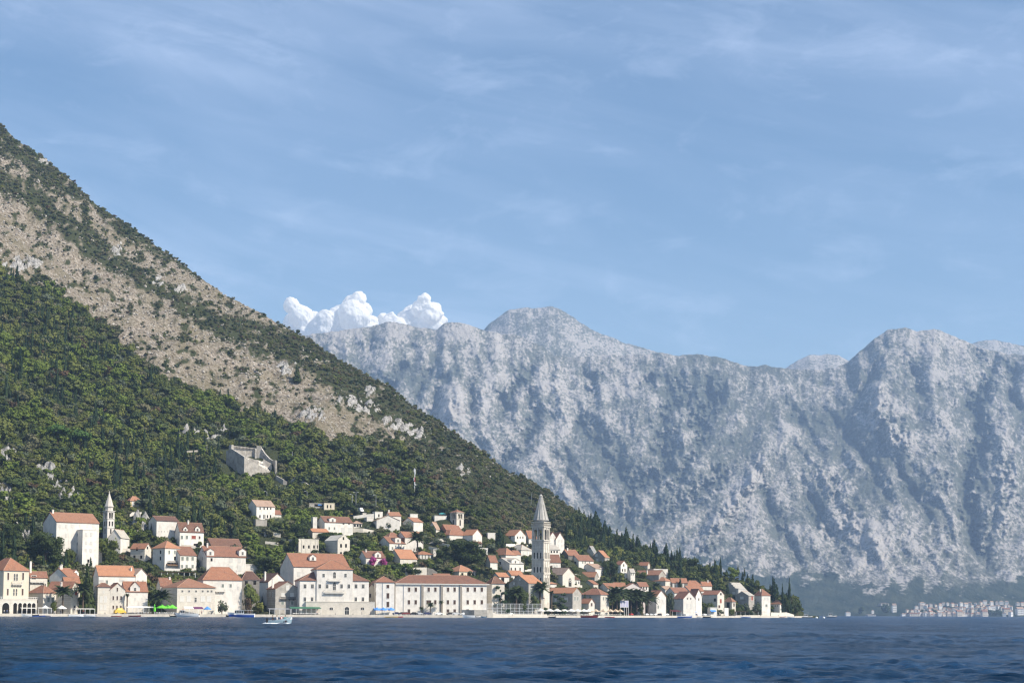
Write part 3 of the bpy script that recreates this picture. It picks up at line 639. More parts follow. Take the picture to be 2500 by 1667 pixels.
def house(T, label, roof, xa, xb, xc, yb, ye, yr, phi=20, q=None, dep=None, wall='w', rc='r', win=(), swin=(), st='d', cat='house', name='house', parent=None, grid=None, sgrid=None, cornice=True, chim=(), dorm=(), Y=None, fwd=0, D=None, base=-5.0):
    phi = R(phi)
    pxb, pyb = pxy(T, xb, yb)
    if q is not None: P = shore_pt(pxb, q)
    elif Y is not None: t, zz = ray(pxb, pyb); P = (float(t) * Y, Y, CAMH + Y * float(zz))
    else: P = ground_hit(pxb, pyb)
    alpha = math.atan2(P[0], P[1]); psi = phi - alpha
    if parent is not None and parent.get('same', True): psi = parent['psi']; phi = psi + alpha
    if parent is not None and (q is None and Y is None):   # stands in the line of the parent's front, moved forward by fwd
        t, _ = ray(pxb, pyb); d = along(parent['fr'].P, (parent['fr'].c, parent['fr'].s), float(t)); wx, wy = parent['fr'].w(d, -fwd)
        d2 = along((wx, wy), (parent['fr'].c, parent['fr'].s), float(t)); wx, wy = wx + parent['fr'].c * d2, wy + parent['fr'].s * d2
        P = (wx, wy, parent['z0'])
    z0 = P[2]; fr = Frame((P[0], P[1]), psi)
    r_ = (fr.c, fr.s); b_ = (-fr.s, fr.c)
    W = along(P, r_, float(ray(pxy(T, xc, yb)[0], pyb)[0]))
    if D is not None: pass
    elif xa < xb and phi > R(4): D = along(P, b_, float(ray(pxy(T, xa, yb)[0], pyb)[0]))
    else: D = dep or 9.0
    if dep: D = dep
    D = min(max(D, 3.0), 42.0); W = min(max(W, 2.0), 80.0)
    ze = CAMH + P[1] * float(ray(*pxy(T, xb, ye))[1]) - z0
    uv = dict(gs=(W / 2, D / 2), gf=(W / 2, 0), hip=(W / 2, D / 2), flat=(0, 0), ruin=(W / 2, 0), ruins=(0, D / 2), slope=(W / 2, D))[roof]
    wy = fr.w(*uv)[1]; zr = CAMH + wy * float(ray(pxy(T, (xb + xc) / 2, 0)[0], pxy(T, 0, yr)[1])[1]) - z0
    ze = max(ze, 2.0); span = {'gf': W, 'gs': D, 'hip': min(W, D), 'ruin': W, 'ruins': D, 'slope': D * 2}.get(roof, 8)
    hr = min(max(zr - ze, 0.13 * span), 0.75 * span) if roof != 'flat' else 0.5
    if parent is None:
        root = link(name, None, None, (P[0], P[1], z0), psi); tag(root, label, cat); off = Vector((0, 0, 0)); drz = 0.0; rz0 = z0
    else:
        root = parent['root']; pr = parent['rfr']
        dx, dy = P[0] - pr.P[0], P[1] - pr.P[1]; off = Vector((pr.c * dx + pr.s * dy, -pr.s * dx + pr.c * dy, z0 - parent['rz0'])); drz = psi - pr.psi; rz0 = parent['rz0']
    h = dict(T=T, root=root, fr=fr, W=W, D=D, z0=z0, ze=ze, hr=hr, phi=phi, psi=psi, off=off, drz=drz, st=st, rfr=fr if parent is None else parent['rfr'], rz0=rz0)
    w = MB(); zb = base
    if roof in ('gs', 'ruins'):
        w.poly([(0, 0, zb), (W, 0, zb), (W, D, zb), (0, D, zb), (0, 0, ze), (W, 0, ze), (W, D, ze), (0, D, ze), (0, D / 2, ze + hr), (W, D / 2, ze + hr)],
               [(0, 1, 5, 4), (1, 2, 6, 9, 5), (2, 3, 7, 6), (3, 0, 4, 8, 7), (4, 5, 9, 8), (6, 7, 8, 9)])
    elif roof in ('gf', 'ruin'):
        w.poly([(0, 0, zb), (W, 0, zb), (W, D, zb), (0, D, zb), (0, 0, ze), (W, 0, ze), (W, D, ze), (0, D, ze), (W / 2, 0, ze + hr), (W / 2, D, ze + hr)],
               [(0, 1, 5, 8, 4), (1, 2, 6, 5), (2, 3, 7, 9, 6), (3, 0, 4, 7), (4, 8, 9, 7), (5, 6, 9, 8)])
    elif roof == 'slope':
        w.poly([(0, 0, zb), (W, 0, zb), (W, D, zb), (0, D, zb), (0, 0, ze), (W, 0, ze), (W, D, ze + hr), (0, D, ze + hr)], [(0, 1, 5, 4), (1, 2, 6, 5), (2, 3, 7, 6), (3, 0, 4, 7), (4, 5, 6, 7)])
    else: w.box(0, W, 0, D, zb, ze)
    if roof in ('ruin', 'ruins'):
        pass
    if cornice and roof in ('hip', 'gs'):
        w.box(-.14, W + .14, -.14, -.002, ze - .38, ze - .04, 1)
        if roof == 'hip': w.box(-.14, -.002, 0, D, ze - .38, ze - .04, 1)
    h['wall'] = w.build('wall', WM[wall], m_trim, parent=root, loc=off, rz=drz)
    o = .42; th = .2; rf = MB()
    if roof == 'gs':
        k = hr / (D / 2)
        for sgn in (0, 1):
            y0, y1 = (-o, D / 2) if not sgn else (D + o, D / 2)
            zlo = ze - o * k + th; rf.slab([(-.25, y0, zlo), (W + .25, y0, zlo), (W + .25, y1, ze + hr + th), (-.25, y1, ze + hr + th)], th)
        rf.tube([(-.28, D / 2, ze + hr + th), (W + .28, D / 2, ze + hr + th)], .16, 6, 1)
    elif roof == 'gf':
        k = hr / (W / 2)
        for sgn in (0, 1):
            x0, x1 = (-o, W / 2) if not sgn else (W + o, W / 2)
            zlo = ze - o * k + th; rf.slab([(x0, -.25, zlo), (x0, D + .25, zlo), (x1, D + .25, ze + hr + th), (x1, -.25, ze + hr + th)], th)
        rf.tube([(W / 2, -.28, ze + hr + th), (W / 2, D + .28, ze + hr + th)], .16, 6, 1)
    elif roof == 'slope': rf.slab([(-.25, -o, ze + th - o * hr / D), (W + .25, -o, ze + th - o * hr / D), (W + .25, D, ze + hr + th), (-.25, D, ze + hr + th)], th)
    elif roof == 'hip':
        e = [(-o, -o, ze + .04), (W + o, -o, ze + .04), (W + o, D + o, ze + .04), (-o, D + o, ze + .04)]
        if W > D: a, b2 = (D / 2, D / 2, ze + hr), (W - D / 2, D / 2, ze + hr); fs = [(0, 1, 5, 4), (1, 2, 5), (2, 3, 4, 5), (3, 0, 4)]
        else: a, b2 = (W / 2, W / 2, ze + hr), (W / 2, D - W / 2 + .01, ze + hr); fs = [(0, 1, 4), (1, 2, 5, 4), (2, 3, 5), (3, 0, 4, 5)]
        rf.poly(e + [a, b2], fs); rf.box(-o, W + o, -o, D + o, ze - .1, ze + .035, 0)
        for p0, p1 in ((e[0], a), (e[1], b2 if W > D else a), (a, b2), (e[3], a if W > D else b2), (e[2], b2)): rf.tube([p0, p1], .13, 5, 1)
    elif roof == 'flat':
        rf.box(-.12, W + .12, -.12, .22, ze, ze + .35, 0); rf.box(-.12, .22, .22, D, ze, ze + .35, 0); rf.box(W - .22, W + .12, .22, D, ze, ze + .35, 0); rf.box(.22, W - .22, .22, D, ze, ze + .06, 0)
    elif roof in ('ruin', 'ruins'):   # broken wall heads
        for i in range(10):
            if roof == 'ruin':
                x = W * (i + .5) / 10; zt = ze + hr * (1 - abs(x / W - .5) * 2); rf.box(x - W / 24, x + W / 24, 0.01, .5, zt - .15, zt + random.uniform(.1, .6))
            else:
                x = D * (i + .5) / 10; zt = ze + hr * (1 - abs(x / D - .5) * 2); rf.box(0.01, .5, x - D / 24, x + D / 24, zt - .15, zt + random.uniform(.1, .6))
    if rf.v:
        rn = {'flat': 'parapet', 'ruin': 'broken_wall_top', 'ruins': 'broken_wall_top'}.get(roof, 'roof')
        h['roof'] = rf.build(rn, WM[wall] if rn != 'roof' else RM[rc], m_ridge, parent=root, loc=off, rz=drz)
    place_windows(h, list(win)); place_windows(h, list(swin), True)
    for g, sd in ((grid, False), (sgrid, True)):
        if not g: continue
        nc, nr = g[0], g[1]; lim = D if sd else W
        top = ze - 1.7; bot = g[2] if len(g) > 2 else 1.6
        for i in range(nc):
            for j in range(nr):
                u = lim * (i + .5) / nc; z = top - (top - bot) * (j / max(1, nr - 1)) if nr > 1 else top
                loc = Matrix.Rotation(drz, 3, 'Z') @ Vector((0 if sd else u, u if sd else 0, z)) + off
                add_window(h, loc, (R(-90) if sd else 0) + drz, 0.95, 1.45, g[3] if len(g) > 3 else st)
    for (x, yt) in chim:
        t = float(ray(pxy(T, x, yt)[0], 1400)[0]); v = D * .45; Pm = fr.w(0, v); u = along(Pm, r_, t); u = min(max(u, .6), W - .6); wy = fr.w(u, v)[1]
        zt = CAMH + wy * float(ray(*pxy(T, x, yt))[1]) - z0; zt = max(zt, ze + hr * .6 + .8)
        c = MB(); c.box(u - .4, u + .4, v - .35, v + .35, ze + .2, zt); c.box(u - .52, u + .52, v - .47, v + .47, zt, zt + .18); c.box(u - .3, u + .3, v - .25, v + .25, zt + .18, zt + .4)
        c.build('chimney', WM['w'], parent=h.get('roof', root))
        if 'roof' not in h: pass
    for dd in dorm:
        x0, x1, yap, yev, ybs = dd[:5]; v0 = dd[5] if len(dd) > 5 else .25 * D
        Pm = fr.w(0, v0); u0 = along(Pm, r_, float(ray(pxy(T, x0, ye)[0], 1400)[0])); u1 = along(Pm, r_, float(ray(pxy(T, x1, ye)[0], 1400)[0]))
        wy = fr.w((u0 + u1) / 2, v0)[1]; zz = lambda y_: CAMH + wy * float(ray(pxy(T, (x0 + x1) / 2, 0)[0], pxy(T, 0, y_)[1])[1]) - z0
        za, zv, zb_ = zz(yap), zz(yev), zz(ybs); vb = max(D / 2, v0 + 1.5); um = (u0 + u1) / 2
        d = MB(); d.poly([(u0, v0, zb_), (u1, v0, zb_), (u1, vb, zb_), (u0, vb, zb_), (u0, v0, zv), (u1, v0, zv), (u1, vb, zv), (u0, vb, zv), (um, v0, za), (um, vb, za)],
                         [(0, 1, 5, 8, 4), (1, 2, 6, 5), (2, 3, 7, 9, 6), (3, 0, 4, 7), (4, 8, 9, 7), (5, 6, 9, 8)])
        do = d.build('dormer', WM[dd[6] if len(dd) > 6 else wall], parent=root, loc=off, rz=drz)
        d = MB()
        for a_, b2 in ((u0 - .2, um), (u1 + .2, um)):
            kz = (za - zv) / max(.3, abs(um - u0)); zl = zv - .2 * kz + .12; d.slab([(a_, v0 - .2, zl), (a_, vb, zl), (b2, vb, za + .12), (b2, v0 - .2, za + .12)], .12)
        d.build('dormer_roof', RM[rc], parent=do)
        hw = min(.9, (u1 - u0) * .42)
        link('window', win_mesh('d')[2], do, (um, v0, zb_ + (zv - zb_) * .5), 0, (hw, 1, min(1.4, (zv - zb_) * .62 + .3)))
    xs = [proj(*fr.w(u, v), z0 + ze)[0] for u, v in ((0, 0), (W, 0), (W, D), (0, D))]
    yt = min(proj(*fr.w(W / 2, D / 2), z0 + ze + (hr if roof != 'flat' else 0))[1], pxy(T, 0, ye)[1])
    RECTS.append((min(xs), max(xs), yt, pxy(T, 0, yb)[1], P[1]))
    FOOT.append((fr, W, D))
    return h
def local_box(h, name, m, u0, u1, v0, v1, z0, z1, parent=None):
    b_ = MB(); b_.box(u0, u1, v0, v1, z0, z1); return b_.build(name, m, parent=parent or h['root'], loc=h['off'], rz=h['drz'])
def wall_uz(h, x, y, v=0.0):
    px, py = pxy(h['T'], x, y); t, zz = ray(px, py); fr = h['fr']; Pm = fr.w(0, v); u = along(Pm, (fr.c, fr.s), float(t)); wy = fr.w(u, v)[1]
    return u, CAMH + wy * float(zz) - h['z0']
def balcony(h, x0, x1, y0, y1, m=None, out=1.1):
    u0, zt = wall_uz(h, x0, y0); u1, zb_ = wall_uz(h, x1, y1); m = m or m_trim
    b_ = MB(); b_.box(u0, u1, -out, -.002, zb_, zb_ + .22)
    n = max(3, int((u1 - u0) / .45))
    for i in range(n + 1): u = u0 + .08 + (u1 - u0 - .16) * i / n; b_.box(u - .06, u + .06, -out + .04, -out + .16, zb_ + .22, zt - .12)
    b_.box(u0, u1, -out, -out + .2, zt - .12, zt); b_.box(u0, u0 + .14, -out + .2, -.002, zt - .12, zt); b_.box(u1 - .14, u1, -out + .2, -.002, zt - .12, zt)
    for i in range(4): u = u0 + (u1 - u0) * (i + .5) / 4; b_.box(u - .12, u + .12, -out * .8, -.003, zb_ - .35, zb_ - .001)
    return b_.build('balcony', m, parent=h['root'], loc=h['off'], rz=h['drz'])
def awning(h, x0, x1, y0, y1, m, out=2.5):
    u0, zt = wall_uz(h, x0, y0); u1, zb_ = wall_uz(h, x1, y1); b_ = MB()
    b_.slab([(u0, -out, zb_), (u1, -out, zb_), (u1, -.01, zt), (u0, -.01, zt)], .06)
    b_.box(u0, u1, -out - .03, -out - .001, zb_ - .3, zb_)
    return b_.build('awning', m, parent=h['root'], loc=h['off'], rz=h['drz'])

# ================================================================ quay
spx = np.linspace(-900, 1966, 330)
m_quay = wall_mat('quay_stone', (0.60, 0.55, 0.47), 0.35, False); m_pave = plain('quay_paving', (0.42, 0.39, 0.35), 0.9, 0.1, 0.15, 0.4)
pts = [shore_pt(p, 0.4) for p in spx]
qm = MB(); k = len(pts)
vv = []
for i, (x, y, z) in enumerate(pts):
    a = pts[max(i - 1, 0)]; c = pts[min(i + 1, k - 1)]; tx, ty = c[0] - a[0], c[1] - a[1]; l = math.hypot(tx, ty); nx, ny = -ty / l, tx / l
    j = random.uniform(-.12, .12); top = QZ + .12 + random.uniform(-.04, .04)
    vv += [(x - nx * (.35 + j), y - ny * (.35 + j), -3), (x + j * nx, y + j * ny, top), (x + nx * .9, y + ny * .9, top), (x + nx * .9, y + ny * .9, QZ + .02), (x + nx * 15, y + ny * 15, QZ + .05), (x + nx * 15, y + ny * 15, -3)]
fs = []
for i in range(k - 1):
    for j in range(5): a = i * 6 + j; fs.append((a, a + 6, a + 7, a + 1))
qm.v = vv; qm.f = fs; qm.m = [0 if (f[0] % 6) < 3 else 1 for f in fs]
tag(qm.build('quay', m_quay, m_pave), 'long pale stone quay running along the waterfront', 'quay', kind='structure')

# ================================================================ the houses
SH = row
h = house('A', 'cream balconied palace behind the arcaded terrace at the left edge', 'hip', -150, 30, 303, 1190, 922, 790, phi=26, q=9, wall='c', name='palace', cat='palace',
          win=SH(985, [87, 245], 17, 75, 'b') + SH(1000, [155, 180], 15, 60, 'a') + SH(1152, [82, 240], 17, 70, 'b') + SH(1160, [147, 175], 14, 60, 'a'))
balcony(h, 125, 235, 1040, 1078)
# arcaded terrace
def arcade(T, label, x0, x1, yt, yb, q, arches, phi, rail=True, dep=6, wall='l'):
    h = house(T, label, 'flat', x0, x0, x1, yb, yt + 40, yt, phi=phi, q=q, dep=dep, wall=wall, name='stone_terrace', cat='terrace', cornice=False)
    W, ze = h['W'], h['ze']
    for x, w_ in arches:
        u, z = wall_uz(h, x, yb); zt = ze * .78; r_ = w_ * h['fr'].P[1] / FPX * .2296 / 2
        m = MB(); n = 10; q_ = [(u - r_, -.03, -.1), (u + r_, -.03, -.1)] + [(u + r_ * math.cos(a), -.03, zt - r_ + r_ * math.sin(a)) for a in [math.pi * i / n for i in range(n + 1)]]
        m.poly(q_, [tuple(range(len(q_)))]); m.poly([(p[0], .01, p[2]) for p in q_], [tuple(range(len(q_)))[::-1]])
        o = m.build('arch_opening', m_void, parent=h['root'], loc=h['off'], rz=h['drz'])
        m = MB()
        for i in range(n):
            a0, a1 = math.pi * i / n, math.pi * (i + 1) / n
            m.poly([(u + rr * math.cos(a), yy, zt - r_ + rr * math.sin(a)) for yy in (-.14, 0) for a, rr in ((a0, r_), (a0, r_ + .25), (a1, r_ + .25), (a1, r_))], [(0, 1, 2, 3), (0, 4, 5, 1), (1, 5, 6, 2), (2, 6, 7, 3), (3, 7, 4, 0)])
        m.build('arch_moulding', m_trim, parent=o)
    if rail:
        n = int(W / .8); m = MB()
        for i in range(n + 1): u = W * i / n; m.box(u - .1, u + .1, .02, .2, ze + .36, ze + 1.1)
        m.box(-.1, W + .1, 0, .25, ze + 1.1, ze + 1.25); m.build('balustrade', m_trim, parent=h['root'])
    return h
arcade('A', 'grey stone terrace with five dark arches under the cream palace', -200, 392, 1190, 1335, 3.5, [(60, 80), (160, 42), (212, 42), (262, 42), (310, 42), (357, 42)], 26, dep=5.4)
h = house('A', 'pale house with glazed balcony just right of the cream palace', 'gs', 290, 312, 500, 1190, 990, 885, phi=22, q=26, wall='l', rc='r', win=[(360, 995, 40, 38)] + SH(1080, [462, 480], 12, 30, 'k'), chim=[(283, 835)])
balcony(h, 318, 470, 1028, 1052, m_shutw)
house('A', 'low stone house with red hip roof beside the palace terrace', 'hip', 300, 455, 595, 1300, 1162, 1082, phi=42, q=11, wall='l', win=SH(1235, [515, 560], 26, 50, 'g'), swin=[(395, 1240, 30, 60, 'b')], rc='r')
house('A', 'long house with sagging dark red roof and narrow gable over the promenade', 'gf', 500, 750, 832, 1345, 1118, 1045, phi=60, q=9, wall='l', rc='r', win=[(808, 1165, 26, 44, 'r'), (790, 1318, 16, 46, 'b')], chim=[(512, 1090)])
house('A', 'small red roofed house squeezed behind the sagging roof', 'gs', 655, 680, 850, 1120, 1050, 965, phi=25, q=27, wall='l')
house('A', 'pale blue gable house with twin chimneys under the dark cypress', 'gs', 525, 705, 835, 1060, 985, 903, phi=55, q=38, wall='w', rc='r', chim=[(628, 880), (652, 868)], dorm=[(780, 838, 915, 945, 985)])
h = house('A', 'tall white palace with projecting square wing on the slope', 'gs', 450, 592, 1045, 865, 405, 318, phi=22, wall='w', rc='o', name='palace', cat='palace',
          win=SH(450, [638, 706, 776, 855, 925, 995], 17, 30, 's') + [(706, 550, 15, 26, 's')], chim=[(548, 285)])
h2 = house('A', None, 'flat', 740, 872, 1022, 865, 492, 470, parent=h, fwd=6.5, dep=6.6, win=SH(540, [918, 970], 18, 30, 's') + SH(630, [918, 970], 18, 30, 's') + SH(710, [915, 965], 18, 28, 's') + [(940, 822, 22, 34, 'k')],
           swin=SH(545, [823], 15, 30, 'g') + SH(640, [823], 15, 30, 'g') + SH(715, [818], 15, 30, 'g'), cornice=False)
house('A', 'low white shed at the foot of the tall white palace', 'flat', 1022, 1024, 1085, 850, 690, 685, phi=20, dep=5, wall='w')
house('A', 'long orange roofed house below the small bell tower', 'gs', 985, 1042, 1432, 1345, 978, 876, phi=12, q=31, wall='w', rc='o', win=SH(1045, [1138], 20, 36, 'g') + SH(1030, [1080, 1300], 40, 18, 's'))
house('A', 'pale gable house with faded roof right of the long orange roof', 'gf', 1300, 1435, 1556, 1345, 968, 905, phi=48, q=29, wall='w', rc='p', win=SH(1045, [1465, 1518], 14, 34, 'g'), chim=[(1342, 900)])
house('A', 'stone house with closed pale shutters next to the date palms', 'hip', 1012, 1035, 1168, 1345, 1097, 1055, phi=14, q=9, wall='l', rc='b', win=SH(1230, [1075, 1122], 26, 60, 's') + SH(1315, [1075, 1118], 24, 50, 's') + [(1103, 1150, 14, 26, 's')])
house('A', 'small ornate stone house with stepped baroque gable', 'gf', 1150, 1168, 1327, 1340, 1125, 1058, phi=10, q=8, dep=11, wall='l', rc='r', win=[(1248, 1125, 14, 40, 'b')] + SH(1215, [1205, 1247, 1287], 15, 40, 'b') + SH(1312, [1205, 1243, 1285], 16, 34, 'b'))
h = house('B', 'bright white restaurant house with broad gable above its awning', 'gs', 92, 106, 350, 1335, 1147, 1045, phi=10, q=9, dep=11, wall='w', rc='r', win=SH(1228, [218, 290], 16, 30, 's'), dorm=[(168, 272, 1043, 1098, 1150, .05)])
# ---- second row, left
h = house('B', 'little yellow lodge with orange hip roof above the retaining wall', 'hip', 128, 165, 282, 247, 182, 135, phi=24, wall='y', rc='o', win=SH(215, [195, 245], 20, 42, 's'))
h = house('B', 'tall blank white house with grey side wall and brown roof', 'gs', 357, 443, 680, 605, 392, 352, phi=24, wall='w', rc='b', win=SH(510, [470, 500, 530, 565, 605], 5, 9, 'k') + SH(570, [465, 520], 6, 10, 'k'), swin=[])
h = house('B', 'house with two white dormers and brown roof on the slope', 'gs', 640, 690, 945, 668, 507, 420, phi=20, wall='w', rc='b', win=SH(570, [715, 768], 20, 34, 'g') + [(840, 570, 44, 34, 'r'), (903, 573, 16, 28, 'b')] + [(870, 655, 60, 34, 'k')], dorm=[(722, 768, 455, 478, 507, .1), (848, 900, 450, 475, 507, .1)], chim=[(772, 398)])
house('B', 'small pale house with upright gable and dark windows by the cypress slope', 'gf', 165, 318, 387, 828, 690, 638, phi=58, wall='l', rc='r', win=[(348, 683, 14, 28, 'k')], swin=[(237, 695, 18, 34, 'k'), (210, 780, 20, 34, 'k'), (283, 780, 20, 34, 'k')])
h = house('B', 'square white house with orange pyramid roof and vine balcony', 'hip', 400, 530, 694, 928, 684, 607, phi=36, wall='w', rc='o', win=SH(728, [580, 640], 17, 36, 'g') + [(640, 795, 18, 40, 'k')] + SH(890, [580, 640], 26, 60, 's'), swin=[(488, 728, 18, 38, 'k'), (487, 795, 18, 38, 'k')])
balcony(h, 560, 690, 820, 848, m_iron); awning(h, 545, 680, 850, 870, m_wood, 1.5)
h = house('B', 'white house with green shuttered windows joined to the pyramid roofed one', 'gs', 692, 694, 868, 935, 758, 672, phi=36, dep=10, wall='w', rc='r', win=SH(797, [720, 772, 828], 25, 40, 'g') + SH(880, [716, 765, 828], 22, 34, 'g'))
h = house('B', 'large white house with two toned roof and two gabled dormers', 'gs', 875, 976, 1392, 960, 772, 672, phi=20, wall='w', rc='r', win=[(1030, 808, 20, 34, 'k')] + SH(815, [1240, 1328], 26, 40, 's') + SH(900, [1240, 1328], 34, 56, 's'), swin=[(938, 795, 12, 30), (895, 820, 12, 30), (895, 890, 14, 40, 'k')], dorm=[(976, 1054, 690, 715, 765, .1), (1320, 1395, 690, 712, 770, .1)], chim=[(980, 640)])
house('B', 'house with long dark brown roof at the forest edge', 'gs', 1008, 1032, 1355, 720, 665, 590, phi=18, dep=13, wall='d', rc='b')
house('B', 'low white ruin wall house right of the two dormered house', 'flat', 1388, 1392, 1552, 950, 862, 858, phi=18, dep=7, wall='w')
h = house('B', 'white house under a great brick red hip roof with skylights', 'hip', 880, 935, 1350, 1345, 1022, 887, phi=14, q=15, wall='w', rc='r', win=SH(1085, [1150, 1233], 22, 34, 'g') + SH(1108, [1310, 1318], 8, 26, 's'), chim=[(1300, 930)])
balcony(h, 1068, 1175, 1122, 1150)
h = house('B', 'pale stone house with wide faded orange hip roof behind green parasols', 'hip', 500, 660, 1064, 1358, 1102, 1008, phi=22, q=8, wall='l', rc='o', win=SH(1142, [720, 792, 865, 935, 990, 1030], 18, 18, 'd') + SH(1225, [715, 788, 935, 1003], 36, 52, 's') + [(860, 1235, 20, 50, 'd')])
house('B', 'cluster of low red roofs behind the green parasols', 'gs', 440, 482, 610, 1345, 1082, 1006, phi=24, q=26, wall='l', rc='r', chim=[(603, 1000)])
house('B', 'house with dark brown hip roof behind the oleander garden', 'hip', 1312, 1350, 1535, 1340, 1022, 914, phi=18, q=24, wall='d', rc='b', win=SH(1055, [1400, 1490], 30, 40, 'k'))
# ---- tile C
h = house('C', 'white farmhouse with faded roof standing alone in the trees', 'gs', 190, 287, 484, 382, 240, 182, phi=26, wall='w', rc='p', win=SH(265, [327, 370, 405, 440], 12, 26, 'k') + SH(350, [325, 405, 438], 14, 32, 'k') + SH(352, [365, 378], 8, 42, 'k'))
m_ = MB(); 
house('C', 'low grey cellar wall below the lone white farmhouse', 'flat', 275, 280, 400, 452, 385, 385, phi=24, dep=3, wall='s')
house('C', 'low annex with red roof beside the lone farmhouse', 'gs', 480, 486, 552, 375, 325, 288, phi=20, dep=6, wall='w', rc='r')
h = house('C', 'flat roofed concrete garage beside the upper road', 'flat', 838, 846, 1004, 250, 212, 195, phi=16, dep=6, wall='s', win=[(950, 232, 90, 26, 'k')])
house('C', 'small cream kiosk house next to the concrete garage', 'flat', 998, 1008, 1118, 282, 212, 206, phi=18, dep=5, wall='c', win=SH(244, [1043, 1078], 14, 34, 'k'))
h = house('C', 'white house with dark side wall and small roof gable on the upper road', 'gs', 925, 1012, 1312, 540, 408, 355, phi=24, wall='w', rc='r', win=SH(425, [1213, 1272], 18, 18, 'k') + SH(476, [1062, 1118], 14, 26, 'g') + SH(496, [1213, 1283], 34, 46, 's'), swin=[(950, 400, 12, 30, 's')], dorm=[(1058, 1128, 358, 372, 410, .05)])
house('C', 'freestanding white gatehouse wall left of the upper road house', 'flat', 880, 888, 932, 482, 362, 360, phi=20, dep=3, wall='w')
house('C', 'half hidden cottage with orange roof under the upper road house', 'gs', 820, 884, 1058, 582, 512, 482, phi=26, wall='l', rc='o')
h = house('C', 'roofless stone ruin with pilasters and an ivy covered end wall', 'flat', 625, 735, 948, 745, 592, 590, phi=28, wall='l', win=SH(672, [790, 845, 900, 955], 18, 34, 'k'), name='ruined_house', cat='ruin', cornice=False)
for x in (738, 770, 818, 870, 922, 944): u, _ = wall_uz(h, x, 700); local_box(h, 'pilaster_or_shade_strip', WM['l'], u - .22, u + .22, -.2, -.003, 0, h['ze'])
house('C', 'tall narrow roofless ruin with a pointed gable and empty windows', 'ruin', 1010, 1150, 1280, 780, 602, 545, phi=38, wall='l', win=[(1213, 583, 16, 30, 'k')] + SH(660, [1187, 1240], 20, 38, 'k') + SH(745, [1187, 1240], 20, 36, 'k'), name='ruined_house', cat='ruin', cornice=False)
h = house('C', 'huge dark walled house with the widest red roof behind the baroque palace', 'gs', 495, 678, 1272, 1345, 882, 748, phi=16, q=34, dep=24, wall='w', rc='r', win=[(740, 962, 26, 44, 's')], swin=SH(868, [548, 588, 620], 12, 30, 's') + SH(955, [540, 580, 615], 12, 34, 's'), dorm=[(853, 922, 752, 778, 818, 4.5)])
hP = house('C', 'great white baroque palace with central gable block, balconies and arched portal', 'hip', 655, 745, 1480, 1400, 1028, 940, phi=9, q=9.5, dep=15, wall='w', rc='r', name='palace', cat='palace',
           win=[w_ for w_ in SH(1090, [805, 883, 1347, 1423], 26, 40)] + SH(1228, [803, 880, 960, 1037, 1114, 1190, 1267, 1344, 1420], 24, 40))
h2 = house('C', None, 'hip', 905, 925, 1308, 1400, 910, 815, parent=hP, fwd=.5, dep=16, rc='r', win=SH(975, [1002, 1235], 22, 34) + [(1118, 978, 26, 52, 'a')] + SH(1090, [962, 1040, 1193, 1270], 24, 40) + [(1117, 1100, 28, 70, 'a')])
balcony(h2, 1052, 1182, 1010, 1040); balcony(h2, 1008, 1222, 1130, 1168)
h3 = house('C', None, 'flat', 808, 812, 1545, 1400, 1258, 1255, parent=hP, fwd=1.3, dep=3, wall='l', win=[(1083, 1330, 36, 20, 'a'), (1415, 1330, 36, 20, 'a'), (1250, 1358, 44, 66, 'a')], cornice=False)
h = house('C', 'grey stone gable house with flower balcony left of the baroque palace', 'gf', 396, 487, 744, 1302, 1118, 1042, phi=24, q=15, wall='s', rc='r', win=[(620, 1108, 28, 48, 's')] + SH(1182, [570, 665], 30, 36, 's') + SH(1268, [565, 668], 30, 36, 'g'), swin=SH(1175, [432, 462], 12, 40, 'g'), dorm=[], chim=[(408, 1010)])
balcony(h, 538, 696, 1205, 1232, m_iron)
house('C', 'tall dark sided house with brown roof behind the grey gable house', 'gf', 305, 410, 600, 1345, 1042, 955, phi=34, q=30, wall='w', rc='b', chim=[(372, 942)])
house('D', 'narrow cream chapel front with pediment between the two white palaces', 'gf', 250, 256, 330, 1345, 1108, 1065, phi=8, q=16, dep=9, wall='c', rc='r', win=[(278, 1190, 18, 40, 'b')])
# ---- tile D
XD = [(692, 763), (900, 971), (1106, 1176), (1316, 1391, 1465)]
hB = house('D', 'very long white waterfront building with rows of brown windows', 'hip', 500, 545, 1515, 1388, 1058, 975, phi=10, q=9.5, dep=16, wall='w', rc='r', name='long_white_building', cat='building', base=-3,
           win=SH(1125, sum(map(list, XD), []), 24, 44, 'b') + SH(1260, [690, 762, 970, 1104, 1175, 1315, 1389, 1465], 24, 44, 'b') + [(900, 1260, 50, 42, 'b'), (690, 1360, 26, 50, 'b')] + SH(1352, [1105, 1176, 1315], 26, 34, 'b'))
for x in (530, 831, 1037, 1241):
    u, _ = wall_uz(hB, x, 1300); local_box(hB, 'pilaster_or_shade_strip', m_bay_shade, u - .55, u + .55, -.5, -.003, -1, hB['ze'] - .5)  # added dark boxes stand in for shade on the sides of stepped bays
for x in (632,): u, _ = wall_uz(hB, x, 1300); local_box(hB, 'downpipe', m_metal, u - .1, u + .1, -.2, -.003, 0, hB['ze'] - .5)
local_box(hB, 'cornice', m_trim, -.1, hB['W'] + 1.2, -.75, -.51, hB['ze'] - .5, hB['ze'] - .05)
h2 = house('D', None, 'hip', 300, 338, 532, 1388, 1046, 985, parent=hB, fwd=1.5, dep=13, rc='r', win=SH(1092, [466], 28, 34, 'b') + SH(1192, [466], 28, 56, 'b') + SH(1283, [466], 28, 56, 'b'), swin=SH(1085, [343], 10, 36, 'k') + SH(1170, [343], 10, 40, 'k'))
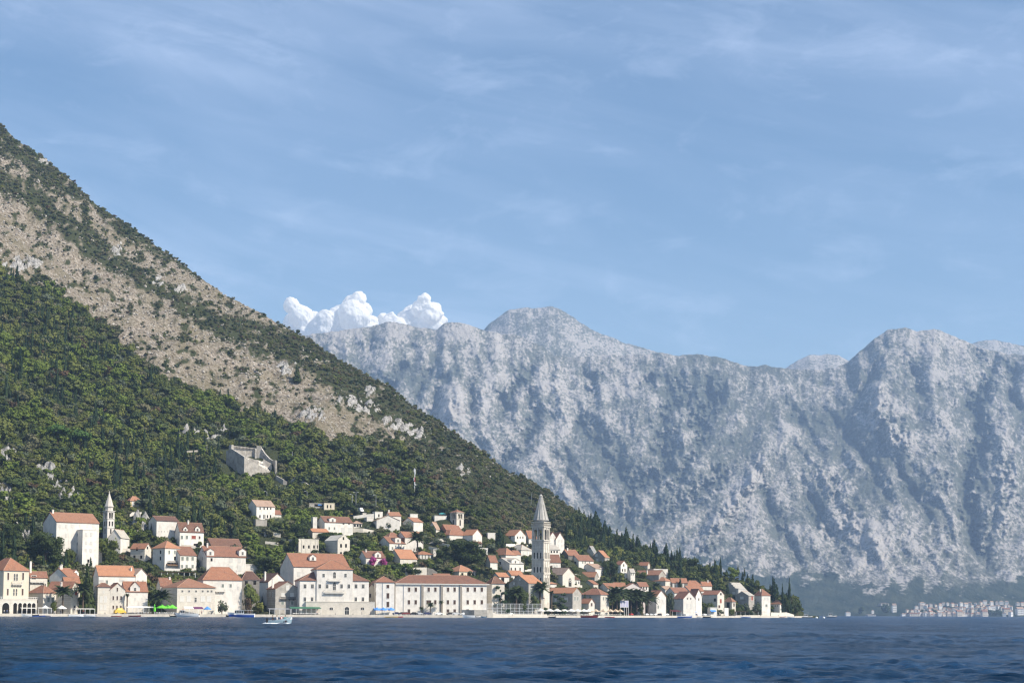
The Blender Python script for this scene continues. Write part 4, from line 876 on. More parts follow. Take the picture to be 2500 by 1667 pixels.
u, _ = wall_uz(h2, 408, 1300); local_box(h2, 'downpipe', m_metal, u - .1, u + .1, -.2, -.003, 0, h2['ze'] - .5)
house('D', 'small red roof peeping over the long white building', 'gs', 958, 966, 1142, 1012, 986, 962, phi=14, q=32, dep=9, wall='w', rc='r')
house('D', 'house with dark red roof at the right end of the long white building', 'hip', 1508, 1570, 1705, 1340, 1062, 988, phi=30, q=14, wall='l', rc='b')
house('D', 'cottage with orange hip roof below the great walnut tree', 'hip', 1085, 1222, 1397, 988, 932, 867, phi=40, wall='c', rc='o', win=SH(962, [1258, 1320, 1367], 22, 28, 'k'))
house('D', 'long low cottage with orange roof above the stone garden wall', 'gs', 470, 596, 776, 865, 796, 704, phi=36, wall='l', rc='o', swin=SH(823, [483, 513, 535], 12, 30, 's'), win=SH(832, [640, 700, 745], 14, 26, 's'))
house('D', 'white cottage with little dormer behind the pink bougainvillea', 'gs', 152, 232, 440, 882, 786, 722, phi=26, wall='w', rc='r', dorm=[(325, 392, 722, 745, 785, .1)], chim=[(230, 705)])
h = house('D', 'stepped white house with tower like dormer and two red roofs', 'gs', 358, 482, 652, 708, 632, 570, phi=36, wall='w', rc='r', win=SH(687, [515, 602], 16, 28, 'g'), swin=SH(640, [395, 415], 10, 50, 's'), dorm=[(540, 602, 572, 580, 632, .1)])
house('D', None, 'hip', 385, 478, 608, 640, 576, 521, parent=h, fwd=-6, dep=6, rc='r')
h = house('D', 'plain white house with a dark red end wall behind the tall palm', 'gs', 552, 646, 842, 728, 570, 517, phi=30, wall='w', rc='r', win=[(800, 692, 16, 24, 'k'), (745, 700, 10, 24, 'k')])
local_box(h, 'red_end_wall', WM['b'], -.05, -.004, .3, h['D'] - .3, 1, h['ze'] - .2)
house('D', 'small verandah pavilion with red roof at the foot of the tall palm', 'hip', 728, 790, 946, 802, 752, 720, phi=26, wall='d', rc='r', win=SH(778, [815, 848, 880, 915], 16, 36, 's'))
h = house('D', 'white house with wide plain gable and round topped chimney on the upper road', 'gf', 330, 346, 592, 482, 388, 338, phi=12, dep=11, wall='w', rc='p')
house('D', 'upper white block with orange roof behind the wide gable', 'gs', 470, 486, 606, 420, 342, 306, phi=20, dep=8, wall='w', rc='o', chim=[(467, 285)])
house('D', 'flat roofed white annex left of the wide gable house', 'flat', 322, 330, 410, 372, 303, 300, phi=18, dep=5, wall='w', win=[(370, 340, 14, 30, 'k')])
house('D', 'white gabled house with orange roof edge above the olive tree', 'gs', 622, 738, 838, 532, 405, 366, phi=46, wall='w', rc='o', swin=[])
house('D', 'tiny white box house behind the olive tree gable', 'flat', 698, 704, 784, 372, 326, 324, phi=20, dep=4, wall='w')
house('D', 'pale gabled cottage left of the hillside church', 'gs', 892, 978, 1020, 525, 482, 412, phi=58, wall='l', rc='p')
house('D', 'hillside church nave with brown west gable and red roof', 'gs', 1015, 1085, 1246, 535, 492, 441, phi=32, wall='b', rc='r', name='church', cat='church')
house('D', 'long red hip roofed building in front of the hillside church', 'hip', 1002, 1120, 1362, 600, 546, 490, phi=38, wall='w', rc='r')
house('D', 'white gable house with bright orange roof right of the hillside church', 'gf', 1255, 1368, 1466, 640, 545, 488, phi=50, wall='w', rc='o', win=SH(600, [1395, 1430], 10, 18, 's'))
house('D', 'white concrete terrace house with parked turquoise car on top', 'flat', 955, 962, 1092, 402, 345, 343, phi=14, dep=5, wall='w')
house('D', 'tiny red roofed outhouse below the bright orange gable', 'gs', 1380, 1388, 1466, 672, 648, 620, phi=20, dep=5, wall='w', rc='r')
house('D', 'white low wall house with clutter beside the great walnut tree', 'flat', 1442, 1450, 1528, 732, 690, 686, phi=14, dep=5, wall='w')
h = house('D', 'open white garden pavilion on the terrace under the white van', 'hip', 92, 100, 190, 470, 424, 398, phi=16, dep=4.5, wall='w', rc='p', win=SH(446, [115, 145, 172], 20, 26, 'k'))
# ---- tile E
house('E', 'white house with salmon roof right of the big cypress', 'gf', 485, 597, 714, 640, 552, 490, phi=45, wall='w', rc='o', win=SH(573, [625, 653, 682], 10, 22, 'k'), swin=[(548, 570, 14, 24, 'k'), (502, 570, 14, 24, 's')])
house('E', 'red roofed house peeping out left of the great bell tower belfry', 'gs', 708, 745, 830, 650, 580, 503, phi=20, dep=10, wall='w', rc='r')
h = house('E', 'tall white house with curved gables right of the belfry', 'gf', 900, 958, 1040, 712, 575, 515, phi=38, wall='w', rc='r', win=SH(565, [980, 1018], 12, 24, 's') + SH(640, [980, 1018], 12, 24, 's'))
house('E', None, 'gf', 1030, 1032, 1122, 712, 590, 520, parent=h, fwd=1.0, dep=8, rc='r', win=SH(610, [1062, 1096], 12, 24, 's') + SH(660, [1062, 1096], 12, 24, 's'))
house('E', 'long low roof with white wall left of the great bell tower', 'hip', 512, 662, 780, 768, 706, 650, phi=40, wall='w', rc='g', win=SH(738, [690, 730, 762], 12, 26, 's'))
house('E', 'wide pyramid roofed house with white walls below the big cypress', 'hip', 330, 500, 612, 835, 757, 685, phi=40, wall='w', rc='o')
house('E', 'red roof and tall chimneyed wall behind the pyramid roofed house', 'gs', 538, 600, 660, 820, 752, 715, phi=35, wall='w', rc='r')
house('E', 'low red roof left of the white cross gabled house', 'gs', 285, 335, 412, 905, 832, 768, phi=30, wall='w', rc='r')
h = house('E', 'white house with pale slate roof, cross gable and black windows', 'gs', 362, 540, 692, 945, 848, 795, phi=46, wall='w', rc='g', win=SH(908, [558, 602, 652], 13, 30, 'k'), swin=[(440, 845, 20, 30, 'k'), (440, 907, 22, 38, 'k')], dorm=[(562, 642, 792, 815, 850, .05)])
house('E', 'small orange roofed house with one black window under the white cross gable', 'gs', 350, 428, 536, 1052, 990, 950, phi=30, wall='w', rc='o', win=[(467, 1022, 32, 44, 'k')])
house('E', 'low orange roof with striped shade beside the grey gable', 'gs', 488, 560, 690, 1010, 975, 928, phi=30, wall='w', rc='o', win=[(620, 992, 50, 16, 'k')])
h = house('E', 'grey gabled house with orange roof in front of the great bell tower', 'gs', 532, 742, 892, 1345, 1058, 975, phi=42, q=18, wall='s', rc='o', swin=[(588, 1062, 14, 24, 's'), (650, 1020, 10, 20, 's')], win=SH(1140, [768, 820], 16, 50, 'g'))
house('E', 'low stone wing with white upstairs windows behind the tall palm', 'slope', 708, 850, 905, 1350, 1215, 1150, phi=56, q=12, dep=None, wall='s', rc='b', win=SH(1230, [735, 780], 18, 40, 's'))
house('E', 'white house with red roof just right of the great bell tower', 'gs', 920, 962, 1084, 900, 832, 755, phi=24, wall='w', rc='r', win=SH(880, [990, 1015, 1045], 12, 26, 's'))
house('E', 'white verandah house in front of the curved gables', 'slope', 955, 962, 1076, 758, 700, 655, phi=30, dep=6, wall='w', rc='g', win=SH(725, [985, 1015, 1045], 16, 22, 'k'))
hC = house('E', 'church with salmon roof and dark rose window gable', 'gf', 940, 1105, 1232, 1090, 968, 897, phi=52, wall='l', rc='p', name='church', cat='church')
house('E', 'small triangular orange roof at the foot of the bell tower', 'hip', 958, 966, 1040, 1102, 1084, 1045, phi=30, dep=6, wall='w', rc='o')
house('E', 'long grey walled waterfront house with white gable and orange roof', 'gf', 900, 1210, 1304, 1345, 1164, 1108, phi=62, q=9, wall='s', rc='o', win=SH(1222, [1235, 1265], 12, 40, 'g'), swin=[(1140, 1232, 30, 40, 's'), (1030, 1232, 14, 40, 's')])
house('F', 'stone house with brick red hip roof and white end behind beige parasols', 'hip', 166, 375, 466, 1345, 1180, 1114, phi=60, q=12, wall='l', rc='r', win=SH(1222, [407, 432], 12, 34, 'g'))
house('F', 'little gabled annex with red roof among the white parasols', 'gf', 158, 250, 312, 1345, 1270, 1224, phi=56, q=7, wall='l', rc='r', win=[(280, 1285, 16, 34, 'b')])
house('E', 'dark walled house with red roof high on the slope', 'gs', 1080, 1166, 1284, 808, 762, 706, phi=34, wall='d', rc='r', chim=[(1155, 690)])
house('E', 'white house with covered dark balcony and red roof', 'gs', 1170, 1276, 1434, 890, 818, 762, phi=38, wall='w', rc='r', win=SH(835, [1318, 1345, 1390], 10, 26, 'g'), swin=[(1225, 842, 60, 26, 'k')])
house('F', 'pale grey gable house at the top of the town', 'gs', 215, 302, 338, 790, 738, 660, phi=60, wall='l', rc='g', swin=[(262, 688, 14, 20, 'k')])
house('F', 'dark grey gable house with orange roof edge at the forest margin', 'gs', 285, 420, 470, 862, 782, 714, phi=62, wall='s', rc='o', swin=[(330, 760, 18, 28, 's'), (338, 815, 18, 28, 's')])
house('F', 'house with light salmon roof and white stepped end', 'gs', 148, 322, 432, 1022, 902, 856, phi=52, wall='w', rc='p', win=SH(910, [375, 405], 14, 28, 's') + SH(965, [350, 395], 14, 28, 's'))
house('F', 'grey house with flat salmon roof and white gable end above the gardens', 'gf', 165, 312, 352, 1042, 990, 940, phi=65, wall='s', rc='o')
house('F', 'small pale gabled cottage half sunk in the gardens', 'gs', 185, 300, 350, 1108, 1068, 1030, phi=58, wall='l', rc='r', swin=[(262, 1095, 14, 24, 's')])
house('F', 'tall narrow white gable tower house among dark trees', 'gf', 530, 590, 660, 1005, 862, 822, phi=52, wall='w', rc='r', win=SH(868, [622], 12, 26, 'k') + SH(920, [608, 635], 12, 28, 'k'))
house('F', 'white house with slate roof behind the tall gable', 'gs', 662, 695, 742, 1042, 942, 905, phi=40, wall='w', rc='g', win=SH(960, [705, 725], 10, 26, 'g'))
house('F', 'square stone house with red roof highest on the right slope', 'gf', 750, 876, 902, 915, 868, 835, phi=68, wall='l', rc='r')
h = house('F', 'grey stone house with long double roof and white gable end', 'gf', 706, 995, 1067, 1065, 970, 922, phi=62, wall='s', rc='o', chim=[(855, 925)])
house('F', 'white flat roofed block behind the long double roof', 'flat', 895, 940, 1092, 990, 910, 906, phi=30, wall='w', dep=8)
house('F', 'stone house with orange hip roof under the white block', 'hip', 905, 1064, 1132, 1100, 1035, 995, phi=56, wall='l', rc='o')
house('F', 'arcaded loggia house with white columns and red roof', 'gs', 1105, 1132, 1300, 1108, 1050, 1008, phi=24, wall='d', rc='r', win=SH(1080, [1150, 1185, 1220, 1255], 14, 42, 's'))
house('F', 'house with red hip roof and white pillared attic', 'hip', 1255, 1300, 1450, 1122, 1085, 1030, phi=30, wall='w', rc='r', win=SH(1100, [1330, 1370, 1410], 16, 26, 'k'))
house('F', 'low red roofed house with chimney right of the pillared attic', 'gs', 1425, 1460, 1560, 1130, 1085, 1045, phi=30, wall='w', rc='r', chim=[(1515, 1030)])
house('F', 'tan pediment house with long red side roof behind the palms', 'gf', 560, 592, 850, 1345, 1130, 1058, phi=22, q=46, wall='p', rc='r', win=[(700, 1160, 30, 40, 'b')])
house('F', 'small red roof left of the tan pediment', 'gs', 500, 512, 642, 1130, 1090, 1048, phi=24, wall='w', rc='r')
house('F', 'red roofed loggia with white columns above the palms', 'gs', 735, 788, 886, 1140, 1090, 1050, phi=40, wall='w', rc='r', win=SH(1112, [810, 835, 862], 12, 34, 'k'))
house('F', 'bright white gable house standing between palms and cypress hedge', 'gf', 870, 970, 1072, 1345, 1200, 1135, phi=46, q=7, wall='w', rc='r', win=SH(1310, [988], 12, 34, 'g') + SH(1250, [1005, 1040], 10, 30, 's'))
house('F', 'white gable house with grey side wall facing the moored blue boat', 'gf', 1150, 1256, 1386, 1345, 1222, 1150, phi=42, q=6, wall='w', rc='r', win=SH(1222, [1298, 1335], 10, 20, 'k') + SH(1302, [1298, 1338], 16, 46, 's'), swin=[(1215, 1235, 24, 30, 's'), (1215, 1290, 16, 30, 's')])
house('F', 'taller white gable house right behind the quayside gable', 'gf', 1310, 1388, 1452, 1345, 1190, 1122, phi=46, q=15, wall='w', rc='r', swin=[], win=SH(1230, [1420], 10, 26, 'k'))
house('G', 'stone house with red roof, white gable and red balcony door', 'gf', 330, 552, 652, 1225, 1028, 972, phi=58, q=16, wall='l', rc='r', win=[(602, 1022, 22, 32, 'k'), (600, 1125, 26, 60, 'r'), (578, 1205, 26, 40, 'b')], swin=[(515, 1108, 30, 46, 'k'), (485, 1050, 26, 26, 's'), (440, 1060, 20, 30, 's')])
house('G', 'large roofless grey ruin with tall rounded gable', 'ruins', 612, 862, 1010, 1065, 985, 850, phi=58, q=44, wall='s', swin=[(680, 905, 26, 40, 'k'), (683, 1020, 32, 44, 'k'), (795, 1008, 34, 32, 's')], name='ruined_house', cat='ruin', cornice=False)
house('G', 'small white block on the shoulder of the grey ruin', 'flat', 850, 862, 952, 1010, 945, 942, phi=20, q=40, dep=5, wall='w')
house('G', 'grey gable house with slate roof and sunlit narrow front', 'gs', 818, 1012, 1096, 1185, 1045, 985, phi=58, q=20, wall='s', rc='g', swin=[(912, 1078, 36, 32, 's'), (905, 1190, 24, 30, 'k')], win=SH(1085, [1062], 26, 60, 'r'))
h = house('G', 'white house with red hip roof and roof dormer near the point', 'hip', 1090, 1205, 1332, 1262, 1042, 945, phi=40, q=16, wall='w', rc='r', win=SH(1190, [1273], 26, 32, 'g') + SH(1090, [1250, 1295], 18, 36, 's'), chim=[(1183, 955)], dorm=[])
house('G', 'small open pavilion with red hip roof and dark arch', 'hip', 650, 765, 820, 1250, 1135, 1072, phi=56, q=12, wall='l', rc='o', swin=[(710, 1185, 42, 90, 'k')], win=[(795, 1180, 20, 50, 'b')])
house('G', 'last pale house with orange hip roof before the point', 'hip', 1335, 1470, 1532, 1310, 1170, 1115, phi=58, q=10, wall='w', rc='o', win=[(1496, 1245, 34, 22, 'g')], swin=[(1405, 1195, 12, 16, 'k'), (1437, 1195, 12, 16, 'k')])
h = house('G', 'white waterside kiosk with blue awning', 'flat', 410, 450, 546, 1345, 1225, 1222, phi=30, q=2.5, wall='w', dep=4)
m_blue = plain('blue_canvas', (0.10, 0.28, 0.65), 0.8, 0.1); awning(h, 440, 520, 1255, 1275, m_blue, 1.5)

for a_ in [('D', 'small white block house on the construction terrace', 'flat', 236, 242, 314, 402, 362, 360), ('D', 'low grey shed beside the excavator', 'flat', 190, 198, 236, 352, 318, 316), ('E', 'white block peeping over the trees left of the big cypress', 'flat', 300, 308, 388, 580, 528, 525),
           ('D', 'white terrace house below the verandah pavilion', 'flat', 940, 950, 1032, 772, 704, 702), ('D', 'broken pale hut on the overgrown terrace by the pointed ruin', 'flat', 95, 104, 142, 650, 600, 598)]:
    house(*a_, phi=20, dep=4.5, wall='w' if 'white' in a_[1] else 'l')
for a_ in [('F', 'pale cottage with faded roof behind the poplar like tree', 'gs', 1040, 1062, 1150, 1170, 1124, 1092), ('F', 'wide red roof directly behind the quayside gables', 'gs', 1140, 1162, 1320, 1232, 1160, 1108), ('F', 'red roof stacked above the taller white gable', 'gs', 1300, 1322, 1480, 1200, 1140, 1092),
           ('F', 'red roofed white house left of the tan pediment, above the palms', 'gs', 430, 452, 560, 1160, 1110, 1062), ('E', 'low white house with brown roof under the garden walls', 'gs', 1185, 1205, 1290, 1062, 1020, 985)]:
    house(*a_, phi=42, dep=9, wall='w', rc='p' if 'faded' in a_[1] else ('b' if 'brown' in a_[1] else 'r'), grid=(3, 1))
# ================================================================ towers
def tower_frame(T, xb, yb, phi, q=None):
    pxb, pyb = pxy(T, xb, yb); P = shore_pt(pxb, q) if q is not None else ground_hit(pxb, pyb)
    return P, R(phi) - math.atan2(P[0], P[1])
def tz(T, x, y, P): return CAMH + P[1] * float(ray(*pxy(T, x, y))[1]) - P[2]
def sq(m, c, w, z0, z1, mi=0): m.box(c - w / 2, c + w / 2, c - w / 2, c + w / 2, z0, z1, mi)
def face_boxes(m, S, u0, u1, z0, z1, out, mi=0):
    """a thin box on the two faces that look at the water (front y=0 and left x=0)"""
    m.box(u0, u1, -out, -.003, z0, z1, mi); m.box(-out, -.003, u0, u1, z0, z1, mi)
def belfry(m, S, z0, z1, pier, mid, spring):
    for a in (0, S - pier):
        for b2 in (0, S - pier): m.box(a, a + pier, b2, b2 + pier, z0, z1)
    m.box(0, S, 0, S, z1 - (z1 - z0) * .16, z1 + .001)
    for k in (0, 1):
        lo, hi = (pier + .001, S - pier - .001); c = S / 2
        for y_ in (0, S - .6):
            if mid: m.box(c - mid / 2, c + mid / 2, y_, y_ + .6, z0, z1 - .01); m.box(y_, y_ + .6, c - mid / 2, c + mid / 2, z0, z1 - .01)
            ops = [(lo, c - mid / 2), (c + mid / 2, hi)] if mid else [(lo, hi)]
            for a, b2 in ops:
                n = 6; r_ = (b2 - a) / 2; cx = (a + b2) / 2; zs = z1 - (z1 - z0) * .16 - r_ - .05
                for i in range(n):
                    a0, a1 = math.pi * i / n, math.pi * (i + 1) / n
                    x0_, x1_ = cx + r_ * math.cos(a1), cx + r_ * math.cos(a0); zl = zs + r_ * min(math.sin(a0), math.sin(a1))
                    m.box(x0_, x1_, y_ + .05, y_ + .55, zl, z1 - .05); m.box(y_ + .05, y_ + .55, x0_, x1_, zl, z1 - .05)
m_tower = wall_mat('weathered_tower_stone', (0.72, 0.66, 0.56), 0.5, True)
P, psi = tower_frame('E', 900, 1345, 62.5, q=30)
root = tag(link('bell_tower', None, None, P, psi), 'great weathered stone bell tower with pointed spire and open belfry', 'bell tower'); S = 7.1
Z = lambda y: tz('E', 870, y, P)
m = MB(); m.box(0, S, 0, S, -4, Z(605))
for y in (603, 803, 950): m.box(-.45, S + .45, -.45, S + .45, Z(y) - .25, Z(y) + .35)
for (ya, yb_) in ((950, 803), (803, 612), (1085, 950)):
    z0, z1 = Z(ya) + .4, Z(yb_) - .3
    for u in (0, S * .33 - .25, S * .67 - .25, S - .55): face_boxes(m, S, u, u + .55, z0, z1, .22)
    face_boxes(m, S, 0, S, z1 - .5, z1, .3)
m.build('shaft', m_tower, parent=root)
wn = MB()
for yc in (770, 925, 1040):
    z0, z1 = Z(yc) - 2.0, Z(yc) + 2.0
    for u in (S * .20, S * .47, S * .75): face_boxes(wn, S, u - .02, u + .62, z0, z1, .02)
wn.build('slit_windows', m_void, parent=root)
m = MB(); z0, z1 = Z(598), Z(462); belfry(m, S, z0, z1, 1.1, .65, 0)
m.box(-.5, S + .5, -.5, S + .5, z1, z1 + .45)
for u in (.2, S * .5 - .25, S - .7): face_boxes(m, S, u, u + .5, z0, z1, .25)
m.build('belfry', m_tower, parent=root)
m = MB(); m.lathe([(0.1, z0 + 3.9), (.55, z0 + 3.7), (.7, z0 + 3.0), (1.05, z0 + 2.3)], 10, 0, (S / 2, S / 2)); m.tube([(0.5, S / 2, z0 + 4.0), (S - .5, S / 2, z0 + 4.0)], .12)
m.build('bell', m_iron, parent=root)
m = MB(); zb0, zb1 = z1 + .45, Z(412)
m.box(.5, S - .5, .5, S - .5, zb0, zb1); 
for i in range(11):
    u = -.3 + (S + .45) * i / 10; m.box(u, u + .2, -.4, -.15, zb0, zb0 + 1.2); m.box(-.4, -.15, u, u + .2, zb0, zb0 + 1.2)
m.box(-.5, S + .5, -.5, -.1, zb0 + 1.2, zb0 + 1.45); m.box(-.5, -.1, -.1, S + .5, zb0 + 1.2, zb0 + 1.45); m.box(-.3, S + .3, -.3, S + .3, zb1, zb1 + .4)
m.build('balustrade', m_tower, parent=root)
m = MB(); zs = Z(388); m.tube([(S / 2, S / 2, zb1 + .4), (S / 2, S / 2, zs)], [S * .52, S * .52], 8)
m.tube([(S / 2, S / 2, zs), (S / 2, S / 2, zs + .4)], [S * .64, S * .64], 8); m.tube([(S / 2, S / 2, zs + .4), (S / 2, S / 2, Z(128))], [S * .60, S * .11], 8)
m.tube([(S / 2, S / 2, Z(128)), (S / 2, S / 2, Z(124)), (S / 2, S / 2, Z(106))], [1.25, 1.1, .25], 8)
for k in range(8):
    a = math.pi * 2 * (k + .5) / 8; m.tube([(S / 2 + math.cos(a) * S * .585, S / 2 + math.sin(a) * S * .585, zs + .4), (S / 2 + math.cos(a) * S * .11, S / 2 + math.sin(a) * S * .11, Z(128))], .14, 4)
m.build('spire', wall_mat('spire_stone', (0.52, 0.50, 0.455), 0.4, True), parent=root)
m = MB(); c = S / 2; m.lathe([(.1, Z(106)), (.45, Z(103)), (.45, Z(98)), (.1, Z(95))], 8, 0, (c, c)); m.tube([(c, c, Z(100)), (c, c, Z(62))], .09); m.tube([(c - .7, c, Z(74)), (c + .7, c, Z(74))], .08)
m.build('cross', m_iron, parent=root)
RECTS.append((1297, 1342, 1195, 1430, P[1]))

def small_tower(T, label, xb, yb, phi, S, lv, spire, m_, name='bell_tower'):
    P, psi = tower_frame(T, xb, yb, phi); root = tag(link(name, None, None, P, psi), label, 'bell tower'); Z = lambda y: tz(T, xb, y, P)
    m = MB(); m.box(0, S, 0, S, -4, Z(lv[0][0]))
    for y in lv[0]: m.box(-.2, S + .2, -.2, S + .2, Z(y) - .12, Z(y) + .15)
    m.build('shaft', m_, parent=root)
    w = MB()
    for y, us in lv[2]:
        for u in us: face_boxes(w, S, S * u - S * .09, S * u + S * .09, Z(y) - S * .3, Z(y) + S * .3, .02)
    if w.v: w.build('slit_windows', m_void, parent=root)
    m = MB(); z0, z1 = Z(lv[0][0]) + .15, Z(lv[1]); belfry(m, S, z0, z1, S * .2, S * .1, 0); m.box(-.3, S + .3, -.3, S + .3, z1, z1 + .3); m.build('belfry', m_, parent=root)
    m = MB(); m.lathe([(0.1, z0 + 1.6), (.3, z0 + 1.5), (.45, z0 + .8)], 8, 0, (S / 2, S / 2)); m.build('bell', m_iron, parent=root)
    return root, P, Z, z1 + .3
mwt = WM['w']
root, P, Z, zt = small_tower('A', 'slender pale bell tower with stone spire on the wooded left slope', 1138, 640, 32, 4.1, ([372, 465], 292, [(425, (.3, .7)), (505, (.5,))]), 0, wall_mat('pale_tower_stone', (0.66, 0.62, 0.56), 0.3))
S = 4.1; m = MB(); m.tube([(S / 2, S / 2, zt), (S / 2, S / 2, Z(245))], [S * .5, S * .5], 8); m.tube([(S / 2, S / 2, Z(245)), (S / 2, S / 2, Z(238))], [S * .6, S * .6], 8)
m.tube([(S / 2, S / 2, Z(238)), (S / 2, S / 2, Z(92))], [S * .56, .12], 8); m.build('spire', wall_mat('pale_spire_stone', (0.62, 0.57, 0.50), 0.3), parent=root)
m = MB(); m.tube([(S / 2, S / 2, Z(100)), (S / 2, S / 2, Z(72))], .1); m.lathe([(.1, Z(96)), (.3, Z(92)), (.1, Z(86))], 6, 0, (S / 2, S / 2)); m.build('finial', m_trim, parent=root)
RECTS.append((250, 280, 1195, 1310, P[1]))
house('A', 'white chapel gable at the foot of the slender bell tower', 'gf', 1120, 1150, 1280, 700, 572, 486, phi=-22, dep=12, wall='w', rc='g', name='church', cat='church')
root, P, Z, zt = small_tower('D', 'square hillside bell tower with little red pyramid roof', 1196, 480, 42, 6.0, ([372,], 308, [(415, (.5,))]), 0, WM['l'])
S = 6.0; m = MB(); m.poly([(-.4, -.4, zt), (S + .4, -.4, zt), (S + .4, S + .4, zt), (-.4, S + .4, zt), (S / 2, S / 2, Z(272))], [(0, 1, 4), (1, 2, 4), (2, 3, 4), (3, 0, 4), (3, 2, 1, 0)]); m.build('roof', RM['r'], parent=root)
m = MB(); m.tube([(S / 2, S / 2, Z(275)), (S / 2, S / 2, Z(262))], .12); m.build('finial', m_trim, parent=root)
RECTS.append((1096, 1126, 1242, 1290, P[1]))
# rose window of the church
u, z = wall_uz(hC, 1183, 1040); m = MB(); n = 14; r_ = 2.6
pts = [(u + r_ * .55 * math.cos(a), z + .8 + r_ * .55 * math.sin(a)) for a in [math.pi * i / n for i in range(n + 1)]]
m.poly([(u - r_ * .55, -.03, z - 3), (u + r_ * .55, -.03, z - 3)] + [(a, -.03, b2) for a, b2 in pts], [tuple(range(n + 3))])
o = m.build('rose_window', m_void, parent=hC['root']); m = MB()
for k in range(8): a = math.pi * k / 8; m.tube([(u - 1.3 * math.cos(a), -.06, z + .7 - 1.3 * math.sin(a)), (u + 1.3 * math.cos(a), -.06, z + .7 + 1.3 * math.sin(a))], .06, 4)
m.tube([(u + 1.35 * math.cos(a), -.06, z + .7 + 1.35 * math.sin(a)) for a in [math.pi * 2 * i / 16 for i in range(17)]], .12, 4); m.tube([(u, -.06, z - 3), (u, -.06, z - .8)], .08, 4)
m.build('tracery', m_trim, parent=o)

# ================================================================ walls and the fortress
def wall_run(T, label, pts, m_, name='garden_wall', cat='wall', th=.6, Y=None, q=None, coping=None, parent=None):
    """pts: (x, y of top, y of foot); each foot stands on the ground, or at depth Y"""
    W3 = []
    for p in pts:
        px, pb = pxy(T, p[0], p[2]); pt = pxy(T, p[0], p[1])[1]
        if q is not None: X, Yp, z = shore_pt(px, q)
        elif len(p) > 3 or Y is not None: Yp = p[3] if len(p) > 3 else Y; t, zz = ray(px, pb); X = float(t) * Yp; z = CAMH + Yp * float(zz)
        else: X, Yp, z = ground_hit(px, pb)
        W3.append((X, Yp, z, CAMH + Yp * float(ray(px, pt)[1])))
    o0 = W3[0]; b_ = MB()
    for a, c in zip(W3[:-1], W3[1:]):
        dx, dy = c[0] - a[0], c[1] - a[1]; l = math.hypot(dx, dy) or 1; nx, ny = -dy / l * th, dx / l * th
        f = [(a[0], a[1]), (c[0], c[1]), (c[0] + nx, c[1] + ny), (a[0] + nx, a[1] + ny)]; tp = [a[3], c[3], c[3], a[3]]; bt = [a[2] - 3, c[2] - 3, c[2] - 3, a[2] - 3]
        b_.poly([(x - o0[0], y - o0[1], z - o0[2]) for (x, y), z in zip(f, bt)] + [(x - o0[0], y - o0[1], z - o0[2]) for (x, y), z in zip(f, tp)], [(0, 3, 2, 1), (4, 5, 6, 7), (0, 1, 5, 4), (1, 2, 6, 5), (2, 3, 7, 6), (3, 0, 4, 7)])
    if parent is None:
        q_ = [pxy(T, p[0], p[1]) for p in pts]; r2 = [pxy(T, p[0], p[2]) for p in pts]
        for (a, b1), (a2, b2), (c1, c2) in zip(q_[:-1], q_[1:], r2[:-1]): RECTS.append((min(a, a2), max(a, a2), min(b1, b2), c2, o0[1]))
        return tag(b_.build(name, m_, loc=o0[:3]), label, cat)
    return b_.build(name, m_, parent=parent, loc=(o0[0] - parent.location.x, o0[1] - parent.location.y, o0[2] - parent.location.z))
X0, Yf, Z0 = ground_hit(*pxy('M', 1020, 830))
fort = tag(link('ruined_fortress', None, None, (X0, Yf, Z0)), 'roofless grey stone fortress with stepped walls standing above the forest', 'fortress')
ms = wall_mat('fortress_stone', (0.50, 0.465, 0.41), 0.8, True)
MW = lambda pts, nm, th=1.2: wall_run('M', None, pts, ms, nm, parent=fort, th=th)
MW([(728, 400, 660, Yf + 16), (800, 352, 690, Yf + 13), (900, 415, 760, Yf + 8), (1018, 492, 830, Yf)], 'front_wall')
MW([(1018, 492, 830, Yf), (1200, 590, 820, Yf + 5), (1400, 706, 860, Yf + 11), (1512, 775, 900, Yf + 14)], 'front_wall')
MW([(775, 296, 520, Yf + 15.5), (815, 296, 540, Yf + 14.5)], 'corner_pier', 2.2)
MW([(815, 308, 560, Yf + 26), (1000, 328, 560, Yf + 29), (1195, 352, 560, Yf + 32)], 'back_wall')
MW([(1182, 345, 560, Yf + 32.5), (1190, 365, 560, Yf + 30)], 'back_wall')
MW([(1215, 312, 560, Yf + 31), (1285, 318, 560, Yf + 31)], 'watch_turret', 3)
MW([(1285, 350, 600, Yf + 31), (1345, 440, 620, Yf + 29), (1420, 520, 700, Yf + 26), (1465, 545, 740, Yf + 24), (1512, 545, 780, Yf + 16)], 'side_wall')
MW([(1320, 520, 700, Yf + 18), (1460, 600, 780, Yf + 18.5)], 'inner_wall', .8); MW([(1500, 548, 900, Yf + 16), (1514, 552, 900, Yf + 13.5)], 'side_wall', .9)
MW([(1100, 500, 640, Yf + 16), (1250, 560, 680, Yf + 16)], 'inner_wall', .8)
m = MB(); nn = 12                                   # merlons along the back wall
for i in range(16):
    x = 830 + i * 22.5; px, py = pxy('M', x, 330 + i * 2.4); Yp = Yf + 25 + i * .38; t, zz = ray(px, py); X = float(t) * Yp; zc = CAMH + Yp * float(zz)
    m.box(X - X0 - .18, X - X0 + .18, Yp - Yf - .06, Yp - Yf + .5, zc - Z0 - .4, zc - Z0 + .5)
m.build('loopholes', m_void, parent=fort)
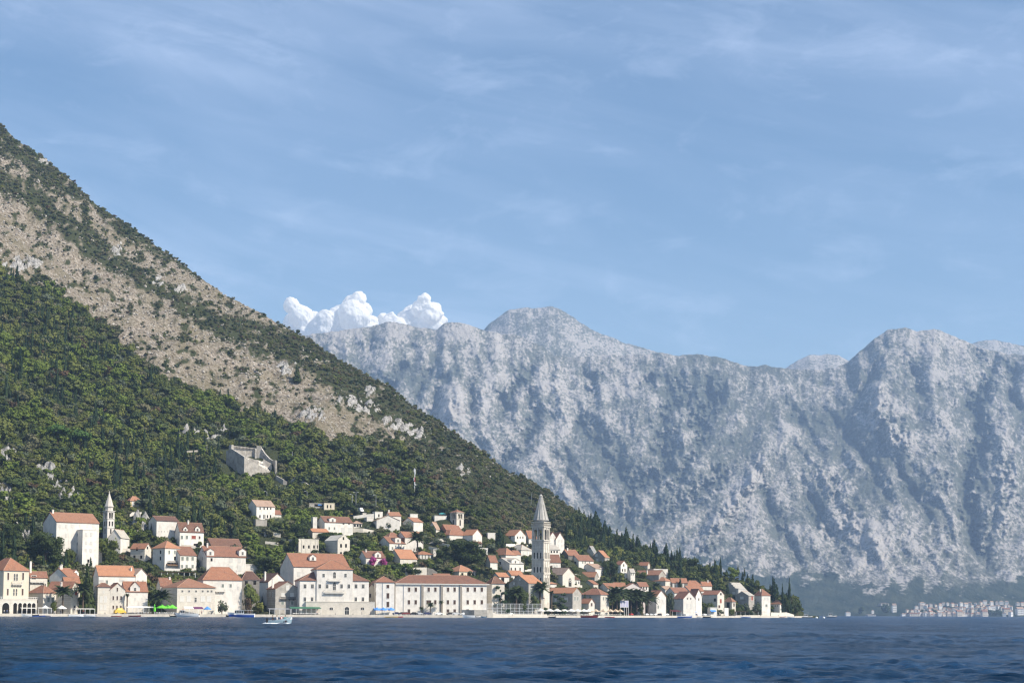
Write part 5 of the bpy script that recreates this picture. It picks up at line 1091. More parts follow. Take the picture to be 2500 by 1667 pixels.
# rubble floor inside the walls
gx = np.linspace(0, 1, 26)[None, :] * np.ones((16, 1)); gy = np.linspace(0, 1, 16)[:, None] * np.ones((1, 26))
pa, pb = np.array(pxy('M', 1000, 500)), np.array(pxy('M', 1505, 770)); pc, pd_ = np.array(pxy('M', 830, 420)), np.array(pxy('M', 1440, 560))
PX = (pa[0] * (1 - gx) + pb[0] * gx) * (1 - gy) + (pc[0] * (1 - gx) + pd_[0] * gx) * gy; PY = (pa[1] * (1 - gx) + pb[1] * gx) * (1 - gy) + (pc[1] * (1 - gx) + pd_[1] * gx) * gy + 3
Yq = (Yf + 1.5 + 12 * gx) * (1 - gy) + (Yf + 25 - 2 * gx) * gy; tt, zz = ray(PX, PY)
Pq = np.stack([tt * Yq - X0, Yq - Yf, CAMH + Yq * zz - Z0 - .5 + .9 * fbm(PX / 4, PY / 3, 3)], -1)
m_rub = wall_mat('pale_rubble', (0.62, 0.57, 0.49), 0.35); me = grid_mesh('rubble_floor', Pq, False, [m_rub]); link('rubble_floor', me, fort)
RECTS.append((548, 674, 1083, 1170, Yf + 40))
wall_run('M', 'lower fortress wall running down to the road', [(1520, 785, 860), (1640, 850, 930), (1700, 880, 940)], ms, th=1)
wall_run('M', 'dark stone rampart below the fortress', [(1760, 860, 960), (1840, 822, 985), (1980, 895, 1000), (2130, 985, 1060)], ms, th=1)
wall_run('M', 'low stone wall left of the fortress', [(100, 395, 440), (230, 385, 420), (360, 372, 410)], ms, th=.8)
wall_run('B', 'long white retaining wall under the blue car', [(160, 304, 352), (300, 304, 352), (457, 304, 350)], WM['w'], name='retaining_wall', th=1)
wall_run('D', 'mottled stone garden wall above the long white building', [(655, 897, 978), (760, 893, 980), (880, 890, 985)], WM['l'], name='retaining_wall', th=1)
wall_run('D', 'sloping dark shed roof wall beside the stone garden wall', [(885, 895, 985), (940, 905, 985), (1035, 972, 990)], WM['d'], th=3)
wall_run('B', 'white terrace wall below the square white house', [(545, 900, 945), (700, 905, 950), (850, 925, 965)], WM['w'], th=.6)
wall_run('B', 'rough stone wall between the white houses and the pines', [(1395, 740, 800), (1480, 735, 790)], WM['l'])
wall_run('C', 'broken pale wall on the terrace above the ruins', [(370, 510, 560), (430, 512, 560), (545, 530, 575)], WM['l'])
wall_run('D', 'low white wall along the upper road', [(100, 345, 372), (200, 330, 365), (320, 320, 372)], WM['w'])
wall_run('D', 'pale terrace wall under the pavilion', [(95, 470, 520), (200, 476, 520), (360, 505, 545)], WM['l'])
wall_run('D', 'second pale terrace wall beside the palm steps', [(890, 610, 640), (1000, 620, 650), (1120, 650, 690)], WM['w'])
wall_run('D', 'pale stepped wall left of the great walnut', [(900, 668, 700), (1005, 690, 725)], WM['w'])
wall_run('D', 'whitewashed wall above the great walnut', [(1000, 585, 612), (1100, 590, 618)], WM['l'])
wall_run('E', 'white garden wall right of the rose window church', [(1240, 960, 985), (1300, 975, 1000)], WM['w'])
wall_run('C', 'crumbling wall below the lone farmhouse reeds', [(380, 612, 640), (520, 625, 660)], WM['l'])
wall_run('B', 'pale terrace wall above the square white house', [(700, 645, 668), (860, 660, 690)], WM['l'])
wall_run('E', 'white wall between bell tower and slate roofed house', [(690, 908, 935), (780, 908, 935)], WM['w'])
wall_run('E', 'white terrace wall under the salmon roofed house', [(505, 640, 668), (620, 640, 665), (770, 655, 680)], WM['w'])
wall_run('F', 'low stone wall before the gardens right of the church', [(60, 1075, 1100), (180, 1080, 1105)], WM['l'])
wall_run('A', 'rough grey wall beside the dark holm oak', [(170, 405, 460), (230, 480, 560), (285, 545, 620)], WM['s'])
wall_run('A', 'low pale wall by the chapel steps', [(1285, 690, 730), (1390, 690, 725)], WM['l'])
wall_run('G', 'white garden wall along the water near the pavilion', [(655, 1225, 1325), (715, 1225, 1325)], WM['w'], q=4); wall_run('G', 'low white landing wall at the point', [(1340, 1290, 1340), (1460, 1295, 1340), (1570, 1290, 1335), (1680, 1325, 1345)], WM['l'], q=3)
wall_run('G', 'stone garden wall under the dark pergola', [(820, 1335, 1370), (1280, 1330, 1365)], WM['l'], q=1.5)
wall_run('E', 'dark stone bastion beside the fenced court', [(165, 1342, 1415), (300, 1342, 1415), (362, 1345, 1415)], WM['s'], name='bastion', th=14, q=-4)
wall_run('E', 'pale stone sea wall under the fenced court', [(362, 1385, 1418), (940, 1388, 1418)], WM['l'], name='sea_wall', th=3, q=-2)

# ================================================================ leaves
def leaf_mesh(name, lobes, n, size, m_, seed, flat=0.5, core=0.7, up=0.25, aspect=1.0):
    """unit crown: foliage faces spread through lobes, each lobe (x, y, z, rx, rz)"""
    r_ = np.random.default_rng(seed); V = []; F = []
    vol = np.array([l[3] ** 2 * l[4] for l in lobes]) ** .67; per = np.maximum(6, (n * vol / vol.sum())).astype(int)
    for (x, y, z, rx, rz), k in zip(lobes, per):
        d = r_.normal(size=(k, 3)); d[:, 2] += up; d /= np.linalg.norm(d, axis=1)[:, None]
        rad = r_.uniform(0.62, 1.08, k)[:, None]; c = np.array([x, y, z]) + d * rad * np.array([rx, rx, rz])
        nrm = d + flat * r_.normal(size=(k, 3)); nrm /= np.linalg.norm(nrm, axis=1)[:, None]
        a = np.cross(nrm, r_.normal(size=(k, 3))); a /= np.linalg.norm(a, axis=1)[:, None]; b2 = np.cross(nrm, a)
        s = size * r_.uniform(.6, 1.35, k)[:, None]
        b0 = len(V)
        q = np.stack([c - a * s - b2 * s * aspect * .4, c + a * s * .5 - b2 * s * aspect, c + a * s + b2 * s * aspect * .5, c - a * s * .4 + b2 * s * aspect], 1).reshape(-1, 3)
        V += q.tolist(); F += [(b0 + 4 * i, b0 + 4 * i + 1, b0 + 4 * i + 2, b0 + 4 * i + 3) for i in range(k)]
        if core:
            b0 = len(V); 
            for i in range(4):
                th = math.pi * (i + .5) / 4
                for j in range(6): ph = 2 * math.pi * j / 6; V.append([x + rx * core * math.sin(th) * math.cos(ph), y + rx * core * math.sin(th) * math.sin(ph), z + rz * core * math.cos(th)])
            for i in range(3):
                for j in range(6): F.append((b0 + i * 6 + j, b0 + i * 6 + (j + 1) % 6, b0 + (i + 1) * 6 + (j + 1) % 6, b0 + (i + 1) * 6 + j))
            F += [tuple(b0 + j for j in range(6)), tuple(b0 + 18 + j for j in range(6))[::-1]]
    me = bpy.data.meshes.new(name); me.from_pydata(V, [], F); me.materials.append(m_); me.update(); return me
def leaf_mat(name, c1, c2, c3, sat=1):
    m, nt, b = mat(name); pos = geo(nt); r_ = orand(nt)
    n1 = noise(nt, pos, 0.03, 3, 0.6); n2 = noise(nt, pos, 0.9, 3, 0.7)
    f = mathn(nt, 'ADD', mathn(nt, 'MULTIPLY', ramp(nt, n1, [(0.36, 0.0), (0.64, 1.0)]), 0.75), mathn(nt, 'MULTIPLY', r_, 0.75))
    c = ramp(nt, mathn(nt, 'MULTIPLY', f, 0.68), [(0.18, c1), (0.5, c2), (0.88, c3)])
    c = mixc(nt, ramp(nt, n2, [(0.38, 0.0), (0.62, 0.55)]), c, tuple(x * 1.7 for x in c2))
    L(nt, c, b.inputs['Base Color']); b.inputs['Roughness'].default_value = 0.75; b.inputs['Specular IOR Level'].default_value = 0.08
    tr = nt.nodes.new('ShaderNodeBsdfTranslucent'); L(nt, c, tr.inputs['Color']); mx = nt.nodes.new('ShaderNodeMixShader'); mx.inputs[0].default_value = 0.22
    out = [n for n in nt.nodes if n.type == 'OUTPUT_MATERIAL'][0]; L(nt, b.outputs[0], mx.inputs[1]); L(nt, tr.outputs[0], mx.inputs[2]); L(nt, mx.outputs[0], out.inputs['Surface'])
    return m
LG = leaf_mat('broadleaf_leaves', (0.051, 0.067, 0.018), (0.101, 0.120, 0.033), (0.190, 0.189, 0.054))
LD = leaf_mat('dark_leaves', (0.032, 0.048, 0.018), (0.055, 0.075, 0.026), (0.095, 0.112, 0.040))
LY = leaf_mat('yellow_green_leaves', (0.088, 0.118, 0.025), (0.123, 0.162, 0.034), (0.171, 0.196, 0.050))
LC = leaf_mat('cypress_needles', (0.022, 0.038, 0.018), (0.034, 0.055, 0.025), (0.054, 0.077, 0.034))
LB = leaf_mat('dry_brown_leaves', (0.065, 0.045, 0.026), (0.10, 0.070, 0.040), (0.14, 0.085, 0.05))
LO = leaf_mat('grey_green_leaves', (0.055, 0.068, 0.040), (0.090, 0.108, 0.064), (0.132, 0.149, 0.094))
LS = leaf_mat('scrub_leaves', (0.070, 0.076, 0.039), (0.116, 0.115, 0.059), (0.170, 0.152, 0.088))
LP = leaf_mat('magenta_blossom', (0.28, 0.04, 0.16), (0.36, 0.07, 0.22), (0.45, 0.12, 0.30))
LR = leaf_mat('reed_leaves', (0.12, 0.15, 0.07), (0.17, 0.20, 0.10), (0.24, 0.26, 0.15))
m_bark = plain('tree_bark', (0.12, 0.09, 0.065), 0.95, 0.05, 0.3)
def rnd_lobes(seed, k, base=.45, spread=.30, rr=(.18, .27), zmin=.25):
    r_ = np.random.default_rng(seed); out = [(0, 0, .55, .3, .3)]
    for i in range(k):
        a = r_.uniform(0, 2 * math.pi); d = spread * math.sqrt(r_.uniform(.1, 1)); z = r_.uniform(zmin, .8); q = r_.uniform(*rr) * (1.1 - .35 * abs(z - .45))
        out.append((d * math.cos(a), d * math.sin(a), z, q, q * .85))
    return out
def cyp_lobes(seed, wide=.42):
    r_ = np.random.default_rng(seed); return [(r_.uniform(-.04, .04), r_.uniform(-.04, .04), z, wide * w_, .13) for z, w_ in ((.10, .75), (.22, 1), (.35, 1), (.48, .92), (.6, .78), (.72, .6), (.83, .4), (.93, .2))]
def con_lobes(seed):
    r_ = np.random.default_rng(seed); out = []
    for z, w_ in ((.12, .44), (.26, .40), (.40, .33), (.54, .26), (.68, .19), (.8, .13), (.92, .06)):
        for k in range(3): a = r_.uniform(0, 6.28); out.append((w_ * .3 * math.cos(a), w_ * .3 * math.sin(a), z, w_ * .75, .09))
    return out
CM = {}
for i in range(4): CM['g%d' % i] = leaf_mesh('broadleaf_crown', rnd_lobes(20 + i, 9), 520, .042, LG, 40 + i)
for i in range(2): CM['d%d' % i] = leaf_mesh('dark_crown', rnd_lobes(30 + i, 11), 620, .036, LD, 50 + i)
for i in range(2): CM['y%d' % i] = leaf_mesh('light_pine_crown', rnd_lobes(60 + i, 10, rr=(.14, .22)), 520, .038, LY, 60 + i)
for i in range(2): CM['o%d' % i] = leaf_mesh('olive_crown', rnd_lobes(70 + i, 9, rr=(.13, .2)), 420, .040, LO, 70 + i, core=.5)
for i in range(2): CM['dd%d' % i] = leaf_mesh('great_oak_crown', rnd_lobes(33 + i, 26, spread=.36, rr=(.10, .19), zmin=.1), 4200, .019, LD, 55 + i, core=.62)
CM['b0'] = leaf_mesh('dry_crown', rnd_lobes(80, 8), 300, .045, LB, 80, core=.5); CM['p0'] = leaf_mesh('blossom_crown', rnd_lobes(90, 12, rr=(.14, .22)), 700, .032, LP, 90)
for i in range(2): CM['c%d' % i] = leaf_mesh('cypress_crown', cyp_lobes(i), 420, .055, LC, 90 + i, flat=.7, up=.1)
CM['n0'] = leaf_mesh('conifer_crown', con_lobes(4), 620, .045, LD, 99, flat=.8)
CM['n1'] = leaf_mesh('cedar_crown', [(0.22 * math.cos(k * 2.1), .22 * math.sin(k * 2.1), .15 + k * .1, .30 - k * .022, .045) for k in range(9)], 520, .045, LC, 98, flat=.4, core=.5)
CM['u0'] = leaf_mesh('umbrella_crown', [(.25 * math.cos(k), .25 * math.sin(k), .72 + .06 * math.sin(k * 3), .24, .13) for k in range(7)] + [(0, 0, .85, .28, .14)], 560, .04, leaf_mat('pine_needles', (0.045, 0.085, 0.02), (0.065, 0.115, 0.03), (0.09, 0.15, 0.04)), 97)
tm = MB(); tm.tube([(0, 0, -.15), (0, 0, .3), (.02, 0, .6)], [.035, .026, .012], 6); [tm.tube([(0, 0, .25), (.18 * math.cos(a), .18 * math.sin(a), .5)], [.014, .006], 4, cap=False) for a in (0, 2, 4)]
TRUNK = tm.mesh('trunk', m_bark)
TK = dict(g='broadleaf_tree', d='holm_oak_tree', y='pine_tree', o='olive_tree', b='dry_shrub', p='bougainvillea', c='cypress_tree', n='conifer_tree', u='umbrella_pine')
def tree(T, x, yt, yb, w, kind, label, q=None, group=None, cat='tree'):
    px, pb = pxy(T, x, yb); P = shore_pt(px, q) if q is not None else ground_hit(px, pb)
    zt = CAMH + P[1] * float(ray(*pxy(T, x, yt))[1]); hh = max(zt - P[2], 1.5); ww = w * TILE[T][2] * P[1] / FPX
    root = tag(link(TK[kind[0]], None, None, P, random.uniform(0, 6.28)), label, cat, group)
    sxy = ww / (.84 if kind[0] in 'cn' else .95)
    link('crown', CM[kind], root, (0, 0, -hh * (.05 if kind[0] in 'cbp' else 0)), 0, (sxy, sxy, hh * 1.02)); link('trunk', TRUNK, root, None, 0, (hh, hh, hh))
    TREES.append((P[0], P[1], ww * .4)); return root
TREES = []
def palm_meshes():
    f = MB(); n = 7
    for i in range(n):                                  # one arching feathered frond, 1 m long
        s0, s1 = i / n, (i + 1) / n; p = lambda s: (s * .93, 0, .42 * s - .75 * s * s)
        a, c = p(s0), p(s1); w_ = .2 * math.sin(math.pi * min(.95, s0 + .12)) + .02
        f.poly([a, c, (c[0] + .05, w_, c[2] - .07), (a[0] + .03, w_, a[2] - .07)], [(0, 1, 2, 3)]); f.poly([a, c, (c[0] + .05, -w_, c[2] - .07), (a[0] + .03, -w_, a[2] - .07)], [(3, 2, 1, 0)])
    f.tube([(0, 0, 0), (.5, 0, .42 * .5 - .75 * .25), (.93, 0, .42 * .93 - .75 * .86)], [.012, .008, .004], 3, cap=False)
    t = MB(); pr = [(.055, -.05), (.045, .05)] + [(.036 + .004 * (k % 2), .1 + .09 * k) for k in range(10)] + [(.05, .97), (.03, 1.03)]; t.lathe([(r_, z) for r_, z in pr], 7)
    return f.mesh('frond', leaf_mat('palm_fronds', (0.035, 0.05, 0.02), (0.055, 0.075, 0.03), (0.085, 0.105, 0.045))), t.mesh('palm_trunk', m_bark)
FR, PT = palm_meshes()
def palm(T, x, yt, yb, w, label, q=None, nf=22):
    px, pb = pxy(T, x, yb); P = shore_pt(px, q) if q is not None else ground_hit(px, pb)
    zt = CAMH + P[1] * float(ray(*pxy(T, x, yt))[1]); L_ = w * TILE[T][2] * P[1] / FPX * .66; hh = max(zt - P[2] - L_ * .55, 1.0)
    root = tag(link('palm_tree', None, None, P, random.uniform(0, 6)), label, 'palm'); link('trunk', PT, root, None, 0, (max(hh, 5), max(hh, 5), hh))
    for k in range(nf):
        a = k * 2.399; e = -0.95 + 1.35 * (k / nf); o = link('frond', FR, root, (0, 0, hh)); o.rotation_euler = (random.uniform(-.2, .2), e if k < nf * .75 else -1.1, a); o.scale = (L_ * random.uniform(.85, 1.08),) * 3
    TREES.append((P[0], P[1], 1.0)); return root
# prominent trees, one by one
HT = [('A', 480, 470, 880, 400, 'dd0', 'large round dark oak below the tall white palace'), ('A', 740, 655, 900, 170, 'g0', 'leafy tree between the dark oak and the white palace wing'), ('A', 920, 865, 1320, 190, 'n0', 'tall dark conifer rising between the left waterfront houses', 12),
 ('A', 130, 380, 740, 280, 'dd1', 'dark crown on the rocks left of the tall white palace'), ('A', 255, 735, 850, 130, 'g1', 'small rounded bush tree at the foot of the grey crag'), ('A', 1150, 570, 880, 230, 'g2', 'bright green tree in front of the white chapel'), ('A', 715, 160, 300, 110, 'n0', 'small lone conifer on the pale crag'),
 ('A', 560, 1240, 1330, 100, 'g3', 'bright green shrub tree in front of the low stone house', 6), ('A', 800, 820, 960, 120, 'g1', 'tree crown above the pale blue gable'), ('A', 60, 660, 820, 190, 'g0', 'green shrub tree under the left crag'),
 ('B', 275, 495, 650, 190, 'g3', 'light green tree under the white retaining wall'), ('B', 250, 800, 1040, 330, 'dd0', 'wide dark tree between the white gable and the square house'), ('B', 380, 920, 1050, 120, 'd1', 'dark tree at the corner of the vine terrace'),
 ('B', 1140, 1215, 1385, 155, 'o0', 'clipped round tree on the quay by the blue and white boat', 5), ('B', 1440, 1050, 1370, 190, 'g1', 'dark garden tree between quay houses', 14), ('B', 1530, 760, 900, 160, 'd1', 'dark tree above the low white ruin wall'), ('B', 905, 610, 680, 60, 'g1', 'small tree behind the two dormered house'),
 ('C', 1040, 500, 640, 260, 'dd0', 'broad dark tree between the two ruins'), ('C', 680, 545, 745, 120, 'd1', 'ivy clad tree against the pilastered ruin'), ('C', 760, 400, 590, 230, 'dd0', 'dark tree left of the freestanding gatehouse wall'), ('C', 380, 760, 960, 260, 'dd1', 'dark tree group left of the widest red roof'), ('C', 1330, 560, 700, 160, 'o1', 'grey green tree right of the pointed ruin'),
 ('C', 200, 1180, 1340, 130, 'b0', 'reddish oleander behind the quay wall', 12), ('C', 880, 240, 360, 150, 'g2', 'tree beside the concrete garage'),
 ('D', 1285, 575, 880, 450, 'dd1', 'huge dark walnut tree above the orange hip roofed cottage'), ('D', 1060, 650, 850, 190, 'd0', 'dark tree left of the huge walnut'), ('D', 680, 375, 530, 130, 'o0', 'grey olive tree before the orange edged gable'), ('D', 378, 378, 470, 58, 'c0', 'small dark cypress on the construction terrace'), ('D', 465, 395, 500, 90, 'o1', 'grey olive on the construction terrace'),
 ('D', 310, 760, 890, 110, 'p0', 'bright magenta bougainvillea in front of the dormered cottage'), ('D', 415, 785, 890, 110, 'p0', 'duller pink bougainvillea to the right of the bright one'), ('D', 360, 850, 985, 210, 'g0', 'green shrub tree under the bougainvillea'), ('D', 540, 850, 975, 160, 'd0', 'dark shrub tree left of the stone garden wall'), ('D', 200, 590, 760, 210, 'dd1', 'dark tree above the bougainvillea cottage'),
 ('D', 430, 650, 770, 100, 'g2', 'green tree left of the stepped white house'), ('D', 930, 440, 560, 110, 'd0', 'dark tree beside the pale gabled cottage'), ('D', 980, 560, 660, 160, 'o0', 'grey tree under the hillside church'), ('D', 1100, 560, 660, 140, 'o1', 'pale olive under the hillside church hip roof'), ('D', 100, 880, 985, 200, 'g1', 'green shrubs behind the palace roof'), ('D', 900, 560, 640, 90, 'd1', 'small dark tree by the tall palm'),
 ('E', 440, 455, 710, 110, 'c0', 'big dark cypress beside the salmon roofed house'), ('E', 440, 1095, 1290, 170, 'n1', 'flat layered cedar on the waterfront garden', 8), ('E', 640, 1050, 1290, 220, 'dd0', 'dark dense tree before the grey gabled house', 10), ('E', 545, 1060, 1290, 150, 'd1', 'dark evergreen behind the fenced court', 14), ('E', 1075, 1170, 1330, 180, 'n1', 'dark layered cedar beside the long grey wall', 6),
 ('E', 310, 620, 700, 120, 'g1', 'green tree left of the big cypress'), ('E', 730, 760, 900, 130, 'd1', 'dark tree left of the bell tower shaft'), ('E', 1130, 790, 890, 130, 'g0', 'green tree right of the red roofed tower house'), ('E', 395, 975, 1030, 90, 'd0', 'small dark tree by the one windowed house'),
 ('F', 480, 790, 1040, 200, 'dd0', 'dark tree in front of the tall narrow gable house'), ('F', 570, 940, 1060, 170, 'g1', 'green tree at the foot of the tall narrow gable'), ('F', 1115, 1125, 1385, 135, 'o1', 'grey green poplar like tree by the bright white gable', 6), ('F', 390, 1040, 1110, 190, 'g3', 'green garden shrubs above the hip roofed stone house'), ('F', 120, 960, 1060, 150, 'g1', 'green shrubs right of the rose window church'),
 ('F', 1060, 1130, 1300, 110, 'g0', 'green tree behind the poplar like tree', 16), ('F', 800, 1010, 1060, 100, 'd0', 'dark tree under the long double roof'),
 ('G', 1140, 1110, 1320, 190, 'o0', 'feathery grey green tree before the white house near the point', 7), ('G', 600, 1240, 1345, 130, 'o1', 'olive bush by the waterside kiosk', 5), ('G', 760, 1220, 1330, 110, 'g0', 'green bush under the open pavilion', 5), ('G', 450, 1140, 1220, 140, 'd0', 'dark shrub behind the waterside kiosk', 8), ('G', 980, 1120, 1260, 120, 'o0', 'small grey green tree beside the grey gable', 12),
 ('F', 730, 1170, 1350, 260, 'dd1', 'dark foliage behind the palm grove', 16), ('F', 560, 1180, 1345, 130, 'd0', 'dark foliage behind the white signboard', 14), ('E', 800, 1170, 1345, 130, 'd0', 'dark bush tree between cedar garden and tall date palm', 9),
 ('G', 1560, 1010, 1345, 150, 'd0', 'dark tree mass beside the twin cypresses', 7), ('G', 1660, 1040, 1350, 150, 'd1', 'dark spreading tree behind the tall point cypress', 8), ('G', 1730, 1090, 1350, 130, 'd0', 'outermost dark tree at the tip of the point', 5), ('G', 880, 1180, 1300, 150, 'd1', 'dark vine covered shrubs over the pergola', 9), ('G', 1020, 1250, 1340, 170, 'd0', 'dense hedge tree under the pergola', 6),
 ('G', 1610, 800, 1340, 76, 'c0', 'tallest cypress standing at the point', 6), ('G', 1512, 860, 1340, 52, 'c1', 'slimmer cypress left of the tallest one at the point', 9), ('G', 597, 485, 720, 44, 'c0', 'needle thin cypress on the ridge above the grey ruin'), ('G', 855, 600, 740, 60, 'n0', 'small pointed fir on the ridge'), ('G', 950, 640, 760, 40, 'n0', 'tiny pointed fir right of the small fir on the ridge'),
 ('G', 520, 560, 760, 170, 'g0', 'rounded green crown at the ridge, left of the needle thin cypress'), ('G', 790, 620, 800, 190, 'y0', 'sunlit yellow green crown on the lower ridge'),
 ('Y', 440, 740, 900, 190, 'u0', 'umbrella pine with bright top on the left slope'), ('Y', 610, 780, 960, 200, 'u0', 'second umbrella pine right of the first'), ('Y', 40, 20, 180, 150, 'y0', 'uppermost yellow green pine at the left edge'), ('Y', 150, 130, 290, 170, 'y1', 'broad yellow green pine below the uppermost one'), ('Y', 30, 180, 320, 120, 'y1', 'yellow green pine half cut by the left edge'), ('Y', 300, 245, 430, 160, 'y0', 'yellow green pine with drooping boughs'),
 ('Y', 540, 170, 330, 90, 'y1', 'narrow light green pine among dark cypresses'), ('Y', 800, 440, 580, 150, 'y0', 'bright green crown on the middle slope'), ('Y', 950, 510, 640, 160, 'y0', 'rounded bright green crown right of the middle slope one'), ('Y', 500, 470, 560, 110, 'y1', 'light green crown between cypresses'), ('Y', 95, 550, 640, 110, 'b0', 'rust brown withered tree at the left edge'), ('Y', 830, 280, 380, 110, 'b0', 'reddish withered tree at the foot of the scree'),
 ('Z', 640, 545, 670, 70, 'n0', 'lone black looking fir on the scree'), ('Z', 1370, 1320, 1400, 110, 'y0', 'round yellow green tree by the antenna mast'), ('Z', 1250, 1240, 1350, 150, 'b0', 'dull purple brown tree left of the antenna mast'), ('Y', 1390, 870, 1000, 60, 'c1', 'dark cypress left of the low fortress wall')]
for e in HT: tree(*e[:7], q=e[7] if len(e) > 7 else None, cat='shrub' if e[5] in ('b0', 'p0') else 'tree')
for i, (T, x, yt, yb, w) in enumerate([('F', 205, 360, 540, 34), ('F', 250, 330, 520, 36), ('F', 320, 295, 520, 80), ('F', 365, 380, 560, 60), ('F', 420, 400, 620, 62), ('F', 470, 450, 640, 66), ('F', 550, 490, 700, 60), ('F', 600, 520, 720, 60), ('F', 645, 468, 720, 66),
    ('F', 722, 542, 740, 46), ('F', 770, 555, 740, 54), ('F', 945, 575, 760, 44), ('F', 905, 640, 760, 40), ('F', 1072, 630, 760, 44), ('F', 1130, 715, 850, 34), ('F', 1190, 690, 860, 38), ('F', 1216, 676, 850, 34), ('F', 160, 420, 620, 50), ('F', 110, 470, 650, 50), ('F', 285, 450, 640, 60), ('F', 400, 520, 700, 60), ('F', 505, 560, 760, 60)]):
    tree(T, x, yt, yb + 20, w * 1.5, 'c%d' % (i % 2) if i % 3 else 'n0', 'dark pointed cypress in the row climbing the ridge above the right of the town', group='cypresses climbing the lower ridge')
for e in [('A', 665, 1100, 1330, 180, 'squat date palm left of the sagging roofed house', 5), ('A', 880, 1070, 1330, 200, 'broad date palm under the tall dark conifer', 6), ('B', 490, 1150, 1330, 210, 'date palm behind the green parasols', 6), ('D', 780, 530, 795, 190, 'very tall palm on the terrace above the town'), ('D', 918, 1270, 1385, 90, 'small fan palm before the long white building', 6),
          ('D', 1030, 1245, 1385, 60, 'little round headed palm by the long white building', 6), ('D', 820, 1310, 1385, 60, 'dwarf palm by the parked cars', 6), ('E', 612, 1115, 1330, 170, 'palm behind the white net fence', 7), ('E', 865, 1060, 1330, 190, 'tall date palm in front of the bell tower', 8), ('E', 985, 1140, 1330, 60, 'thin palm at the net fence corner', 6),
          ('F', 550, 1110, 1340, 220, 'date palm left of the white signboard', 9), ('F', 500, 1180, 1340, 140, 'lower date palm by the beige parasols', 6), ('F', 650, 1130, 1345, 190, 'date palm right behind the white signboard', 14), ('F', 760, 1140, 1365, 210, 'middle date palm of the palm grove', 7), ('F', 880, 1160, 1370, 200, 'right hand date palm of the palm grove', 6), ('F', 820, 1180, 1360, 190, 'dense date palm inside the palm grove', 12),
          ('F', 700, 1170, 1360, 170, 'date palm with hanging fronds inside the grove', 10), ('F', 970, 1060, 1130, 110, 'little palm on the roof terrace'), ('B', 130, 1170, 1335, 60, 'slim palm in front of the white restaurant', 5)]:
    palm(*e[:6], q=e[6] if len(e) > 6 else None, nf=38 if e[4] > 120 else 22)

# ================================================================ mass vegetation and stones
def clear_of(X, Y, Z, r_, hgt):
    """False where the plant would stand in a building or hide one that the photograph shows"""
    for fr, W, D in FOOT:
        dx, dy = X - fr.P[0], Y - fr.P[1]; u, v = fr.c * dx + fr.s * dy, -fr.s * dx + fr.c * dy
        if -r_ * .7 < u < W + r_ * .7 and -r_ < v < D + r_ * .5: return False
    px, pb = proj(X, Y, Z); pt = pb - hgt * FPX / Y; w = r_ * FPX / Y
    for x0, x1, y0, y1, d in RECTS:
        if d > Y and px + w * 1.1 > x0 and px - w * 1.1 < x1 and pb > y0 and pt < y1 - (y1 - y0) * .25 - 1: return False
    return True
def scatter(name, label, cat, protos, P, sc_, rot, idx, szz=None):
    """one mesh of points that carries instances of the protos"""
    col = bpy.data.collections.new(name + '_kinds')
    for i, me in enumerate(protos): col.objects.link(bpy.data.objects.new('%s_kind_%02d' % (name, i), me))
    me = bpy.data.meshes.new(name); me.vertices.add(len(P)); me.vertices.foreach_set('co', np.asarray(P, np.float32).ravel()); me.update()
    attr(me, 'sc', sc_); attr(me, 'szz', sc_ if szz is None else szz); attr(me, 'rot', rot)
    t = me.attributes.new('idx', 'INT', 'POINT'); t.data.foreach_set('value', np.asarray(idx, np.int32))
    o = link(name, me); ng = bpy.data.node_groups.new(name, 'GeometryNodeTree')
    ng.interface.new_socket('Geometry', in_out='INPUT', socket_type='NodeSocketGeometry'); ng.interface.new_socket('Geometry', in_out='OUTPUT', socket_type='NodeSocketGeometry')
    gi = ng.nodes.new('NodeGroupInput'); go = ng.nodes.new('NodeGroupOutput'); ip = ng.nodes.new('GeometryNodeInstanceOnPoints'); ci = ng.nodes.new('GeometryNodeCollectionInfo')
    ci.inputs['Collection'].default_value = col; ci.inputs['Separate Children'].default_value = True; ci.inputs['Reset Children'].default_value = True
    def na(nm, ty): n = ng.nodes.new('GeometryNodeInputNamedAttribute'); n.data_type = ty; n.inputs['Name'].default_value = nm; return n.outputs['Attribute']
    cr = ng.nodes.new('ShaderNodeCombineXYZ'); ng.links.new(na('rot', 'FLOAT'), cr.inputs['Z']); cs = ng.nodes.new('ShaderNodeCombineXYZ'); s_ = na('sc', 'FLOAT')
    ng.links.new(s_, cs.inputs['X']); ng.links.new(s_, cs.inputs['Y']); ng.links.new(na('szz', 'FLOAT'), cs.inputs['Z'])
    er = ng.nodes.new('FunctionNodeEulerToRotation'); ng.links.new(cr.outputs[0], er.inputs[0])
    ng.links.new(gi.outputs[0], ip.inputs['Points']); ng.links.new(ci.outputs[0], ip.inputs['Instance']); ip.inputs['Pick Instance'].default_value = True
    ng.links.new(na('idx', 'INT'), ip.inputs['Instance Index']); ng.links.new(er.outputs[0], ip.inputs['Rotation']); ng.links.new(cs.outputs[0], ip.inputs['Scale']); ng.links.new(ip.outputs[0], go.inputs[0])
    md = o.modifiers.new('instances', 'NODES'); md.node_group = ng
    return tag(o, label, cat, kind='stuff')
def small_bush(seed, m_, k=4, n=110, s=.10): return leaf_mesh('bush', [(r[0] * .9, r[1] * .9, .30 + .3 * i / k, .33, .3) for i, r in enumerate(np.random.default_rng(seed).uniform(-.3, .3, (k, 2)))], n, s, m_, seed, flat=.6, core=.6)
BU = [small_bush(1, LS), small_bush(2, LS), small_bush(3, LG), small_bush(4, LD), small_bush(5, LB), small_bush(6, LO)]
def cheap(seed, m_, lob, n, s, **k): return leaf_mesh('forest_crown', lob, n, s, m_, seed, **k)
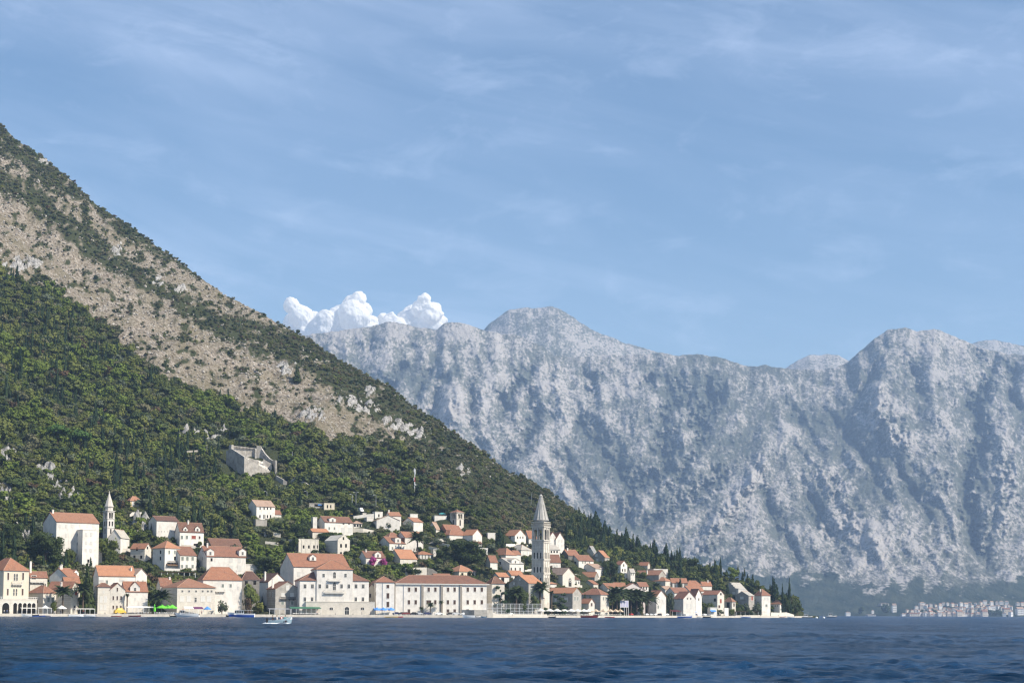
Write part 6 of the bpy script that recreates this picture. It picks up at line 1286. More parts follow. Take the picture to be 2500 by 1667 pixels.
FO = [cheap(11, LG, rnd_lobes(1, 6), 170, .07), cheap(12, LG, rnd_lobes(2, 6), 170, .07), cheap(13, LD, rnd_lobes(3, 6), 170, .07), cheap(14, LY, rnd_lobes(4, 6), 170, .065), cheap(15, LC, cyp_lobes(3), 150, .08, flat=.7), cheap(16, LB, rnd_lobes(5, 5), 120, .08), cheap(17, LS, rnd_lobes(6, 6), 170, .07), cheap(18, LO, rnd_lobes(8, 6), 150, .07)]
# candidates spread evenly over the hillside ground
NC = 150000
cpx = rng.uniform(-420, 1958, NC); D0q = interp(SHORE, cpx); Yrq = interp(RIDGE, cpx)
Yc = D0q + 16 + (Yrq - D0q - 12) * rng.uniform(0, 1, NC) ** 0.92; wgt = (Yrq - D0q) * Yc; keep = rng.uniform(0, 1, NC) < wgt / wgt.max()
cpx, Yc = cpx[keep], Yc[keep]; tq = (cpx - W0 / 2) / (FPX * 1.0006); Zc = H(tq, Yc); Xc = tq * Yc
qx, qy = proj(Xc, Yc, Zc); cov_, fo_ = cover(qx, qy); rk_ = rockiness(qx, qy)
u_ = rng.uniform(0, 1, len(qx)); isF = (fo_ > .5)
nz = fbm(Xc / 45, Yc / 45, 3); nz2 = fbm(Xc / 90 + 5, Yc / 90, 3)
order = rng.permutation(len(qx)); cell = {}; forest = []; scrub = []
right = sstep(900, 1300, qx) * (1 - sstep(1350, 1430, qx))      # trees thin into scrub up the ridge
for i in order:
    x, y, z = Xc[i], Yc[i], Zc[i]; px_, py_ = qx[i], qy[i]
    if rk_[i] > .42 and u_[i] > .12: continue
    tallw = isF[i] and (py_ > interp(LOW, px_) + 6) and rng.uniform() < (0.95 - .75 * right[i] if py_ < 1330 - .0 * px_ else .95)
    if tallw:
        s = rng.uniform(3.2, 7.0) * (1 + .5 * (rng.uniform() < .12)) * (1 - .3 * right[i]); key = (int(x / 3.6), int(y / 3.6))
        if key in cell: continue
        cell[key] = 1
        inst_k = None; v = rng.uniform()
        if px_ < 800 and nz2[i] < -.12 and v < .24: k = 4; sxy = s * .42; szz = s * rng.uniform(1.3, 2.2)
        else:
            k = 3 if (nz[i] > .30 and v < .75 and px_ < 1000) or v > .985 else (2 if v < .25 else (5 if v < .265 else (7 if v < .35 else (6 if v < .45 + .4 * right[i] else (0 if v < .72 else 1))))); sxy = s * rng.uniform(.95, 1.35); szz = s * rng.uniform(.8, 1.15)
        if px_ > 1380 and v < .5: k = 4 if v < .2 else 2; sxy = s * (.55 if v < .2 else 1.1); szz = s * (1.6 if v < .2 else 1.1)
        if py_ > 1240 and not clear_of(x, y, z, sxy * .45, szz): continue
        if 530 < px_ < 705 and 1060 < py_ < 1245 and not clear_of(x, y, z, sxy * .45, szz): continue
        forest.append((x, y, z - .25, sxy, szz, k))
    else:
        c = cov_[i]
        if u_[i] > c * c * .95 + .02: continue
        s = rng.uniform(1.5, 3.6) * (.55 + .75 * c) * (1.15 if rng.uniform() < .1 else 1); key = (int(x / 2.3), int(y / 2.3), 1)
        if key in cell and c < .98: continue
        cell[key] = 1
        if (py_ > 1240 or (530 < px_ < 705 and py_ > 1060)) and not clear_of(x, y, z, s * .4, s): continue
        v = rng.uniform(); k = 0 if v < .28 else 1 if v < .5 else (2 if v < .5 + .22 * (nz[i] > -.1) else 3 if v < .90 else 4 if v < .93 else 5)
        scrub.append((x, y, z - .15, s, s * rng.uniform(.6, 1.05), k))
# undergrowth between the trees and houses
for i in order[:60000]:
    x, y, z = Xc[i], Yc[i], Zc[i]
    if qy[i] < 1230 or (isF[i] and u_[i] > .6): continue
    s = rng.uniform(1.2, 2.6)
    if clear_of(x, y, z, s * .5, s * .8): scrub.append((x, y, z - .2, s, s * .8, int(rng.integers(0, 4))))
forest = np.array(forest); scrub = np.array(scrub)
size_px = forest[:, 3] * forest[:, 4] / forest[:, 1] ** 2; fx, fy = proj(forest[:, 0], forest[:, 1], forest[:, 2])
size_px[(fx < 8) | (fx > 2490)] = 0
big = np.argsort(-size_px)[:190]; rest = np.setdiff1d(np.arange(len(forest)), big)
LBL = {0: ('broadleaf_tree', 'green broadleaf tree of the forest above the town', 'green trees of the forest'), 1: ('broadleaf_tree', 'green broadleaf tree of the forest above the town', 'green trees of the forest'), 2: ('holm_oak_tree', 'dark evergreen oak of the forest above the town', 'dark oaks of the forest'),
       3: ('pine_tree', 'sunny yellow green tree among the darker forest', 'yellow green trees of the forest'), 4: ('cypress_tree', 'dark narrow cypress standing in the hillside forest', 'cypresses of the forest'), 5: ('dry_tree', 'withered brown tree in the hillside forest', 'withered trees of the forest'),
       6: ('scrub_tree', 'dull green scrub tree of the hillside', 'scrub trees of the hillside'), 7: ('olive_tree', 'grey green olive like tree of the hillside', 'olive trees of the hillside')}
for i in big:
    x, y, z, sxy, szz, k = forest[i]; nm, lb, gp = LBL[int(k)]
    tag(link(nm, FO[int(k)], None, (x, y, z), random.uniform(0, 6.28), (sxy, sxy, szz)), lb, 'tree', gp)
f = forest[rest]; scatter('forest', 'dense mixed forest of cypress, pine and oak on the lower slope', 'forest', FO, f[:, :3], f[:, 3], rng.uniform(0, 6.28, len(f)), f[:, 5].astype(int), f[:, 4])
scatter('scrub', 'low green and brown bushes dotted over the whole hillside', 'scrub', BU, scrub[:, :3], scrub[:, 3], rng.uniform(0, 6.28, len(scrub)), scrub[:, 5].astype(int), scrub[:, 4])
# stones of the scree
def stone(seed):
    r_ = np.random.default_rng(seed); m = MB(); n = 6; pr = [(.0, -.3), (.42, -.2), (.55, .05), (.4, .35), (.12, .5)]
    for rr, z in pr[1:]:
        for j in range(n): a = 2 * math.pi * j / n; w = rr * r_.uniform(.7, 1.25); m.v.append((w * math.cos(a), w * math.sin(a), z * r_.uniform(.8, 1.2)))
    for i in range(3):
        for j in range(n): m.f.append((i * n + j, i * n + (j + 1) % n, (i + 1) * n + (j + 1) % n, (i + 1) * n + j)); m.m.append(0)
    m.f.append(tuple(18 + j for j in range(n))); m.m.append(0); return m
m_stone, nt, b = mat('limestone_boulder'); c = mixc(nt, orand(nt), (0.20, 0.175, 0.14), (0.50, 0.465, 0.41)); c = mixc(nt, ramp(nt, noise(nt, geo(nt), 1.2, 3), [(.4, .0), (.7, .5)]), c, (.25, .22, .18)); L(nt, c, b.inputs['Base Color'])
ST = [stone(s).mesh('stone', m_stone) for s in range(4)]
st = []
dens = np.clip((1 - cov_) * (1 - fo_), 0, 1); dens = np.maximum(dens, np.clip(rk_ * 1.3, 0, 1))
for i in np.nonzero(rng.uniform(0, 1, len(qx)) < dens * .5)[0]:
    if fo_[i] > .5 and rk_[i] < .35: continue
    s = rng.uniform(.7, 1.9) * (1.8 if rk_[i] > .4 else 1) * (1.5 if rng.uniform() < .06 else 1)
    if qy[i] > 1240 and not clear_of(Xc[i], Yc[i], Zc[i], s * .5, s): continue
    st.append((Xc[i] + rng.uniform(-1, 1), Yc[i] + rng.uniform(-1, 1), Zc[i] + .1, s, s * rng.uniform(.5, 1.3), int(rng.integers(0, 4))))
st = np.array(st); scatter('scree_stones', 'pale limestone boulders strewn over the scree bands', 'boulders', ST, st[:, :3], st[:, 3], rng.uniform(0, 6.28, len(st)), st[:, 5].astype(int), st[:, 4])
# reeds below the lone farmhouse
m = MB()
for k in range(24): x, y = random.uniform(-.6, .6), random.uniform(-.6, .6); h_ = random.uniform(.7, 1.1); a = random.uniform(0, 6.28); w_ = .05; m.poly([(x - w_ * math.cos(a), y - w_ * math.sin(a), -.1), (x + w_ * math.cos(a), y + w_ * math.sin(a), -.1), (x + .12 * math.sin(a), y + .1 * math.cos(a), h_)], [(0, 1, 2)])
RD = [m.mesh('reed_tuft', LR)]; rp = []
for k in range(420):
    x = random.uniform(430, 830); y = random.uniform(385 + abs(x - 600) * .06, 470); X, Yp, z = ground_hit(*pxy('C', x, y))
    if clear_of(X, Yp, z, .6, 2): rp.append((X, Yp, z))
scatter('reeds', 'pale green reed bed on the terrace beside the lone farmhouse', 'reeds', RD, rp, np.full(len(rp), 1.5), rng.uniform(0, 6, len(rp)), np.zeros(len(rp)), np.full(len(rp), 2.8))
print('FOREST', len(forest), 'SCRUB', len(scrub), 'STONES', len(st))
# ================================================================ the far town across the bay
m_fw = [wall_mat('far_white_wall', (0.74, 0.72, 0.68), 0.1), wall_mat('far_cream_wall', (0.66, 0.58, 0.48), 0.1), wall_mat('far_grey_wall', (0.48, 0.46, 0.43), 0.1)]
def far_house_mesh(i, hip, storeys):
    m = MB(); w, d, h_ = 1.0, .8, 1.0
    m.box(-.5, .5, -.4, .4, -.6, h_)
    zr = h_ + .34; e = [(-.54, -.44, h_), (.54, -.44, h_), (.54, .44, h_), (-.54, .44, h_)]
    if hip: m.poly(e + [(-.14, 0, zr), (.14, 0, zr)], [(0, 1, 5, 4), (1, 2, 5), (2, 3, 4, 5), (3, 0, 4), (3, 2, 1, 0)], 1)
    else: m.poly(e + [(-.54, 0, zr), (.54, 0, zr)], [(0, 1, 5, 4), (2, 3, 4, 5), (1, 2, 5), (3, 0, 4), (3, 2, 1, 0)], 1)
    for s in range(storeys):
        for k in range(4): x = -.38 + k * .22; z = (s + .35) / storeys; m.box(x, x + .1, -.412, -.395, z, z + .36 / storeys, 2)
    return m.mesh('far_house', m_fw[i], RM['p'] if i != 1 else RM['r'], m_glass)
FH = [far_house_mesh(0, True, 2), far_house_mesh(0, False, 3), far_house_mesh(1, True, 2), far_house_mesh(1, False, 3), far_house_mesh(2, True, 2)]
def far_pos(x, y, Yv):
    px, py = pxy('K', x, y); t, zz = ray(px, py); return float(t) * Yv, Yv, CAMH + Yv * float(zz)
me_m = bpy.data.objects['mountain_range'].data
mv = np.empty(len(me_m.vertices) * 3, np.float32); me_m.vertices.foreach_get('co', mv); mv = mv.reshape(-1, 1000, 3)
mpx, mpy = proj(mv[:, :, 0].astype(float), mv[:, :, 1].astype(float), mv[:, :, 2].astype(float))
def mount_hit(px, py):
    j = int(np.argmin(np.abs(mpx[5] - px))); col = mpy[:200, j]; k = int(np.argmax(col <= py)); return float(mv[max(k, 0), j, 1])
fr_ = random.Random(5); rowsF = []
for k in range(8): rowsF.append((1775 + k * 56 + fr_.uniform(-8, 8), 398 + fr_.uniform(-4, 4), 44))
for k in range(8): rowsF.append((1740 + k * 58 + fr_.uniform(-8, 8), 432 + fr_.uniform(-5, 5), 42))
for x in range(1270, 1760, 46): rowsF.append((x + fr_.uniform(-9, 9), 412 + fr_.uniform(-8, 8), 38))
for x in range(1210, 2230, 43): rowsF.append((x + fr_.uniform(-10, 10), 452 + fr_.uniform(-10, 8), 42))
for x in range(1110, 2240, 46):
    if 1970 < x < 2130: continue
    rowsF.append((x + fr_.uniform(-12, 12), 480 + fr_.uniform(-9, 8), 44))
for x in range(1100, 2250, 50):
    if 1960 < x < 2140: continue
    rowsF.append((x + fr_.uniform(-12, 12), 512 + fr_.uniform(-8, 6), 46))
for x in range(1060, 1960, 62): rowsF.append((x + fr_.uniform(-14, 14), 528 + fr_.uniform(-3, 4), 50))
rowsF.sort(key=lambda r: -r[1])
for i, (x, y, w) in enumerate(rowsF):
    px, py = pxy('K', x, y); Yv = mount_hit(px, py + 5) - 6; P = far_pos(x, y + 14, Yv); s = w * .2296 / FPX * Yv * fr_.uniform(.62, 1.0)
    up = 'upper' if y < 445 else ('middle' if y < 495 else 'lower')
    tag(link('far_house', FH[fr_.randrange(5)], None, P, fr_.uniform(-.5, .7), (s, s, s * fr_.uniform(.55, .9))), 'small pale house in the %s rows of the hazy town across the bay' % up, 'house', '%s rows of the far town' % up)
FS = [(970, 445, 44, 80, 1, 'tall narrow pinkish house standing left of the far town'), (1265, 408, 60, 40, 0, 'white block at the upper left corner of the far town'), (478, 508, 46, 36, 0, 'lone white boathouse on the far shore'), (742, 488, 26, 30, 0, 'tiny white hut on the far shore'),
      (1175, 520, 110, 36, 3, 'long low cream building on the waterfront of the far town'), (1662, 505, 56, 62, 3, 'tall cream block on the waterfront of the far town'), (1930, 505, 60, 60, 3, 'brownish waterfront block left of the dark far trees'), (2165, 480, 70, 60, 3, 'broad cream block right of the dark far trees'),
      (2190, 450, 18, 90, 0, 'slim white church tower of the far town'), (2305, 480, 70, 75, 1, 'big white block at the right edge of the far town'), (2335, 402, 40, 30, 3, 'small cream house above the right edge of the far town'), (2285, 402, 36, 26, 4, 'grey house above the right edge of the far town'), (1310, 512, 28, 52, 0, 'small bright tower house by the water in the far town'), (860, 405, 90, 20, 4, 'low grey ruin on the slope left of the far town'), (720, 524, 90, 14, 4, 'low breakwater house at the far shore')]
for x, y, w, h_, k, lb in FS:
    px, py = pxy('K', x, y + h_ / 2); Yv = mount_hit(px, py) - 25; P = far_pos(x, y + h_ / 2, Yv); s = w * .2296 / FPX * Yv
    tag(link('far_house', FH[k], None, P, .15, (s, s, h_ / w * s * .78)), lb, 'house')
for i, (x, y, w) in enumerate([(1990, 530, 60), (2030, 532, 50), (2065, 530, 60), (2105, 532, 56), (1270, 515, 50), (1405, 518, 60), (880, 520, 110), (620, 522, 90)]):
    px, py = pxy('K', x, y); Yv = mount_hit(px, py) - 20; P = far_pos(x, y + 2, Yv); s = w * .2296 / FPX * Yv
    tag(link('far_tree', CM['d%d' % (i % 2)], None, P, i, (s, s, s * 1.15)), 'dark tree clump on the waterfront of the far town', 'tree', 'dark trees of the far shore')

# ================================================================ clouds behind the mountain
m_cl, nt, b = mat('cloud_vapour'); b.inputs['Base Color'].default_value = (1.0, 0.985, 0.96, 1); b.inputs['Roughness'].default_value = 1; b.inputs['Specular IOR Level'].default_value = 0
tr = nt.nodes.new('ShaderNodeBsdfTranslucent'); tr.inputs['Color'].default_value = (0.97, 0.97, 0.97, 1); mx = nt.nodes.new('ShaderNodeMixShader'); mx.inputs[0].default_value = .5
out = [n for n in nt.nodes if n.type == 'OUTPUT_MATERIAL'][0]; L(nt, b.outputs[0], mx.inputs[1]); L(nt, tr.outputs[0], mx.inputs[2]); L(nt, mx.outputs[0], out.inputs['Surface'])
def cloud(label, puffs, Yc):
    """puffs in photograph measure: x, y, radius; smaller and smaller billows grow on each"""
    r_ = np.random.default_rng(3); balls = []
    for (x, y, rr) in puffs:
        t, zz = ray(x, y); balls.append((np.array([float(t) * Yc, Yc + r_.uniform(-100, 100), CAMH + Yc * float(zz)]), rr / FPX * Yc * 1.0))
    c0 = balls[0][0]; gen = balls[:]
    for lev, (n, k, sp) in enumerate([(16, .42, .74), (6, .42, .8)]):
        new = []
        for c, R_ in gen:
            for _ in range(n):
                d = r_.normal(size=3); d[1] = -abs(d[1]) * .8; d /= np.linalg.norm(d); q = R_ * k * r_.uniform(.45, 1.15); new.append((c + d * R_ * sp * r_.uniform(.85, 1.1), q))
        balls += new; gen = new
    V = []; F = []
    for c, R_ in balls:
        n, k = (12, 18) if R_ > 25 else (8, 12); th = np.linspace(0.02, math.pi - .02, n)[:, None]; ph = np.linspace(0, 2 * math.pi, k + 1)[None, :-1] + r_.uniform(0, 1)
        d = np.stack([np.sin(th) * np.cos(ph), np.sin(th) * np.sin(ph), np.cos(th) * np.ones_like(ph)], -1); q = c - c0 + d * R_; b0 = len(V); V += q.reshape(-1, 3).tolist()
        F += [(b0 + i * k + j, b0 + i * k + (j + 1) % k, b0 + (i + 1) * k + (j + 1) % k, b0 + (i + 1) * k + j) for i in range(n - 1) for j in range(k)]
    me = bpy.data.meshes.new('cloud'); me.from_pydata(V, [], F); me.update(); o = link('cloud', me)
    md = o.modifiers.new('r', 'REMESH'); md.mode = 'VOXEL'; md.voxel_size = 4.5; md = o.modifiers.new('s', 'SMOOTH'); md.iterations = 12; md.factor = .5
    dg = bpy.context.evaluated_depsgraph_get(); me = bpy.data.meshes.new_from_object(o.evaluated_get(dg)); bpy.data.objects.remove(o)
    nv = len(me.vertices); co = np.empty(nv * 3, np.float32); me.vertices.foreach_get('co', co); co = co.reshape(-1, 3).astype(float); no = np.empty(nv * 3, np.float32); me.vertex_normals.foreach_get('vector', no); no = no.reshape(-1, 3)
    dsp = 5 * fbm(co[:, 0] / 42 + co[:, 1] / 70, co[:, 2] / 42 + co[:, 1] / 90, 5, .62) + 2 * np.abs(gn(co[:, 0] / 17 + 3, co[:, 2] / 17 + co[:, 1] / 25)); me.vertices.foreach_set('co', (co + no * dsp[:, None]).astype(np.float32).ravel())
    me.materials.clear(); me.materials.append(m_cl); me.polygons.foreach_set('use_smooth', [True] * len(me.polygons)); me.update()
    tag(link('cloud', me, None, c0), label, 'cloud')
cloud('white heaped cloud behind the ridge, left one of the pair', [(716, 752, 19), (735, 775, 28), (712, 785, 24), (765, 785, 28), (800, 792, 30), (835, 775, 30), (860, 752, 28), (878, 736, 19), (890, 755, 18), (870, 780, 36), (905, 790, 20), (716, 800, 22), (760, 815, 34), (830, 815, 36), (890, 808, 28), (735, 800, 34), (790, 812, 38), (850, 798, 36), (815, 790, 30), (905, 812, 24), (860, 770, 30)], 9750)
cloud('white pointed cloud behind the ridge, right one of the pair', [(1038, 738, 15), (1030, 758, 24), (1005, 762, 22), (985, 778, 20), (1055, 770, 26), (1072, 785, 18), (938, 780, 15), (955, 790, 20), (1020, 795, 40), (970, 805, 26), (1065, 800, 20), (1000, 790, 34), (1045, 790, 30), (945, 800, 20)], 9900)

# ================================================================ boats
def P_col(name, c, **k): return plain(name, c, 0.45, 0.4, 0.05, **k)
m_navy = P_col('blue_hull_paint', (0.03, 0.10, 0.42)); m_bw = P_col('white_hull_paint', (0.78, 0.78, 0.76)); m_red = P_col('red_paint', (0.42, 0.04, 0.03)); m_dred = P_col('dark_red_paint', (0.16, 0.02, 0.02)); m_yel = P_col('yellow_paint', (0.70, 0.45, 0.06)); m_gb = P_col('grey_blue_paint', (0.26, 0.36, 0.42)); m_blk = P_col('black_paint', (0.02, 0.02, 0.022)); m_green = plain('bright_green_canvas', (0.16, 0.62, 0.06), .8, .1, .06); m_dgreen = plain('dark_green_canvas', (0.06, 0.16, 0.10), .8, .1); m_canv = plain('white_canvas', (0.78, 0.76, 0.70), .8, .1, .04); m_beige = plain('beige_canvas', (0.58, 0.46, 0.34), .8, .1, .08); m_purp = plain('purple_canvas', (0.14, 0.05, 0.12), .8, .1); m_car_b = P_col('dark_blue_car_paint', (0.02, 0.03, 0.10)); m_turq = P_col('turquoise_paint', (0.10, 0.42, 0.42)); m_rub = plain('tyre_rubber', (0.02, 0.02, 0.02), .8, .1); m_grey = P_col('silver_car_paint', (0.5, 0.51, 0.52))
def hull_mesh(L_, B, Hh, mats, sheer=.35, stripe=.45):
    """a boat hull along x, bow at +x, waterline at z=0"""
    m = MB(); n = 11; secs = []
    for i in range(n):
        u = i / (n - 1); x = (u - .5) * L_; w = B / 2 * (1 - max(0, (u - .35) / .65) ** 2.2) * (.86 + .14 * min(1, u * 4)); w = max(w, .03); top = Hh * (1 + sheer * max(0, (u - .3) / .7) ** 2 + .06 * (1 - u))
        fl = .62 + .2 * (1 - u); xo = x + (L_ * .05 if i == n - 1 else 0)
        secs.append([(x, -w * .15, -.3), (x, -w * fl, -.02), (x + (xo - x) * .5, -w * .93, top * stripe), (xo, -w, top), (xo, -w * .86, top), (xo, -w * .80, top * .55), (xo, w * .80, top * .55), (xo, w * .86, top), (xo, w, top), (x + (xo - x) * .5, w * .93, top * stripe), (x, w * fl, -.02), (x, w * .15, -.3)])
    for s in secs: m.v += s
    for i in range(n - 1):
        for j in range(11): m.f.append((i * 12 + j, i * 12 + j + 1, (i + 1) * 12 + j + 1, (i + 1) * 12 + j)); m.m.append(0 if j in (0, 1, 9, 10) else (1 if j in (2, 8) else 2))
    m.f += [tuple(range(12))[::-1], tuple((n - 1) * 12 + j for j in range(12))]; m.m += [1, 1]
    return m.mesh('hull', *mats)
def boat_root(T, x0, x1, Y, label, name='boat', cat='boat', rz=0.0, q=None, z=0.0):
    pa = pxy(T, x0, 0)[0]; pb = pxy(T, x1, 0)[0]; pc = (pa + pb) / 2
    if q is not None: Y = shore_pt(pc, q)[1]
    t = float(ray(pc, HORIZ)[0]); L_ = (pb - pa) / FPX * Y / max(.5, abs(math.cos(rz))); root = tag(link(name, None, None, (t * Y, Y, z), rz - 0), label, cat); return root, L_
def simple_boat(T, x0, x1, label, hull, inner, Hh=.8, q=-3, rz=0.0, flip=False, name='rowing_boat', extra=None, top=None):
    root, L_ = boat_root(T, x0, x1, None, label, name, q=q, rz=rz + (math.pi if flip else 0)); L_ = max(L_, 2.0); B = min(max(L_ * .3, .9), 2.6)
    link('hull', hull_mesh(L_, B, Hh, (hull, top or hull, inner)), root)
    m = MB(); [m.box(L_ * u - .15, L_ * u + .15, -B * .40, B * .40, Hh * .7, Hh * .78) for u in (-.28, 0, .22)]; m.build('bench', m_wood, parent=root)
    if extra: extra(root, L_, B)
    return root
def cabin(root, x0, x1, B, z0, z1, m_, roof=True, wins=4, over=.2):
    m = MB(); m.poly([(x0, -B, z0), (x1 + .35, -B, z0), (x1 + .35, B, z0), (x0, B, z0), (x0, -B * .93, z1), (x1 - .15, -B * .93, z1), (x1 - .15, B * .93, z1), (x0, B * .93, z1)], [(0, 3, 2, 1), (4, 5, 6, 7), (0, 1, 5, 4), (1, 2, 6, 5), (2, 3, 7, 6), (3, 0, 4, 7)])
    o = m.build('cabin', m_, parent=root); w = (x1 - x0) / wins
    for k in range(wins):
        p = MB(); a = x0 + w * k + .1; p.poly([(a, -B * .975 - .02, z0 + (z1 - z0) * .38), (a + w - .2, -B * .975 - .02, z0 + (z1 - z0) * .38), (a + w - .2, -B * .94 - .02, z1 - .15), (a, -B * .94 - .02, z1 - .15)], [(0, 1, 2, 3)]); p.poly([(v[0], -v[1], v[2]) for v in p.v[:4]], [(3, 2, 1, 0)]); p.build('window', m_glass, parent=o)
    if roof: r_ = MB(); r_.box(x0 - over, x1 + over * .5, -B - .05, B + .05, z1 + .005, z1 + .1); r_.build('cabin_roof', m_bw, parent=o)
    return o
# blue and white tour boat, bow to the left
root, L_ = boat_root('C', -5, 268, None, 'blue and white tour boat with long cabin moored at the quay', 'tour_boat', q=-6, rz=math.pi)
link('hull', hull_mesh(L_, 3.2, 1.5, (m_navy, m_bw, m_bw), .45, .62), root)
o = cabin(root, -L_ * .08, L_ * .26, 1.15, 1.0, 3.0, m_bw, wins=4); m = MB(); m.box(-L_ * .42, -L_ * .08 - .01, -1.4, 1.4, 3.02, 3.12); m.build('aft_canopy', m_bw, parent=root)
m = MB(); [m.tube([(x, y, .9), (x, y, 3.02)], .04, 5) for x in (-L_ * .41, -L_ * .25) for y in (-1.3, 1.3)]; m.tube([(L_ * .28, -1, 1.9), (L_ * .46, -.3, 2.2), (L_ * .46, .3, 2.2), (L_ * .28, 1, 1.9)], .03, 5); m.build('railing', m_metal, parent=root)
m = MB(); [m.box(-L_ * .36 + k * .9, -L_ * .36 + k * .9 + .4, -1.2, 1.2, .85, 1.35) for k in range(4)]; m.build('bench', m_canv, parent=root)
# white passenger boat with canopy
root, L_ = boat_root('B', 645, 898, None, 'white passenger boat with canopy and red lifebuoy', 'passenger_boat', q=-5, rz=math.pi)
link('hull', hull_mesh(L_, 3.0, 1.35, (m_bw, m_bw, m_wood), .4), root)
cabin(root, L_ * .12, L_ * .27, 1.0, 1.0, 2.9, m_bw, wins=2); m = MB(); m.box(-L_ * .42, L_ * .12, -1.35, 1.35, 2.75, 2.86); m.build('canopy', m_canv, parent=root)
m = MB(); [m.tube([(L_ * u, y, .9), (L_ * u, y, 2.75)], .045, 5) for u in (-.41, -.3, -.19, -.08, .03) for y in (-1.25, 1.25)]; m.box(-L_ * .42, L_ * .1, -1.3, -1.24, 1.55, 1.66); m.box(-L_ * .42, L_ * .1, 1.24, 1.3, 1.55, 1.66); m.build('canopy_posts', m_bw, parent=root)
m = MB(); m.tube([(L_ * .2 + .34 * math.cos(a), -1.05, 3.2 + .34 * math.sin(a)) for a in [math.pi * 2 * i / 12 for i in range(13)]], .08, 6, cap=False); m.build('lifebuoy', m_red, parent=root)
m = MB(); [m.box(L_ * u, L_ * u + .4, -1.1, 1.1, .75, 1.25) for u in (-.36, -.26, -.16, -.06, .04)]; m.build('bench', m_wood, parent=root)

# the motor boat out on the water, with its people
def person(parent, loc, rz, shirt, skin, hair, seated=True, name='person', label=None, sc_=1.0, arms=0):
    J = [(0, 0, .92), (0, 0, 1.18), (0, 0, 1.42), (0, .01, 1.52), (0, -.01, 1.66)] if not seated else [(0, 0, .0), (0, -.02, .26), (0, -.04, .5), (0, -.04, .6), (0, -.05, .74)]
    sh, hip = J[2], J[0]
    if seated: legs = [[(s * .1, 0, .0), (s * .12, -.42, .02), (s * .12, -.45, -.40), (s * .12, -.58, -.43)] for s in (-1, 1)]
    else: legs = [[(s * .1, 0, .88), (s * .11, -.02, .48), (s * .11, .02, .08), (s * .12, -.14, .04)] for s in (-1, 1)]
    armj = [[(s * .19, sh[1], sh[2] - .02), (s * .25, sh[1] + (-.05 if not arms else -.18), sh[2] - .3), (s * .2, sh[1] + (-.2 if seated else -.08) - .2 * arms, sh[2] - .5 + .3 * arms)] for s in (-1, 1)]
    V = list(J); E = [(i, i + 1) for i in range(4)]; Rr = [.15, .13, .15, .055, .105]
    for l, r4 in zip(legs, [(.1, .075, .05, .045)] * 2): k = len(V); V += l; Rr += list(r4); E += [(0, k)] + [(k + i, k + i + 1) for i in range(3)]
    for a in armj: k = len(V); V += a; Rr += [.06, .045, .035]; E += [(2, k), (k, k + 1), (k + 1, k + 2)]
    me = bpy.data.meshes.new(name); me.from_pydata(V, E, []); o = link(name, me, None)
    sk = o.modifiers.new('skin', 'SKIN'); sv = me.skin_vertices[0].data
    for i, r_ in enumerate(Rr): sv[i].radius = (r_, r_ * (.75 if i < 3 else 1))
    sv[0].use_root = True; sub = o.modifiers.new('sub', 'SUBSURF'); sub.levels = 1; sub.render_levels = 1
    dg = bpy.context.evaluated_depsgraph_get(); me2 = bpy.data.meshes.new_from_object(o.evaluated_get(dg)); o.modifiers.clear(); o.data = me2
    me2.materials.clear(); me2.materials.append(skin); me2.materials.append(shirt); me2.materials.append(m_jean)
    zt, zh = J[3][2] - .04, J[0][2] + .02
    for p in me2.polygons:
        c = p.center; p.material_index = 0 if c.z > zt else (2 if (c.z < zh + .02 and abs(c.x) < .24) else (1 if abs(c.x) < .235 or c.z > sh[2] - .2 else 0)); p.use_smooth = True
    hd = MB(); hz_ = J[4][2]; hd.lathe([(.02, hz_ - .02), (.10, hz_), (.115, hz_ + .06), (.09, hz_ + .12), (.02, hz_ + .15)], 8, 0, (0, J[4][1] + .02)); hd.build('hair', hair, parent=o)
    o.location = loc; o.rotation_euler = (0, 0, rz); o.scale = (sc_,) * 3
    tag(o, label, 'person'); return o
m_jean = plain('denim', (0.06, 0.08, 0.13), .9, .05); m_skin = plain('skin', (0.50, 0.29, 0.20), .6, .2, .03); m_skin2 = plain('tanned_skin', (0.34, 0.19, 0.12), .6, .2, .03)
m_hair = plain('dark_hair', (0.025, 0.018, 0.012), .7, .2); m_blond = plain('fair_hair', (0.30, 0.20, 0.10), .7, .2); m_hat = plain('white_hat', (0.7, 0.7, 0.66), .9, .1)
shirts = {k: plain(k + '_shirt', c, .9, .05) for k, c in dict(white=(.7, .7, .68), red=(.42, .06, .05), blue=(.08, .15, .38), black=(.03, .03, .035), pink=(.6, .32, .32), teal=(.08, .28, .3), grey=(.28, .28, .28)).items()}
Yb = 268.0; root, L_ = boat_root('C', 415, 655, Yb, 'small grey blue motor boat carrying people and throwing spray', 'motor_boat', z=0.0, rz=R(14)); rb = root.rotation_euler.z
Bx, By = root.location.x, root.location.y
link('hull', hull_mesh(L_, 1.75, .62, (m_gb, m_gb, m_bw), .75, .6), root, (0, 0, .04)).rotation_euler = (0, -R(4), 0)
m = MB(); m.box(-L_ * .5 - .3, -L_ * .5 + .02, -.18, .18, .1, .95); m.box(-L_ * .5 - .26, -L_ * .5 - .04, -.1, .1, -.3, .1); m.build('outboard_motor', m_blk, parent=root)
m = MB(); [m.box(L_ * u, L_ * u + .3, -.68, .68, .46, .54) for u in (-.36, -.16, .04, .2)]; m.build('bench', m_wood, parent=root)
m = MB(); m.tube([(L_ * .26, -.6, .85), (L_ * .46, -.18, 1.12), (L_ * .46, .18, 1.12), (L_ * .26, .6, .85)], .02, 5); m.build('bow_rail', m_metal, parent=root)
